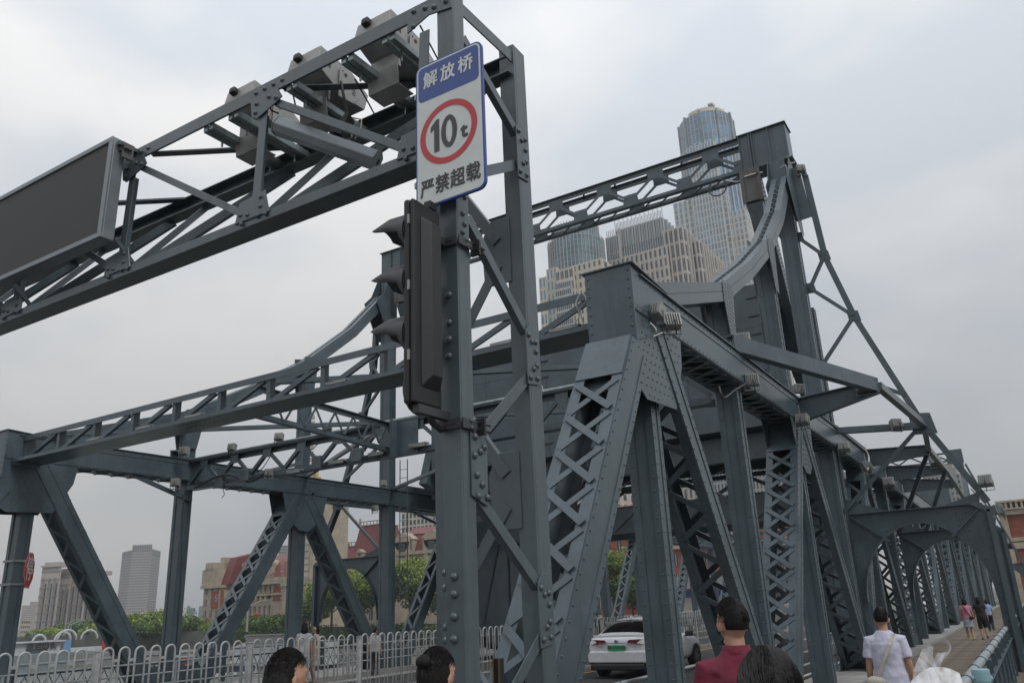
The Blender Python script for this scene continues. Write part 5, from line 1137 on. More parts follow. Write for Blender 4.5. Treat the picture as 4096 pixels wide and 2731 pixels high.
# --- beige tower
XT = 108.; t = thing('stone_tower', 'tall square beige stone tower with carved vertical panels behind the third far post', 'tower', (XT+3, P(1200, 2400, XT).y, -2.3))
ya, yb = P(1248, 2300, XT).y, P(1150, 2300, XT).y; zt = P(1245, 1870, XT).z
bw = ya-yb
m = MB(); m.box(XT, XT+9, ya, yb, -2.3, zt-5); m.box(XT-.6, XT+9.6, ya-.5, yb+.5, -2.3, 5.2); m.box(XT-.9, XT+9.9, ya-.8, yb+.8, 5.21, 5.8); m.build('shaft', STONE, t)
m = MB(); m.box(XT+1, XT+2.2, ya+.8, ya+2.8, zt-5, zt-1.5); m.box(XT+1.2, XT+2, ya+1.2, ya+2.2, zt-1.5, zt+2.5); m.build('top_stage', mat('ochre_stone', (.5, .36, .15), .8), t)
pn = MB(); 
for j in range(26):
    z = 6.5+j*1.15; pn.box(XT-.12, XT-.003, yb-1.9, yb-.7, z, z+.85); pn.box(XT-.22, XT-.121, yb-1.6, yb-1.0, z+.2, z+.62); pn.box(XT-.12, XT-.003, ya+.7, ya+1.9, z, z+.85)
pn.build('carved_panel', STONE2, t); m = MB(); m.box(XT-.35, XT-.003, yb-.6, yb-.1, 6, zt-6); m.box(XT-.35, XT-.003, yb-2.5, yb-2.05, 6, zt-6); m.box(XT-.35, XT-.003, ya+.1, ya+.6, 6, zt-6); m.build('pilaster', STONE, t)
m = MB(); m.lathe([(1.3, 0), (1.3, .05)], (XT-.66, yb-2.5, 2.2), (1, 0, 0), 14); m.box(XT-.65, XT-.601, yb-3.8, yb-1.2, -1.5, 2.2); m.build('arched_window', DGLASS, t)
# --- red-roofed blocks left and right of the far tower
def mansard(label, x, pxR, pxL, y_eave, y_top, nd, roofd=14, wins=5, gable=False, grp=None, brick=False):
    ya, yb = P(pxR, y_eave, x).y, P(pxL, y_eave, x).y; ze = P((pxR+pxL)/2, y_eave, x).z; zt = P((pxR+pxL)/2, y_top, x).z
    t = thing('red_roofed_building', label, 'building', (x, (ya+yb)/2, -2.3))
    bbox(t, x, x+roofd+4, ya, yb, -2.3, ze, BRICK if brick else STONE, DGLASS, wins, 0, 3, .38, .6, solo=True)
    m = MB(); m.box(x-.6, x+roofd+4, ya-.4, yb+.4, ze, ze+.6); m.build('cornice', STONE, t)
    m = MB(); m.prism([(x+.3, ya, ze+.6), (x+1.8, ya+.6, zt), (x+roofd, ya+.6, zt), (x+roofd+2, ya, ze+.6)], (0, yb-ya-.6, 0)); rf = m.build('roof', ROOF, t)
    m = MB(); m.prism([(x+1.6, ya+.4, zt), (x+roofd/2, ya+3, zt+1.8), (x+roofd, ya+.4, zt)], (0, yb-ya-1, 0)); m.build('upper_roof', ROOF, t)
    for i in range(nd):
        y = ya+(yb-ya)*(i+.7)/(nd+.4); h = (zt-ze)*.55
        d_ = MB(); d_.box(x-.1, x+2, y-.85, y+.85, ze+.7, ze+.7+h); d_.prism([(x-.3, y-1.1, ze+.7+h), (x-.3, y+1.1, ze+.7+h), (x-.3, y, ze+1.5+h)], (2, 0, 0)); dm = d_.build('dormer', STONE, rf)
        m = MB(); m.box(x-.14, x-.101, y-.42, y+.42, ze+.9, ze+.5+h); m.build('window', DGLASS, dm)
    if gable:
        for yy in (yb-1.2, ya+1.2):
            m = MB(); m.box(x-.5, x+4, yy-1.8, yy+1.8, -2.3, zt-1.5); m.lathe([(1.8, 0), (1.8, 4.4)], (x-.5, yy, zt-1.5), (1, 0, 0), 14); m.build('gable', STONE, t); m = MB(); m.box(x-.54, x-.501, yy-.8, yy+.8, ze-.5, ze+2.2); m.build('window', DGLASS, t)
    return t, ya, yb, ze, zt
mansard('stone building with red mansard roof, round gables and dormers right of the far tower post', 125, 1752, 1595, 2215, 2130, 2, gable=True, wins=5)
t, ya, yb, ze, zt = mansard('low red mansard roof seen through the far diagonal, behind the arched portal', 135, 1610, 1370, 2235, 2205, 2, wins=7)
for px, top, wd, lab in ((1430, 2170, 4.5, 'small red turret roof with stone balustrade above the far arched portal'), (1335, 2160, 3.5, 'narrow red turret roof partly hidden by the far diagonal'), (1515, 2085, 4.2, 'tall red turret roof with stone balustrade beside the far tower post')):
    c = P(px, 2240, 140); zt_ = P(px, top, 140).z; tt = thing('roof_turret', lab, 'turret', (140, c.y, -2.3)); w_ = wd
    m = MB(); m.box(140-w_, 140+w_, c.y-w_, c.y+w_, -2.3, c.z+.2); m.build('base', STONE, tt)
    m = MB(); q = [(140-w_, c.y-w_, c.z+.2), (140+w_, c.y-w_, c.z+.2), (140+w_, c.y+w_, c.z+.2), (140-w_, c.y+w_, c.z+.2)]; k = w_*.7; q2 = [(140-k, c.y-k, zt_-1), (140+k, c.y-k, zt_-1), (140+k, c.y+k, zt_-1), (140-k, c.y+k, zt_-1)]
    m.add(q+q2, [(0, 1, 5, 4), (1, 2, 6, 5), (2, 3, 7, 6), (3, 0, 4, 7), (4, 5, 6, 7)]); m.build('roof', ROOF, tt)
    m = MB(); m.box(140-k-.2, 140+k+.2, c.y-k-.2, c.y+k+.2, zt_-1, zt_-.8); m.box(140-k-.1, 140-k+.1, c.y-k, c.y+k, zt_-.2, zt_)
    for e in (-1, 1): m.box(140-k-.2, 140-k+.2, c.y+e*k-.2, c.y+e*k+.2, zt_-.8, zt_+.7)
    for e in range(7): m.box(140-k-.06, 140-k+.06, c.y-k+e*k/3-.08, c.y-k+e*k/3+.08, zt_-.8, zt_-.2)
    m.build('balustrade', STONE, tt)
# beige grid office behind
XO = 210.; t = thing('grid_office', 'beige office block with a regular grid of blue-grey windows behind the gantry column', 'office block', (XO, P(1680, 2100, XO).y, -2.3))
bbox(t, XO, XO+30, P(1760, 2050, XO).y, P(1606, 2050, XO).y, -2.3, P(1680, 1962, XO).z, TAN, DGLASS, 10, 0, 18, .62, .72)
# --- buildings seen through the near truss
t, *_ = mansard('orange brick building with red tiled roof and oval windows seen through the near end post', 150, 2640, 2360, 2130, 2040, 2, wins=6, brick=True)
t, *_ = mansard('long red tiled roof with stone dormer seen between the near diagonals', 140, 3060, 2640, 2185, 2075, 5, wins=10, brick=True)
t, *_ = mansard('orange and beige brick building low behind the X-laced near post', 130, 3330, 3060, 2240, 2150, 3, wins=6, brick=True)
XO = 260.; t = thing('pale_tower_block', 'pale tower block with narrow vertical strips glimpsed high between the near truss members', 'tower block', (XO, P(2900, 2100, XO).y, -2.3))
bbox(t, XO, XO+20, P(3150, 2000, XO).y, P(2780, 2000, XO).y, -2.3, P(2950, 1880, XO).z, LGREY, DGLASS, 26, 0, 12, .45, .8)
t = thing('street_kiosk', 'small grey kiosk with blue signboards beyond the car on the far side', 'kiosk', (100, P(2790, 2420, 100).y, -2.2)); q = P(2800, 2400, 100)
m = MB(); m.box(100, 104, q.y-3.5, q.y+4, -2.2, 1.2); m.build('wall', STONE2, t); m = MB(); m.box(98.5, 104, q.y-4, q.y+4.5, 1.2, 2.6); m.build('awning', LGREY, t); m = MB(); m.box(99.9, 99.997, q.y-3.3, q.y+3.8, .2, .9); m.build('signboard', BLUE, t)
text('派出所', .6, frame(V((0, -1, 0)), V((0, 0, 1)), V((-1, 0, 0)), V((99.88, q.y, .55))), SIGNW, t, 'character', .01, .01) if 0 else None
# --- red brick building at the right edge
XR = 130.; ya = P(4300, 2100, XR).y; yb = P(4003, 2050, XR).y
t = thing('brick_building', 'red brick building with beige stone bands and roof balustrade at the right edge', 'building', (XR, yb, -2.3)); ztop = P(4010, 2003, XR).z
m = MB(); m.box(XR, XR+20, ya, yb, -2.3, ztop-1.9); wl = m.build('wall', BRICK, t)
m = MB(); m.box(XR-.7, XR+20, ya, yb+.4, ztop-1.9, ztop-1.25); m.box(XR-1, XR+20, ya, yb+.6, ztop-1.25, ztop-1.05); m.box(XR-.5, XR+20, ya, yb+.4, ztop-.25, ztop); m.box(XR-.5, XR, yb-.6, yb+.3, -2.3, ztop-1.9)
m.box(XR-.35, XR, ya, yb-.61, P(4010, 2160, XR).z-.25, P(4010, 2160, XR).z+.25); m.box(XR-.5, XR, ya, yb+.3, 4.6, 5.4); m.build('stone_band', STONE, wl)
m = MB()
for k in range(26): m.box(XR-.4, XR-.1, yb-.3-k*.62, yb-.02-k*.62, ztop-1.05, ztop-.25)
m.build('balusters', STONE, wl, kind='stuff')
for k in range(4):
    for z in (ztop-7.0, ztop-15): m = MB(); y = yb-4.5-k*4; m.box(XR-.05, XR-.003, y-.8, y+.8, z, z+3.4); m.build('window', DGLASS, wl)
# --- white building behind the far tower, big grey box beside
XV = 190.; t = thing('white_building', 'white tiled building with stepped top behind the far bridge tower', 'building', (XV, P(3780, 1950, XV).y, -2.3))
bbox(t, XV, XV+15, P(3850, 1950, XV).y, P(3698, 1950, XV).y, -2.3, P(3760, 1900, XV).z, LGREY, DGLASS, 9, 0, 22, .4, .5)
bbox(t, XV+1, XV+14, P(3838, 1950, XV).y, P(3715, 1950, XV).y, -2.3, P(3760, 1872, XV).z, LGREY)
bbox(t, XV+2, XV+13, P(3825, 1950, XV).y, P(3745, 1950, XV).y, -2.3, P(3760, 1850, XV).z, LGREY)
cw2 = thing('counterweight', 'second plated counterweight of the lifting span, small and far behind the arched walkway portal', 'counterweight', (84, YC, 5))
m = MB(); m.box(84, 87, 5.2, 18, 4.9, 9.0); m.build('core', STEEL, cw2)
# ================================================================ pier and river boats at left
PALE = mat('pier_white', (.42, .44, .46), .5, var=.15, scale=1)
t = thing('river_pier', 'grey and white floating pier with arched canopies and dark characters at left', 'pier', atZ(260, 2610, -6.4))
q = atD(55, 2600, 185); q2 = atD(470, 2590, 190); d = (q2-q); d.z = 0; L = d.length; d.normalize(); nn = V((d.y, -d.x, 0)); nn = nn if nn.dot(q) < 0 else -nn
def pb(s0, s1, z0, z1, o0, o1, mt_, name):
    m = MB(); c = q+d*((s0+s1)/2)+nn*((o0+o1)/2); c.z = (z0+z1)/2; m.hexa(c, d*(s1-s0)/2, nn*(o1-o0)/2, (0, 0, (z1-z0)/2)); return m.build(name, mt_, t)
def zt_(y): return atD(200, y, 185).z
pb(-3, L+2, -8.6, zt_(2612), -2, 2, GALV, 'pontoon'); pb(0, L*.42, zt_(2612), zt_(2566), -3, .5, PALE, 'hall_wall'); pb(-1, L*.45, zt_(2566), zt_(2561), -3.6, 1.4, PALE, 'hall_roof')
pb(L*.45, L*.98, zt_(2612), zt_(2596), -2, 1, PALE, 'low_wall'); pb(L*.1, L*.3, zt_(2608), zt_(2590), .5, .6, DGLASS, 'window_band')
for s, R in ((L*.22, 1.1), (L*.44, 1.4), (L*.48, 1.7), (L*.70, 1.5)):
    m = MB(); c = q+d*s; c.z = zt_(2563)
    m.tube([c+d*R*math.cos(a*math.pi/12)+V((0, 0, 1))*R*1.1*math.sin(a*math.pi/12) for a in range(13)], .22, 6); m.build('canopy_arch', PALE, t, smooth=True)
for s, c_ in ((L*.44, BLUE), (L*.82, SIGNR)): pb(s, s+1.3, zt_(2608), zt_(2560), 1.0, 1.1, c_ if c_ is SIGNR else mat('banner_blue', (.12, .25, .42), .6), 'banner')
for i in range(14): pb(L*.3+i*L*.05, L*.3+i*L*.05+.12, zt_(2612), zt_(2600), 1.8, 1.9, PALE, 'rail_post')
c = q+d*L*.24+nn*.8; c.z = zt_(2584); text('海河码头', 1.3, frame(V((0, 0, 1)).cross(nn), V((0, 0, 1)), nn, c), SIGNK, t, 'character', .03, .05)
def boat(px, py, D, L, label, m1, m2, cab=.4, name='river_boat'):
    p = atD(px, py, D); z = -8.3; t = thing(name, label, 'boat', (p.x, p.y, z)); a = V((p.y, -p.x, 0)).normalized(); b = V((a.y, -a.x, 0)); p = V((p.x, p.y, z))
    m = MB(); hull = [p-a*L/2+b*.6, p-a*L/2-b*.6, p+a*L*.35-b*1.3, p+a*L/2, p+a*L*.35+b*1.3, p-a*L/2+b*1.2]
    m.prism([p-a*L/2-b*1.2, p+a*L*.35-b*1.2, p+a*L/2, p+a*L*.35+b*1.2, p-a*L/2+b*1.2], (0, 0, 1.1)); m.build('hull', m1, t)
    m = MB(); m.hexa(p-a*L*.05+V((0, 0, 1.9)), a*L*cab, b*1.0, (0, 0, .75)); cbn = m.build('cabin', m2, t); m = MB(); m.hexa(p-a*L*.05+V((0, 0, 2.05)), a*L*cab*.95, b*1.02, (0, 0, .35)); m.build('window_band', DGLASS, cbn)
    m = MB(); m.hexa(p-a*L*.05+V((0, 0, 2.75)), a*L*cab*1.08, b*1.15, (0, 0, .08)); m.build('cabin_roof', m1, t)
REDB = mat('boat_red', (.42, .05, .04), .5, var=.1)
boat(765, 2590, 150, 9, 'red and white boat moored left of the latticed far diagonal', LGREY, REDB)
boat(645, 2560, 170, 7, 'small white boat with blue stripe beside the big far diagonal', LGREY, mat('boat_blue', (.15, .25, .45), .5))
boat(930, 2600, 120, 9, 'white tour boat with red trimmed roof under the latticed far diagonal', LGREY, PALE)
boat(85, 2612, 185, 8, 'dark green topped boat at the left end of the pier', PALE, DARK)
# pale landing stage with balustrade across the river
t = thing('landing_stage', 'white balustraded landing stage with stair on the far bank behind the fence', 'landing stage', (90, P(1100, 2570, 92).y, -6.5))
ya, yb = P(1300, 2570, 92).y, P(1010, 2570, 92).y
m = MB(); m.box(91, 95, ya, yb, -7, -3.6); m.build('wall', PALE, t); m = MB(); m.box(90.6, 91, ya, yb, -3.6, -3.45); m.box(90.6, 91, ya, yb, -2.6, -2.45)
for k in range(60): y = ya+(yb-ya)*k/60; m.box(90.7, 90.85, y, y+.12, -3.45, -2.6); m.bar((90.78, y, -3.4), (90.78, y+.8, -2.65), .08, .05, (1, 0, 0))
m.build('balustrade', LGREY, t)
m = MB(); m.prism([(90, yb, -6.4), (90, yb+9, -6.4), (90, yb, -3.6)], (1.6, 0, 0)); m.build('stair', PALE, t)
# ================================================================ small bridge fittings
def flood(p, ang, tilt, label, group='floodlights on the bridge', s=.2, name='floodlight', par=None):
    t = thing(name, label, 'floodlight', p, group); p = V(p); d = V((math.cos(ang), math.sin(ang), math.sin(tilt))).normalized(); sdx = V((-math.sin(ang), math.cos(ang), 0)); upv = d.cross(sdx); upv = -upv if upv.z < 0 else upv; c = p+V((0, 0, s*.75))
    m = MB(); m.hexa(c, d*s*.32, sdx*s*.5, upv*s*.42); m.build('housing', LAMP, t, bevel=.005)
    m = MB(); m.hexa(c+d*s*.33, d*s*.012, sdx*s*.44, upv*s*.36); m.build('lens', LENS, t)
    m = MB(); 
    for k in range(6): m.hexa(c-d*s*.36+sdx*(k-2.5)*s*.15, d*s*.07, sdx*s*.02, upv*s*.36)
    m.build('cooling_fins', LAMP, t)
    m = MB()
    for e in (-1, 1): m.bar(p+sdx*e*s*.54, c+sdx*e*s*.54, .012, s*.14, d)
    m.bar(p-sdx*s*.55, p+sdx*s*.55, s*.2, .012, (0, 0, 1)); m.build('yoke', LAMP, t)
    m = MB(); m.tube([c-d*s*.4, c-d*s*.7-V((0, 0, s*.4)), p-d*s*.6-V((0, 0, s*.4))], .009, 5); m.build('cable', CABLE, t, smooth=True)
    return t
FL = [  # pixel of its foot, plane, heading, tilt, size
 ((1112, 1815, 'X', X2-.1), 3.4, .5, .26, 'grey floodlight on the second cross girder, leftmost of three'), ((937, 1812, 'X', X2-.1), 3.4, .5, .26, 'x'),
]
def fpos(px, py, pl, v): return atX(px, py, v) if pl == 'X' else atY(px, py, v)
for px, py, pl, v_, ang, tl, s_, lab in (
 (927, 1812, 'X', X2-.1, 3.3, .7, .26, 'grey floodlight on the second cross girder, leftmost of three on its top pipe'),
 (1115, 1772, 'X', X2-.1, 3.3, .7, .26, 'grey floodlight on the second cross girder, middle one of three on its top pipe'),
 (1308, 1733, 'X', X2-.1, 3.3, .7, .26, 'grey floodlight on the second cross girder, rightmost of three on its top pipe'),
 (735, 1830, 'X', X1+3.6, 3.3, .3, .30, 'floodlight with cable bundle on top of the second far post'),
 (700, 1955, 'X', X1+3.6, 2.6, -.6, .28, 'floodlight hanging below the far top chord at the second far post'),
 (1535, 1950, 'Y', 19.1, 3.5, -.4, .26, 'floodlight beside the foot of the far tower ladder'),
 (1500, 2050, 'Y', 19.0, 3.5, -.4, .26, 'floodlight under the far chord at the far tower post'),
 (1075, 1912, 'X', X2-.2, 3.3, -.3, .24, 'small floodlight on the lower chord of the second cross girder, at its left'),
 (2625, 1300, 'Y', 3.70, 3.6, -.7, .30, 'pair-mounted floodlight at the near end post top, upper one with louvres'),
 (2690, 1335, 'Y', 3.66, 3.2, -.3, .30, 'floodlight at the near end post top, lower one with thick cables'),
 (3010, 1560, 'Y', 3.66, 3.4, -.3, .30, 'floodlight halfway along the underside of the near top chord'),
 (2978, 1400, 'Y', 4.0, 3.0, .8, .34, 'tall floodlight standing on the near top chord beside the swept strut'),
 (3200, 1585, 'Y', 3.9, 3.2, .2, .30, 'floodlight on the near top chord where the first outer bracket starts'),
 (3455, 1580, 'X', X3-.1, 3.4, .2, .30, 'floodlight at the tip of the first outer bracket'),
 (3215, 1715, 'Y', 3.6, 3.4, -.3, .32, 'floodlight under the root of the first outer bracket'),
 (3590, 1725, 'X', X4-.2, 3.4, -.3, .32, 'floodlight on the outer strut beside the raking brace'),
 (3380, 1820, 'Y', 3.6, 3.4, -.3, .34, 'floodlight on the perforated chord beyond the tower'),
 (3560, 1960, 'Y', 3.4, 3.4, -.3, .4, 'floodlight cluster low beyond the tower, right of the dark opening'),
 (3470, 1895, 'Y', 3.5, 3.4, -.3, .34, 'floodlight under the root of the second outer bracket'),
 (3745, 1870, 'X', 31., 3.4, -.3, .4, 'floodlight at the tip of the outer bracket nearest the white building'),
 (3950, 1960, 'X', X4, 3.6, .9, .36, 'square floodlight tilted up on the outer corner of the arched portal'),
 (3998, 2070, 'X', X4+4, 3.6, .9, .36, 'floodlight on the outer edge of the second arched portal'),
 (3205, 700, 'X', X4-.1, -.6, .1, .32, 'small floodlight at the top right corner of the tower head'),
 (2150, 1600, 'X', X2, 3.3, -.2, .30, 'floodlight on a hook bracket right of the gantry column'),
):
    flood(fpos(px, py, pl, v_), .35+.5*math.sin(px), -.35+.3*math.sin(py), lab, None, s_*.82)
for i, (px, py) in enumerate(((1180, 1890), (1350, 1852), (1510, 1820), (1675, 1785))):
    p = atX(px, py, X2-.2); t = thing('tube_fitting', ['flat twin-tube fitting on the lower chord of the second cross girder, leftmost', 'flat twin-tube fitting on the lower chord, second from left of four', 'flat twin-tube fitting on the lower chord, third from left, beside the far tower', 'flat twin-tube fitting on the lower chord, rightmost next to the gantry column'][i], 'lamp', p)
    m = MB(); m.hexa(p+V((0, 0, .05)), (.07, 0, 0), (0, .24, 0), (0, 0, .02)); m.build('tray', LAMP, t); m = MB(); m.tube([p+V((-.05, -.22, .0)), p+V((-.05, .22, .0))], .028, 8); m.build('tube', LAMP, t, smooth=True)
for i, (px, py) in enumerate(((610, 1805), (390, 1760), (590, 1720), (790, 1670), (1360, 1555), (2030, 1372), (2270, 1330))):
    if not i: continue
    p = atX(px, py, X1-.45); p.z = 3.62; p.x = 9.45; t = thing('tube_fitting', 'slim pale strip lamp on the portal girder, '+['', 'leftmost', 'second from left', 'third from left', 'just left of the traffic light', 'just right of the gantry column', 'nearest the near end post'][i], 'lamp', p)
    m = MB(); m.hexa(p+V((0, 0, .03)), (.04, 0, 0), (0, .24, 0), (0, 0, .012)); m.build('tray', LAMP, t); m = MB(); m.tube([p+V((-.03, -.22, .0)), p+V((-.03, .22, .0))], .02, 8); m.build('tube', LAMP, t, smooth=True)
for i, (px, py) in enumerate(((880, 1925), (980, 1900), (1270, 1850), (1430, 1820))):
    p = atX(px, py, X2-.25); t = thing('junction_box', ['grey junction box at the left end of the second cross girder', 'rounded grey junction box on the second cross girder, second from left', 'rounded grey junction box on the second cross girder, third from left', 'rounded grey junction box on the second cross girder, rightmost'][i], 'junction box', p); m = MB(); m.hexa(p, (.06, 0, 0), (0, .15, 0), (0, 0, .16)); m.build('box', STEEL2, t, bevel=.02); m = MB(); m.hexa(p+V((.0, -.19, .08)), (.02, 0, 0), (0, .05, 0), (0, 0, .02)); m.hexa(p+V((.0, -.19, -.05)), (.02, 0, 0), (0, .05, 0), (0, 0, .02)); m.build('bracket', STEEL2, t)
def cab(pts, r, label, mt_=None, seg=5):
    P_ = [V(p) for p in pts]; out = []
    for i in range(len(P_)-1):
        a, b, c, d = P_[max(i-1, 0)], P_[i], P_[i+1], P_[min(i+2, len(P_)-1)]
        for k in range(5):
            u = k/5; out.append(.5*((2*b)+(c-a)*u+(2*a-5*b+4*c-d)*u*u+(3*b-a-3*c+d)*u**3))
    out.append(P_[-1]); m = MB(); m.tube(out, r, seg); m.build('cable', mt_ or CABLE, None, label, 'cable', smooth=True, org=P_[0])
Yc = 3.68
cab([atX(2325, 1170, X1-.5), atX(2305, 1210, X1-.55), atX(2318, 1260, X1-.5), atX(2300, 1290, X1-.5)], .010, 'white cable looping off the near portal plate, outer strand', CABLEW)
cab([atX(2330, 1170, X1-.5), atX(2345, 1200, X1-.55), atX(2320, 1240, X1-.5), atX(2335, 1300, X1-.5)], .010, 'white cable looping off the near portal plate, inner strand', CABLEW)
cab([atY(2600, 1290, Yc), atY(2625, 1320, Yc-.1), atY(2610, 1345, Yc), atY(2650, 1330, Yc)], .010, 'tangle of white cables behind the top of the near end post', CABLEW)
cab([atY(2875, 1545, Yc), atY(2895, 1590, Yc-.05), atY(2940, 1560, Yc), atY(2990, 1530, Yc)], .02, 'dark cables sagging under the near top chord to its floodlight', CABLE)
cab([atX(3120, 675, X4-.15), atX(3145, 665, X4-.2), atX(3150, 740, X4-.2), atX(3125, 790, X4-.3)], .025, 'pale cables running down from the tower head, left strand', CABLEW)
cab([atX(3180, 650, X4-.15), atX(3155, 665, X4-.2), atX(3158, 740, X4-.2), atX(3135, 785, X4-.3)], .025, 'pale cables running down from the tower head, right strand', CABLEW)
cab([atX(2975, 710, X4-.25), atX(3010, 698, X4-.3), atX(3050, 690, X4-.2)], .03, 'pale cables lying along the underside of the tower cross beam', CABLEW)
cab([atX(2905, 722, X4-.15), atX(2950, 728, X4-.2), atX(2985, 715, X4-.2)], .025, 'short pale cable hanging below the cross beam gusset', CABLEW)
cab([atX(780, 1950, X2-.2), atX(870, 1905, X2-.3), atX(930, 1900, X2-.3), atX(1000, 1925, X2-.2), atX(1060, 1890, X2-.2)], .035, 'thick black cable snaking along the second cross girder', CABLE)
cab([atX(735, 1975, X2-.2), atX(728, 2100, X2-.25), atX(722, 2300, X2-.25), atX(700, 2640, X2-.25)], .022, 'dark cable running down the second far post', CABLE)
cab([atX(955, 1840, X2-.1), atX(985, 1880, X2-.1), atX(1040, 1882, X2-.1), atX(1095, 1800, X2-.1)], .012, 'thin cable sagging between the first and second floodlight', CABLE)
cab([atX(1225, 1798, X2-.1), atX(1250, 1795, X2-.1), atX(1280, 1765, X2-.1)], .012, 'thin cable sagging towards the rightmost floodlight', CABLE)
cab([atX(900, 1935, X2-.3), atX(893, 1960, X2-.3), atX(898, 1975, X2-.3), atX(888, 1990, X2-.3)], .01, 'loose frayed cable end dangling under the second cross girder', CABLE)
cab([atY(3460, 1795, 3.5), atY(3475, 1830, 3.45), atY(3470, 1880, 3.45)], .03, 'pale cable pair hanging beside the second outer bracket', CABLEW)
# ladder on the far tower post
t = thing('ladder', 'narrow vertical steel ladder fixed to the right side of the far tower post', 'ladder', (X4, 18.6, 1)); xl = X4-.05
for yy in (18.72, 18.38): m = MB(); m.box(xl, xl+.03, yy-.012, yy+.012, .5, 5.2); m.build('rail', STEEL, t)
for k in range(15): m = MB(); m.tube([(xl+.015, 18.38, .65+k*.3), (xl+.015, 18.72, .65+k*.3)], .011, 6); m.build('rung', STEEL, t)
# stop sign on the first far post
t = thing('stop_sign', 'red octagonal stop sign with white character strapped to the leftmost far post', 'road sign', (9.9, 19.0, .6)); c = V((X1-.1, 19.02, 1.2)); c = atX(115, 2280, X1-.15)
nrm = V((-.25, -.97, 0)).normalized(); sd2 = V((.97, -.25, 0)).normalized(); nrm = V((-.62, -.78, 0)); nrm = V((-.98, .2, 0)).normalized(); vd = V((c.x, c.y, 0)).normalized(); nrm = (-vd*.24-V((-vd.y, vd.x, 0))*.97).normalized(); sd2 = V((0, 0, 1)).cross(nrm)
R = .40; oc = lambda R, o: [c+nrm*o+sd2*R*math.cos(math.radians(22.5+45*k))+V((0, 0, R*math.sin(math.radians(22.5+45*k)))) for k in range(8)]
m = MB(); m.prism(oc(R, 0), nrm*.012); m.build('panel', SIGNR, t); m = MB(); m.add(oc(R*.97, .0135)+oc(R*.93, .0135), [(k, (k+1) % 8, 8+(k+1) % 8, 8+k) for k in range(8)]); m.build('border', SIGNW, t)
text('停', .55, frame(sd2, V((0, 0, 1)), nrm, c+nrm*.015), SIGNW, t, 'character', .006)
for dz in (-.25, .25):
    m = MB(); m.box(X1-.13, X1+.24, 19.19, 19.62, c.z+dz-.025, c.z+dz+.025); m.build('strap', GALV, t)
# yellow-black post and small things at the gantry foot
p = atX(1990, 2550, 4.9); t = thing('marker_post', 'short black post with yellow edges standing at the foot of the gantry column', 'post', (p.x, p.y, -1.95))
m = MB(); m.box(p.x-.03, p.x+.03, p.y-.028, p.y+.028, -1.95, atX(1990, 2335*1.0+295, 4.9).z); m.build('post_body', DARK, t, bevel=.006)
zt2 = atX(1990, 2630, 4.9).z
for e in (-1, 1): m = MB(); m.box(p.x-.033, p.x-.0305, p.y+e*.023-.005, p.y+e*.023+.005, -1.95, zt2); m.build('edge_strip', mat('marker_yellow', (.22, .13, .03), .5), t)
# red ornamental sculpture and street lamps on the far promenade
q = P(1025, 2488, 104); t = thing('red_sculpture', 'red starburst sculpture in front of the long mansard building', 'sculpture', (q.x, q.y, -2.2)); m = MB()
for k in range(26):
    a, b = random.uniform(0, 6.28), random.uniform(-.6, 1.5); d = V((math.cos(a)*math.cos(b), math.sin(a)*math.cos(b), math.sin(b))); m.bar(q, q+d*1.3, .12, .08, (1, .3, .2)); m.ell(q+d*1.4, (.2, 0, 0), (0, .2, 0), (0, 0, .2), 6, 4)
m.build('rays', SIGNR, t); m = MB(); m.tube([(q.x, q.y, -2.2), q], .15, 8); m.build('stem', SIGNR, t)
for i, (px, yt, D) in enumerate(((262, 2495, 215), (366, 2502, 215), (275, 2500, 230), (285, 2498, 240), (993, 2425, 150), (470, 2505, 240))):
    p = atD(px, yt, D); t = thing('street_lamp', ['white twin-arm street lamp among the distant trees, tallest one', 'single-mast street lamp beside the big far diagonal', 'white street lamp just right of the tallest distant one', 'third white street lamp in the distant row', 'slim street lamp in front of the mansard building', 'small lamp above the pier canopies'][i], 'street lamp', (p.x, p.y, -2.2))
    m = MB(); m.tube([(p.x, p.y, -2.2), p], [.22, .12], 6); m.build('mast', LGREY, t)
    a = V((-p.y, p.x, 0)).normalized()*-1; m = MB(); m.tube([p, p+a*2.2+V((0, 0, .9))], .1, 5); m.hexa(p+a*2.6+V((0, 0, .95)), a*.6, a.cross(V((0, 0, 1)))*.2, (0, 0, .1)); m.build('lamp_arm', LGREY, t)
# ================================================================ people
def loft(m, rings, seg=18):                                          # rings: (centre, half depth x, half width y)
    vs = []; fs = []
    for c, rx, ry in rings:
        for k in range(seg): a = 2*math.pi*k/seg; vs.append((c[0]+rx*math.cos(a), c[1]+ry*math.sin(a), c[2]))
    for i in range(len(rings)-1):
        for k in range(seg): fs.append((i*seg+k, i*seg+(k+1) % seg, (i+1)*seg+(k+1) % seg, (i+1)*seg+k))
    fs += [tuple(range(seg-1, -1, -1)), tuple((len(rings)-1)*seg+k for k in range(seg))]
    m.add(vs, fs)
def xform(m, M, k):
    m.v = [tuple(M @ (V(p)*k)) for p in m.v]; return m
def cloth(name, col, **k): return mat(name, col, .85, var=.10, scale=6, bump=.5, bscale=14, **k)
def ik(a, b, l1, l2, bend):
    a, b = V(a), V(b); d = b-a; L = min(d.length, (l1+l2)*.995); dn = d.normalized(); x = (l1*l1-l2*l2+L*L)/(2*L); h = math.sqrt(max(0, l1*l1-x*x)); bd = V(bend); bd = (bd-dn*bd.dot(dn)).normalized(); return a+dn*x+bd*h, a+dn*L
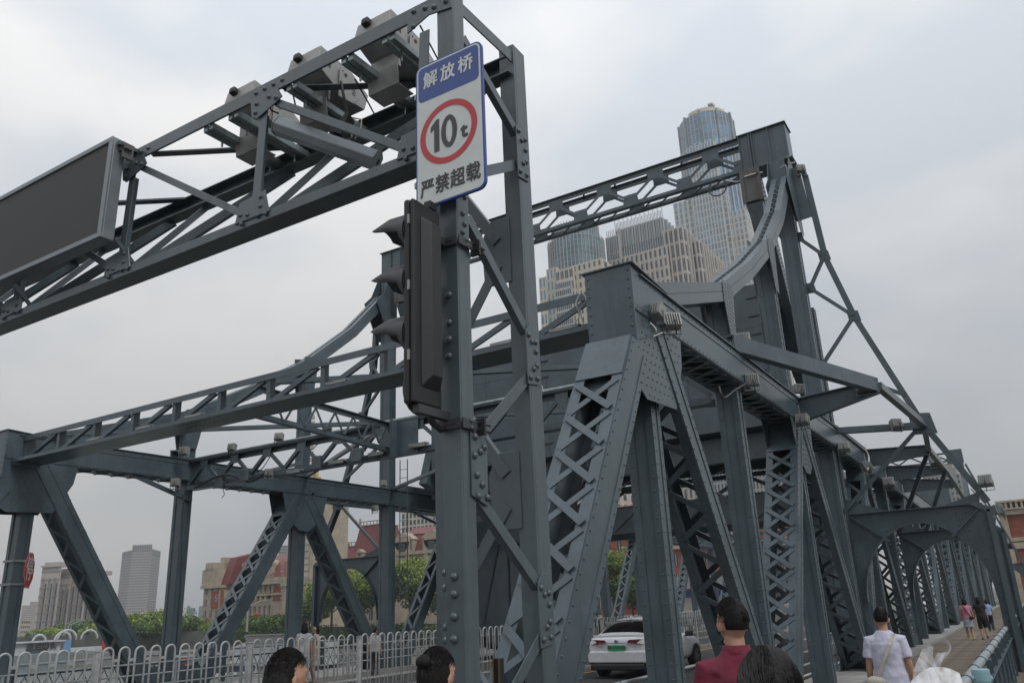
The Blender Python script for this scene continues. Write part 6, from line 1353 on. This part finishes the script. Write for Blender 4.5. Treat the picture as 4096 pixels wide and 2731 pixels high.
def person(label, x, y, z, H, head, top, bottom, topcol, botcol, hair='short', hands=None, stride=0., skirt=False, yaw=0, group=None, shoe=(.03, .03, .03), sleeve=.16, fine=.012, bag=None, hat=None, shorts=False, lean=0):
    k = H/1.75; t = thing('person', label, 'person', (x, y, z), group)
    M = Matrix.Translation((x, y, z)) @ Matrix.Rotation(math.radians(head), 4, 'Z')
    F = MB(); st = stride
    hipz, kneez = .92, .50
    feet = {}
    for s in (-1, 1):
        fx_ = st*s*.22; hp = V((0, s*.09, hipz)); an = V((fx_, s*.10, .09+(.05 if st and s < 0 else 0))); kn, an = ik(hp, an, .43, .42, (1, 0, 0)); feet[s] = (hp, kn, an)
        F.tube([hp, hp.lerp(kn, .5), kn, kn.lerp(an, .35), an], [.083, .072, .054, .055, .037], 12)
        F.ell(an+V((.05, 0, -.045)), (.12, 0, 0), (0, .043, 0), (0, 0, .042), 10, 7)
    loft(F, [((0, 0, .86), .09, .15), ((0, 0, .95), .10, .165), ((0, 0, 1.08), .085, .135), ((0, 0, 1.25), .105, .155), ((0, 0, 1.38), .10, .17), ((-.01, 0, 1.45), .06, .12), ((-.01, 0, 1.50), .05, .06)])
    F.tube([(-.015, 0, 1.42), (0, 0, 1.50), (.012, 0, 1.575)], [.062, .056, .055], 12)
    Rh = Matrix.Rotation(math.radians(yaw), 3, 'Z'); hc = V((.018, 0, 1.645))
    def hd(q):
        q = q.copy()
        if q.z < -.05: f_ = (-q.z-.05); q.y *= 1-.38*f_; q.x = q.x*(1-.30*f_) + .10*f_
        if q.x < 0: q.x *= 1.06
        if q.x > .3 and abs(q.z) < .7: q.x *= .97
        return q
    rx, ry, rz = Rh @ V((.098, 0, 0)), Rh @ V((0, .077, 0)), V((0, 0, .118))
    F.ell(hc, rx, ry, rz, 20, 14, hd)
    def hp_(a, b, c): return hc+Rh @ V((a, b, c))
    F.add([hp_(.085, 0, .02), hp_(.118, 0, -.028), hp_(.09, .017, -.034), hp_(.09, -.017, -.034), hp_(.07, .012, -.03), hp_(.07, -.012, -.03), hp_(.07, 0, .03)], [(0, 1, 2), (0, 3, 1), (1, 3, 2), (0, 2, 4, 6), (0, 6, 5, 3), (2, 3, 5, 4)])
    F.ell(hp_(.088, 0, -.062), Rh @ V((.012, 0, 0)), Rh @ V((0, .024, 0)), V((0, 0, .011)), 8, 6); F.ell(hp_(.074, 0, -.098), Rh @ V((.022, 0, 0)), Rh @ V((0, .026, 0)), V((0, 0, .018)), 8, 6)
    F.ell(hp_(.082, 0, .028), Rh @ V((.014, 0, 0)), Rh @ V((0, .05, 0)), V((0, 0, .012)), 10, 6)
    for s in (-1, 1): F.ell(hp_(-.010, s*.081, -.012), Rh @ V((.020, s*.008, .004)), Rh @ V((0, .011, 0)), V((0, 0, .033)), 10, 8)
    hands = hands or {-1: (.05, -.26, .78), 1: (.05, .26, .78)}; sh = {}
    for s in (-1, 1):
        S = V((-.01, s*.175, 1.405)); T = V(hands[s]); low = T.z < 1.0
        El, Wr = ik(S, T, .29, .25, (-.6, s*.5, -.6) if not low else (-1, s*.35, 0)); sh[s] = (S, El, Wr)
        F.tube([S+V((0, -s*.03, 0)), S, S.lerp(El, .5), El, El.lerp(Wr, .3), Wr], [.05, .056, .047, .038, .038, .026], 12)
        d = (Wr-El).normalized(); inw = V((0, -s, 0)); inw = (inw-d*inw.dot(d)).normalized(); n_ = d.cross(inw).normalized()
        if n_.x < 0 and low: n_ = -n_
        F.ell(Wr+d*.045, d*.052, n_*.040, inw*.017, 10, 8)
        for j, (o_, L_) in enumerate(((-.030, .062), (-.011, .072), (.009, .068), (.028, .054))):
            b_ = Wr+d*.085+n_*(-o_); m1 = b_+d*L_*.45+inw*.008; m2 = m1+d*L_*.3+inw*.022; m3 = m2+inw*.02+d*.002
            F.tube([b_-d*.02, b_, m1, m2, m3], [.0095, .0095, .0085, .0078, .0065], 7)
        b_ = Wr+d*.03+n_*.034; F.tube([b_-d*.01, b_+n_*.016+d*.02+inw*.006, b_+n_*.02+d*.045+inw*.02, b_+n_*.012+d*.062+inw*.028], [.013, .011, .0095, .008], 7)
    body = xform(F, M, k).build('body', SKIN, t, smooth=True)
    r = body.modifiers.new('fuse', 'REMESH'); r.mode = 'VOXEL'; r.voxel_size = fine*k; r.use_smooth_shade = True
    sm = body.modifiers.new('soft', 'SMOOTH'); sm.factor = .5; sm.iterations = 2
    for s in (-1, 1):
        m = MB(); m.ell(hp_(.083, s*.031, .006), Rh @ V((.006, 0, 0)), Rh @ V((0, .010, 0)), V((0, 0, .0045)), 8, 6); xform(m, M, k).build('eye', SIGNK, t, smooth=True)
    # top
    def soft(o, vs, it=3):
        r = o.modifiers.new('fuse', 'REMESH'); r.mode = 'VOXEL'; r.voxel_size = vs*k; r.use_smooth_shade = True
        sm = o.modifiers.new('soft', 'SMOOTH'); sm.factor = .5; sm.iterations = it
        tx = bpy.data.textures.new('folds', 'CLOUDS'); tx.noise_scale = .13; tx.noise_depth = 2
        dm = o.modifiers.new('folds', 'DISPLACE'); dm.texture = tx; dm.strength = .024; dm.mid_level = .5; dm.texture_coords = 'GLOBAL'
    if top:
        m = MB(); hem = .90 if top != 'long' else .70
        loft(m, [((0, 0, hem), .130, .195), ((0, 0, 1.0), .128, .185), ((0, 0, 1.10), .122, .178), ((-.0, 0, 1.25), .132, .190), ((-.005, 0, 1.36), .125, .200), ((-.012, 0, 1.43), .095, .165), ((-.012, 0, 1.485), .074, .108), ((-.01, 0, 1.515), .066, .076)], 24)
        for s in (-1, 1):
            S, El, Wr = sh[s]; e_ = S.lerp(El, min(1, sleeve/.29)) if sleeve < .3 else El; pts = [S+V((0, -s*.05, -.01)), S+V((0, 0, -.0)), S.lerp(e_, .5), e_]; rr_ = [.085, .076, .070, .072]
            if sleeve >= .3: pts += [El.lerp(Wr, .5), El.lerp(Wr, .9)]; rr_ = [.085, .076, .064, .060, .052, .05]
            m.tube(pts, rr_, 14)
        o = xform(m, M, k).build('shirt', topcol, t, smooth=True); soft(o, fine*1.1)
        if top == 'polo':
            m = MB(); n = 20; prof = [(.072, 1.468), (.083, 1.49), (.070, 1.535), (.064, 1.535)]
            vs = [(-.008+r_*math.cos(2*math.pi*i/n), r_*1.02*math.sin(2*math.pi*i/n), z_+(-.022 if math.cos(2*math.pi*i/n) > .75 else 0)) for r_, z_ in prof for i in range(n)]
            m.add(vs, [(j*n+i, j*n+(i+1) % n, (j+1)*n+(i+1) % n, (j+1)*n+i) for j in range(3) for i in range(n)]); xform(m, M, k).build('collar', topcol, t, smooth=True)
    m = MB()
    if skirt:
        loft(m, [((0, 0, .55), .17, .22), ((0, 0, .75), .15, .20), ((0, 0, .92), .12, .175), ((0, 0, 1.02), .108, .155)], 22)
    else:
        loft(m, [((0, 0, .80), .105, .165), ((0, 0, .93), .122, .18), ((0, 0, 1.02), .108, .158)], 20)
        for s in (-1, 1):
            hp, kn, an = feet[s]; lo = kn if shorts else an+V((0, 0, .01))
            m.tube([hp+V((0, 0, .0)), hp.lerp(kn, .5), kn] + ([kn+V((0, 0, -.05))] if shorts else [kn.lerp(an, .5), lo]), [.104, .096, .088]+([.09] if shorts else [.08, .078]), 14)
    o = xform(m, M, k).build('skirt' if skirt else 'trousers', botcol, t, smooth=True); soft(o, fine*1.1)
    sc_ = mat('shoe_paint', shoe, .6, var=.1) if shoe not in SHOE else SHOE[shoe]; SHOE[shoe] = sc_
    for s in (-1, 1):
        an = feet[s][2]; m = MB(); m.ell(an+V((.05, 0, -.045)), (.14, 0, 0), (0, .052, 0), (0, 0, .052), 12, 8, lambda q: V((q.x, q.y, max(q.z, -.75)))); xform(m, M, k).build('shoe', sc_, t, smooth=True)
    # hair
    def hf(q):
        q = q.copy(); f_ = 1.0
        low = -.38 if hair == 'short' else -.9
        if q.x > .05: lim = .25+.38*min(1, (q.x-.05)/.5); 
        else: lim = low
        if abs(q.y) > .55 and q.x > -.42 and hair == 'short': lim = max(lim, .22)
        d_ = (q.z-lim)/.35; f_ = .62 if d_ < 0 else (.915+.085*min(1, d_) if hair == 'short' else 1)
        n = noise.noise(V((q.x*7, q.y*7, q.z*7)))*.045+noise.noise(V((q.x*19, q.y*19, q.z*10)))*.02
        return q*(f_+n)
    m = MB(); m.ell(hc+V((0, 0, .006))+Rh @ V((-.006, 0, 0)), (Rh @ V((.098, 0, 0)))*(1.09 if hair == 'short' else 1.13), (Rh @ V((0, .077, 0)))*(1.10 if hair == 'short' else 1.16), V((0, 0, .118))*1.11, 40, 30, hf)
    if hair in ('long', 'mid'):
        L_ = .21 if hair == 'long' else .15
        m.ell(hp_(-.036, 0, .02-L_*.55), (Rh @ V((.094, 0, 0))), (Rh @ V((0, .100, 0))), V((0, 0, L_)), 36, 24, lambda q: V((q.x if q.x < .35 else .35-(q.x-.35)*.8, q.y, q.z))*(1+noise.noise(V((q.x*6, q.y*6, q.z*2)))*.06+noise.noise(V((q.x*20, q.y*20, q.z*2)))*.03))
    if hair == 'tied':
        m.tube([hp_(-.10, 0, .03), hp_(-.15, 0, .02), hp_(-.165, 0, -.06), hp_(-.145, 0, -.16)], [.03, .034, .032, .012], 10)
    if hair == 'bun': m.ell(hp_(-.095, 0, .07), Rh @ V((.04, 0, 0)), Rh @ V((0, .045, 0)), V((0, 0, .035)), 12, 8)
    ho = xform(m, M, k).build('hair', HAIR, t, smooth=True)
    if fine < .01:                                                   # loose strands for the heads close to the camera
        st_ = MB(); rn = random.Random(int(x*100)); 
        for i in range(2200):
            a, b = rn.uniform(0, 6.283), rn.uniform(-.1, 1.5); q = V((math.cos(a)*math.cos(b), math.sin(a)*math.cos(b), math.sin(b)))
            if q.x > .1 and q.z < .5: continue
            if hair == 'short' and q.z < .05: continue
            pts = []; off = rn.uniform(.0, .035)
            for j in range(4):
                pts.append(hc+V((0, 0, .006))+Rh @ V((q.x*.108*(1+off)-.006, q.y*.0875*(1+off), 0))+V((0, 0, q.z*.131*(1+off))))
                dn = V((-.9 if hair != 'short' else .5, (.35 if q.y > 0 else -.35)*(1-abs(q.y)), -.7 if hair != 'short' else -.25)); dn += V((rn.uniform(-.25, .25),)*3); tg = dn-q*dn.dot(q)
                if tg.length < .05: break
                q = (q+tg.normalized()*(.17 if hair != 'short' else .06)).normalized()
            if len(pts) == 4: st_.tube(pts, [.0012, .0012, .001, .0003], 3)
        if hair in ('long', 'mid', 'tied', 'bun'):
            pass
        xform(st_, M, k).build('hair_strands', HAIR2, ho, kind='stuff')
    if hat:
        m = MB(); m.lathe([(.10, .03), (.098, .115), (.085, .135), (.001, .14)], hc, (0, 0, 1), 18); m.lathe([(.10, .03), (.17, .0), (.172, .006), (.10, .045)], hc, (0, 0, 1), 18); xform(m, M, k).build('hat', hat, t, smooth=True)
    if bag:
        bm, side_ = bag; s = side_
        m = MB(); m.ell((-.13, s*.17, .95), (.05, 0, 0), (0, .11, 0), (0, 0, .085), 16, 10, lambda q: V((q.x, q.y, q.z*(1.0 if q.z < 0 else .75)))); bg_ = xform(m, M, k).build('shoulder_bag', bm, t, smooth=True)
        m = MB(); pts = [(-.145, s*.13, 1.0), (-.155, s*.04, 1.18), (-.14, -s*.05, 1.36), (-.07, -s*.11, 1.475), (.03, -s*.11, 1.47)]
        for p_, q_ in zip(pts[:-1], pts[1:]): m.bar(p_, q_, .036, .008, (-1, 0, .2))
        xform(m, M, k).build('strap', bm, t)
    return t, M, k, sh
SHOE = {}
HAIR2 = mat('hair_sheen', (.010, .008, .0075), .38, var=.4, scale=40, spec=.4)
MAROON = cloth('maroon_shirt', (.13, .010, .030)); TWHITE = cloth('white_tshirt', (.50, .50, .62)); TDARK = cloth('dark_trousers', (.03, .032, .038)); GREYC = cloth('grey_cloth', (.20, .20, .21))
PINK = cloth('pink_shirt', (.50, .20, .28)); BLACKC = cloth('black_cloth', (.015, .015, .017)); LBLUE = cloth('light_blue_shirt', (.25, .38, .62)); DENIM = cloth('pale_denim', (.26, .31, .36)); CREAM = cloth('cream_canvas', (.42, .40, .34)); NAVY = cloth('navy_trousers', (.02, .025, .05)); BEIGEC = cloth('beige_cloth', (.33, .29, .25)); WHITEC = cloth('white_cloth', (.33, .33, .34))
def place(px, ytop, D):                                              # ground position and eye-relative head-top height of a person
    p = atD(px, ytop, D); return p.x, p.y, p.z
x, y, zt = place(2922, 2412, 5.0); person('man in maroon polo shirt with short black hair seen from behind, beside the end post', x, y, zt-1.80, 1.80, 34, 'polo', 1, MAROON, TDARK, 'short', fine=.007, yaw=12)
x, y, zt = place(3062, 2634, 2.35); person('person with dark tied hair, only the crown showing, before the man in maroon', x, y, zt-1.70, 1.70, 10, 'tee', 1, GREYC, TDARK, 'tied', fine=.007, yaw=14)
x, y, zt = place(1140, 2618, 4.1); person('woman with long straight dark hair facing right, at lower left before the white fence', x, y, zt-1.62, 1.62, -18, 'tee', 1, GREYC, TDARK, 'long', fine=.007)
x, y, zt = place(1740, 2612, 4.0); person('woman with black hair pinned in a bun standing left of the gantry column', x, y, zt-1.62, 1.62, 0, 'tee', 1, BLACKC, TDARK, 'bun', fine=.007, yaw=-6)
x, y, zt = place(3519, 2438, 10.8); person('man in white t-shirt with cream shoulder bag walking away on the plank walkway', x, y, -1.88, zt+1.88, 4, 'tee', 1, TWHITE, TDARK, 'short', stride=.35, bag=(CREAM, 1), fine=.009, sleeve=.20)
for px, yt, D, yw, args, lab in (
  (3853, 2394, 36., 8, dict(topcol=PINK, botcol=DENIM, skirt=True, hair='mid', shoe=(.45, .5, .02), bag=(BLACKC, -1), stride=.4), 'woman in pink shirt and pale skirt with black bag and yellow shoes on the walkway'),
  (3908, 2388, 36.5, 4, dict(topcol=BLACKC, botcol=BLACKC, shorts=True, hair='long', stride=-.3), 'woman dressed in black with long hair walking beside the woman in pink'),
  (3942, 2398, 43., 2, dict(topcol=LBLUE, botcol=NAVY, hair='tied', stride=.3), 'woman in light blue shirt and navy trousers farthest along the walkway')):
    x, y, zt = place(px, yt, D); person(lab, x, y, -1.88, zt+1.88, yw, 'tee', 1, fine=.016, **args)
x, y, zt = place(1265, 2500, 25.5); person('woman with dark hair in pale dress beyond the white fence, right of two', x, y, -1.88, zt+1.88, 150, 'tee', 1, BEIGEC, BEIGEC, 'long', skirt=True, fine=.016)
x, y, zt = place(1218, 2492, 25.); person('woman in white top with dark hair beyond the white fence, left of two', x, y, -1.88, zt+1.88, 60, 'tee', 1, WHITEC, DENIM, 'long', fine=.016)
x, y, zt = place(1500, 2512, 27.); person('person in white shirt half hidden behind the diagonal at the far truss', x, y, -1.88, zt+1.88, 20, 'tee', 1, WHITEC, TDARK, 'short', fine=.016)
x, y, zt = place(2398, 2462, 34.); person('woman in cream sun hat and black dress beyond the fence left of the car', x, y, -1.88, zt+1.88, 200, 'tee', 1, BLACKC, BLACKC, 'mid', skirt=True, hat=CREAM, fine=.016)
x, y, zt = place(2756, 2462, 48.); person('person in white shirt beyond the fence right of the car', x, y, -1.88, zt+1.88, 200, 'tee', 1, WHITEC, TDARK, 'short', fine=.016)
# ---------------------------------------------------------------- hand holding a plastic bag, lower right
c = atD(3738, 2700, 1.55); hx, hy = 1.62, -.42; hd_ = 8
t, M, k, sh = person('person outside the frame at lower right, raised hand clutching a plastic bag', hx, hy, -1.95, 1.62, hd_, 'tee', 1, GREYC, TDARK, 'short', fine=.006, sleeve=.16,
       hands={1: tuple((Matrix.Rotation(math.radians(-hd_), 4, 'Z') @ V((c.x-hx, c.y-hy, 0)))/(1.62/1.75)+V((0, 0, (c.z-.05+1.95)/(1.62/1.75)))), -1: (.05, -.26, .8)}) 
film = bpy.data.materials.new('thin_plastic_film'); film.use_nodes = True; n_ = film.node_tree.nodes; l_ = film.node_tree.links; pb_ = n_['Principled BSDF']
pb_.inputs['Base Color'].default_value = (.75, .75, .78, 1); pb_.inputs['Roughness'].default_value = .25
nz = n_.new('ShaderNodeTexNoise'); nz.inputs['Scale'].default_value = 22; nz.inputs['Detail'].default_value = 5; nz.inputs['Distortion'].default_value = 1.5; tc_ = n_.new('ShaderNodeTexCoord'); l_.new(tc_.outputs['Object'], nz.inputs['Vector'])
mr = n_.new('ShaderNodeMapRange'); mr.inputs[1].default_value = .38; mr.inputs[2].default_value = .68; mr.inputs[3].default_value = .34; mr.inputs[4].default_value = .88; l_.new(nz.outputs[0], mr.inputs[0]); l_.new(mr.outputs[0], pb_.inputs['Alpha'])
bp = n_.new('ShaderNodeBump'); bp.inputs['Strength'].default_value = .8; bp.inputs['Distance'].default_value = .01; l_.new(nz.outputs[0], bp.inputs['Height']); l_.new(bp.outputs[0], pb_.inputs['Normal'])
t = thing('plastic_bag', 'thin translucent white plastic bag with its loop handle standing up, at lower right', 'plastic bag', c)
def bp_(px, py, D): return atD(px, py, D)
def strip(P0, P1, name, seg=16):                                     # film between two curves, crumpled
    m = MB(); n = len(P0); vs = []; W_ = 6
    def cat(Q, u):
        f_ = u*(len(Q)-1); i = min(int(f_), len(Q)-2); u2 = f_-i; a, b, c2, d = Q[max(i-1, 0)], Q[i], Q[i+1], Q[min(i+2, len(Q)-1)]
        return .5*((2*b)+(c2-a)*u2+(2*a-5*b+4*c2-d)*u2*u2+(3*b-a-3*c2+d)*u2**3)
    for j in range(seg+1):
        a, b = cat(P0, j/seg), cat(P1, j/seg)
        for i in range(W_+1): p_ = a.lerp(b, i/W_); vs.append(p_+V((noise.noise(p_*28), noise.noise(p_*28+V((5, 5, 5))), noise.noise(p_*28+V((9, 1, 4)))))*.005)
    m.add(vs, [(j*(W_+1)+i, j*(W_+1)+i+1, (j+1)*(W_+1)+i+1, (j+1)*(W_+1)+i) for j in range(seg) for i in range(W_)])
    return m.build(name, film, t, smooth=True)
D0 = 1.55
ring_o = [(3650, 2680), (3668, 2630), (3690, 2590), (3720, 2558), (3755, 2546), (3788, 2556), (3806, 2580), (3800, 2610), (3782, 2640), (3768, 2670), (3775, 2710)]
ring_i = [(3700, 2690), (3712, 2645), (3716, 2605), (3728, 2572), (3755, 2556), (3780, 2565), (3795, 2585), (3788, 2603), (3764, 2612), (3745, 2620), (3730, 2690)]
strip([bp_(a, b, D0) for a, b in ring_o], [bp_(a, b, D0+.02) for a, b in ring_i], 'handle_loop', 30)
strip([bp_(a, b, D0-.02) for a, b in ((3690, 2590), (3675, 2630), (3655, 2680), (3635, 2740), (3615, 2800))], [bp_(a, b, D0-.01) for a, b in ((3728, 2572), (3735, 2620), (3750, 2670), (3765, 2740), (3770, 2800))], 'film')
strip([bp_(a, b, D0-.03) for a, b in ((3640, 2720), (3690, 2685), (3740, 2672), (3790, 2668), (3830, 2690))], [bp_(a, b, D0-.06) for a, b in ((3600, 2810), (3690, 2830), (3750, 2840), (3800, 2830), (3880, 2810))], 'film')
strip([bp_(a, b, D0+.05) for a, b in ((3770, 2680), (3790, 2670), (3812, 2675), (3832, 2705), (3850, 2745))], [bp_(a, b, D0+.03) for a, b in ((3740, 2840), (3780, 2840), (3820, 2840), (3850, 2840), (3880, 2830))], 'film')
# cup with pale blue lid
q = atD(3923, 2690, 1.9); LIDB = mat('pale_blue_lid', (.20, .34, .38), .4, var=.05); zt = atD(3923, 2674, 1.9).z; r_ = (atD(3886, 2690, 1.9)-atD(3962, 2690, 1.9)).length/2
t = thing('cup', 'white cup with pale blue screw lid at the lower right edge of the frame', 'cup', (q.x, q.y, zt-.22))
m = MB(); m.lathe([(r_*.72, zt-.22), (r_*.98, zt-.045), (r_*.94, zt-.038)], (q.x, q.y, 0), (0, 0, 1), 28); m.build('body', mat('cup_white', (.55, .56, .50), .35, var=.03), t, smooth=True)
m = MB(); m.lathe([(r_*.90, zt-.038), (r_*.92, zt-.022), (r_*.99, zt-.021), (r_*1.0, zt-.005), (r_*.96, zt), (.001, zt+.001)], (q.x, q.y, 0), (0, 0, 1), 28); m.build('lid', LIDB, t, bevel=.0015)
for e in (-1, 1): m = MB(); m.ell(V((q.x, q.y, zt-.015))+RT*e*r_*1.05, RT*.004, fw*.006, (0, 0, .004), 8, 6); m.build('lid_lug', LIDB, t, smooth=True)
# ================================================================ white car
CARW = mat('car_white', (.62, .63, .66), .25, var=.02, coat=.6); CGL = mat('car_glass', (.010, .008, .010), .06, var=.1, spec=.6); TYRE = mat('tyre', (.018, .018, .018), .85, var=.2); RIM = mat('rim', (.25, .25, .26), .3, metal=.7); TAIL = mat('tail_lamp', (.14, .006, .012), .15, var=.1); CHR = mat('chrome', (.6, .6, .62), .12, metal=1, var=.02); BUMP = mat('bumper_black', (.018, .018, .02), .5); PLG = mat('plate_green', (.03, .36, .14), .4, var=.05)
def car(label, x0, y0, z0, rot, colour, plate=None, group=None, detail=True):
    t = thing('car', label, 'car', (x0, y0, z0), group); M = Matrix.Translation((x0, y0, z0)) @ Matrix.Rotation(rot, 4, 'Z')
    # stations along the length: x, sill z, half width at belt, belt z, deck/roof half width, glass base z, roof edge z, roof half width, centre z
    S = [(0.00, .42, .70, .80, .66, .84, .86, .60, .87), (.03, .34, .84, .92, .74, .98, 1.00, .66, 1.01), (.12, .30, .90, .95, .78, 1.04, 1.06, .70, 1.085), (.35, .28, .92, .96, .76, 1.06, 1.11, .66, 1.13),
         (.75, .27, .935, .97, .76, 1.06, 1.30, .62, 1.33), (1.15, .26, .94, .97, .76, 1.05, 1.44, .60, 1.475), (1.7, .25, .94, .96, .77, 1.03, 1.49, .60, 1.53), (2.3, .25, .94, .95, .77, 1.01, 1.48, .60, 1.525),
         (2.85, .25, .94, .94, .77, .99, 1.40, .60, 1.44), (3.35, .25, .935, .92, .78, .97, 1.16, .64, 1.20), (3.75, .26, .93, .88, .78, .94, .98, .70, 1.01), (4.3, .28, .90, .78, .74, .86, .88, .62, .91), (4.62, .32, .82, .68, .66, .74, .76, .5, .78), (4.76, .40, .62, .60, .5, .64, .65, .4, .66)]
    vs = []; 
    for (x, sz, bw, bz, gw, gz, rz, rw, cz) in S:
        half = [(0, sz), (bw*.86, sz), (bw*.97, sz+.14), (bw, (sz+bz)/2+.06), (bw*.985, bz-.04), (gw+.06, bz+.03), (gw, gz), ((gw+rw)/2+.02, (gz+rz)/2), (rw+.01, rz-.01), (rw*.6, (rz+cz)/2+.01), (0, cz)]
        for y_, z_ in half: vs.append((x, y_, z_))
        for y_, z_ in half[-2:0:-1]: vs.append((x, -y_, z_))
    n = 20; fs = []; mi = []
    for i in range(len(S)-1):
        for k in range(n):
            fs.append((i*n+k, i*n+(k+1) % n, (i+1)*n+(k+1) % n, (i+1)*n+k)); kk = k if k < 10 else 19-k; g = 0
            if kk in (6, 7) and 4 <= i <= 8: g = 1
            if kk in (6, 7, 8, 9) and i in (3, 4): g = 1 if kk >= 7 or i == 4 else 0
            if kk in (8, 9) and i in (8, 9): g = 1
            if kk in (6, 7) and i in (3,): g = 0
            if kk == 0: g = 2
            mi.append(g)
    fs += [tuple(range(n-1, -1, -1)), tuple((len(S)-1)*n+k for k in range(n))]; mi += [0, 0]
    m = MB(); m.add(vs, fs); m.m = mi; xform(m, M, 1)
    b = m.build('body', [colour, CGL, BUMP], t, smooth=True); sb = b.modifiers.new('smooth', 'SUBSURF'); sb.levels = 2; sb.render_levels = 2
    def pc(m, name, mt_, **kw): return xform(m, M, 1).build(name, mt_, t, **kw)
    for wx in (.95, 3.72):
        for s in (-1, 1):
            m = MB(); m.lathe([(.355, -.002), (.355, .012)], (wx, s*.935-(.0 if s > 0 else 0), .335), (0, s, 0), 28); pc(m, 'wheel_arch', BUMP)
            m = MB(); m.lathe([(.20, 0), (.30, -.01), (.325, .03), (.325, .17), (.30, .205), (.20, .20)], (wx, s*.745, .325), (0, s, 0), 28); w_o = pc(m, 'wheel', TYRE, smooth=True)
            m = MB(); m.lathe([(.205, .19), (.205, .206), (.19, .206), (.19, .19)], (wx, s*.745, .325), (0, s, 0), 24); m.lathe([(.05, .19), (.05, .206)], (wx, s*.745, .325), (0, s, 0), 10)
            for q_ in range(5): a = q_*2*math.pi/5; m.bar((wx+.04*math.cos(a), s*.948, .325+.04*math.sin(a)), (wx+.2*math.cos(a), s*.948, .325+.2*math.sin(a)), .06, .012, (0, 1, 0))
            xform(m, M, 1).build('rim', RIM, w_o)
    if not detail: return t
    # rear end
    for s in (-1, 1):
        m = MB(); m.prism([(-.035, s*.30, .90), (-.035, s*.36, .975), (-.02, s*.62, .985), (.06, s*.83, .975), (.30, s*.925, .93), (.06, s*.875, .86), (-.03, s*.66, .855)], (.14, 0, 0)); pc(m, 'tail_lamp', TAIL, bevel=.01)
        m = MB(); m.prism([(-.055, s*.50, .36), (-.055, s*.60, .39), (-.045, s*.80, .44), (.0, s*.88, .58), (.0, s*.885, .42), (-.03, s*.82, .36)], (.10, 0, 0)); pc(m, 'reflector_trim', BUMP); m = MB(); m.prism([(-.062, s*.58, .368), (-.058, s*.72, .405), (-.05, s*.80, .40), (-.05, s*.80, .368)], (.02, 0, 0)); pc(m, 'reflector', TAIL)
        m = MB(); m.hexa((2.95, s*1.03, .99), (.07, 0, 0), (0, .11, 0), (0, 0, .075)); m.hexa((2.97, s*.93, .94), (.03, 0, 0), (0, .06, 0), (0, 0, .03)); pc(m, 'wing_mirror', BUMP, bevel=.03)
    m = MB(); m.hexa((-.035, 0, .30), (.08, 0, 0), (0, .78, 0), (0, 0, .085)); pc(m, 'lower_bumper', BUMP, bevel=.04)
    m = MB(); m.prism([(-.055, -.86, .40), (-.055, .86, .40), (-.055, .87, .60), (-.055, .80, .70), (-.055, -.80, .70), (-.055, -.87, .60)], (.12, 0, 0)); pc(m, 'bumper', colour, bevel=.035)
    m = MB(); m.bar((-.045, -.52, .90), (-.045, .52, .90), .016, .012, (-1, 0, 0)); pc(m, 'chrome_strip', CHR)
    m = MB(); m.lathe([(.055, 0), (.055, .012), (.048, .016), (.001, .016)], (-.038, 0, .945), (-1, 0, 0), 24); e = pc(m, 'emblem', CHR, smooth=True)
    Tb = lambda y_, z_, x_: M @ frame(V((0, -1, 0)), V((0, 0, 1)), V((-1, 0, 0)), V((x_, y_, z_)))
    text('G', .085, Tb(0, .945, -.056), BLUE, t, 'emblem_letter', .002, .002)
    m = MB(); m.hexa((-.062, 0, .775), (.006, 0, 0), (0, .24, 0), (0, 0, .072)); pl = pc(m, 'number_plate', PLG, bevel=.003)
    if plate: text(plate, .125, Tb(0, .775, -.0695), SIGNK, t, 'plate_lettering', .0012, .001, .78)
    text('广汽新能源' if plate else '', .045, Tb(.50, .80, -.045), CHR, t, 'badge', 0, .002) if plate else 0
    text('S·Ai', .06, Tb(-.52, .80, -.05), CHR, t, 'badge', 0, .002) if plate else 0
    m = MB(); m.prism([(1.1, -.012, 1.47), (1.3, -.012, 1.515), (1.12, -.012, 1.56)], (0, .024, 0)); pc(m, 'roof_antenna', colour, bevel=.004)
    m = MB(); m.bar((.10, -.74, 1.085), (.10, .74, 1.085), .03, .025, (0, 0, 1)); pc(m, 'boot_lip', colour, bevel=.01)
    m = MB(); m.bar((-.04, -.60, .68), (-.04, .60, .68), .006, .01, (-1, 0, 0)); pc(m, 'panel_gap', BUMP)
    for s in (-1, 1): m = MB(); m.hexa((2.0, s*.945, .88), (.08, 0, 0), (0, .012, 0), (0, 0, .012)); pc(m, 'door_handle', CHR, bevel=.004)
    return t
pl_ = atX(2417, 2577, 21.6)
car('white saloon car seen from behind with green number plate, driving onto the bridge', 21.1, 9.93, -1.94, math.radians(1.5), CARW, '津A DW5508')
car('white car far ahead on the right lane, mostly hidden behind the latticed posts', 62., 6.6, -1.94, 0, CARW, None, detail=False)
# ================================================================ air
hz = bpy.data.materials.new('haze'); hz.use_nodes = True; n_ = hz.node_tree.nodes; n_.remove(n_['Principled BSDF'])
pv = n_.new('ShaderNodeVolumePrincipled'); pv.inputs['Color'].default_value = (.95, .97, 1, 1); pv.inputs['Density'].default_value = .0004; pv.inputs['Anisotropy'].default_value = .2
hz.node_tree.links.new(pv.outputs[0], n_['Material Output'].inputs['Volume'])
m = MB(); m.box(-70, 1400, -900, 1100, -10.5, 330); m.build('haze', hz, None, kind='stuff')
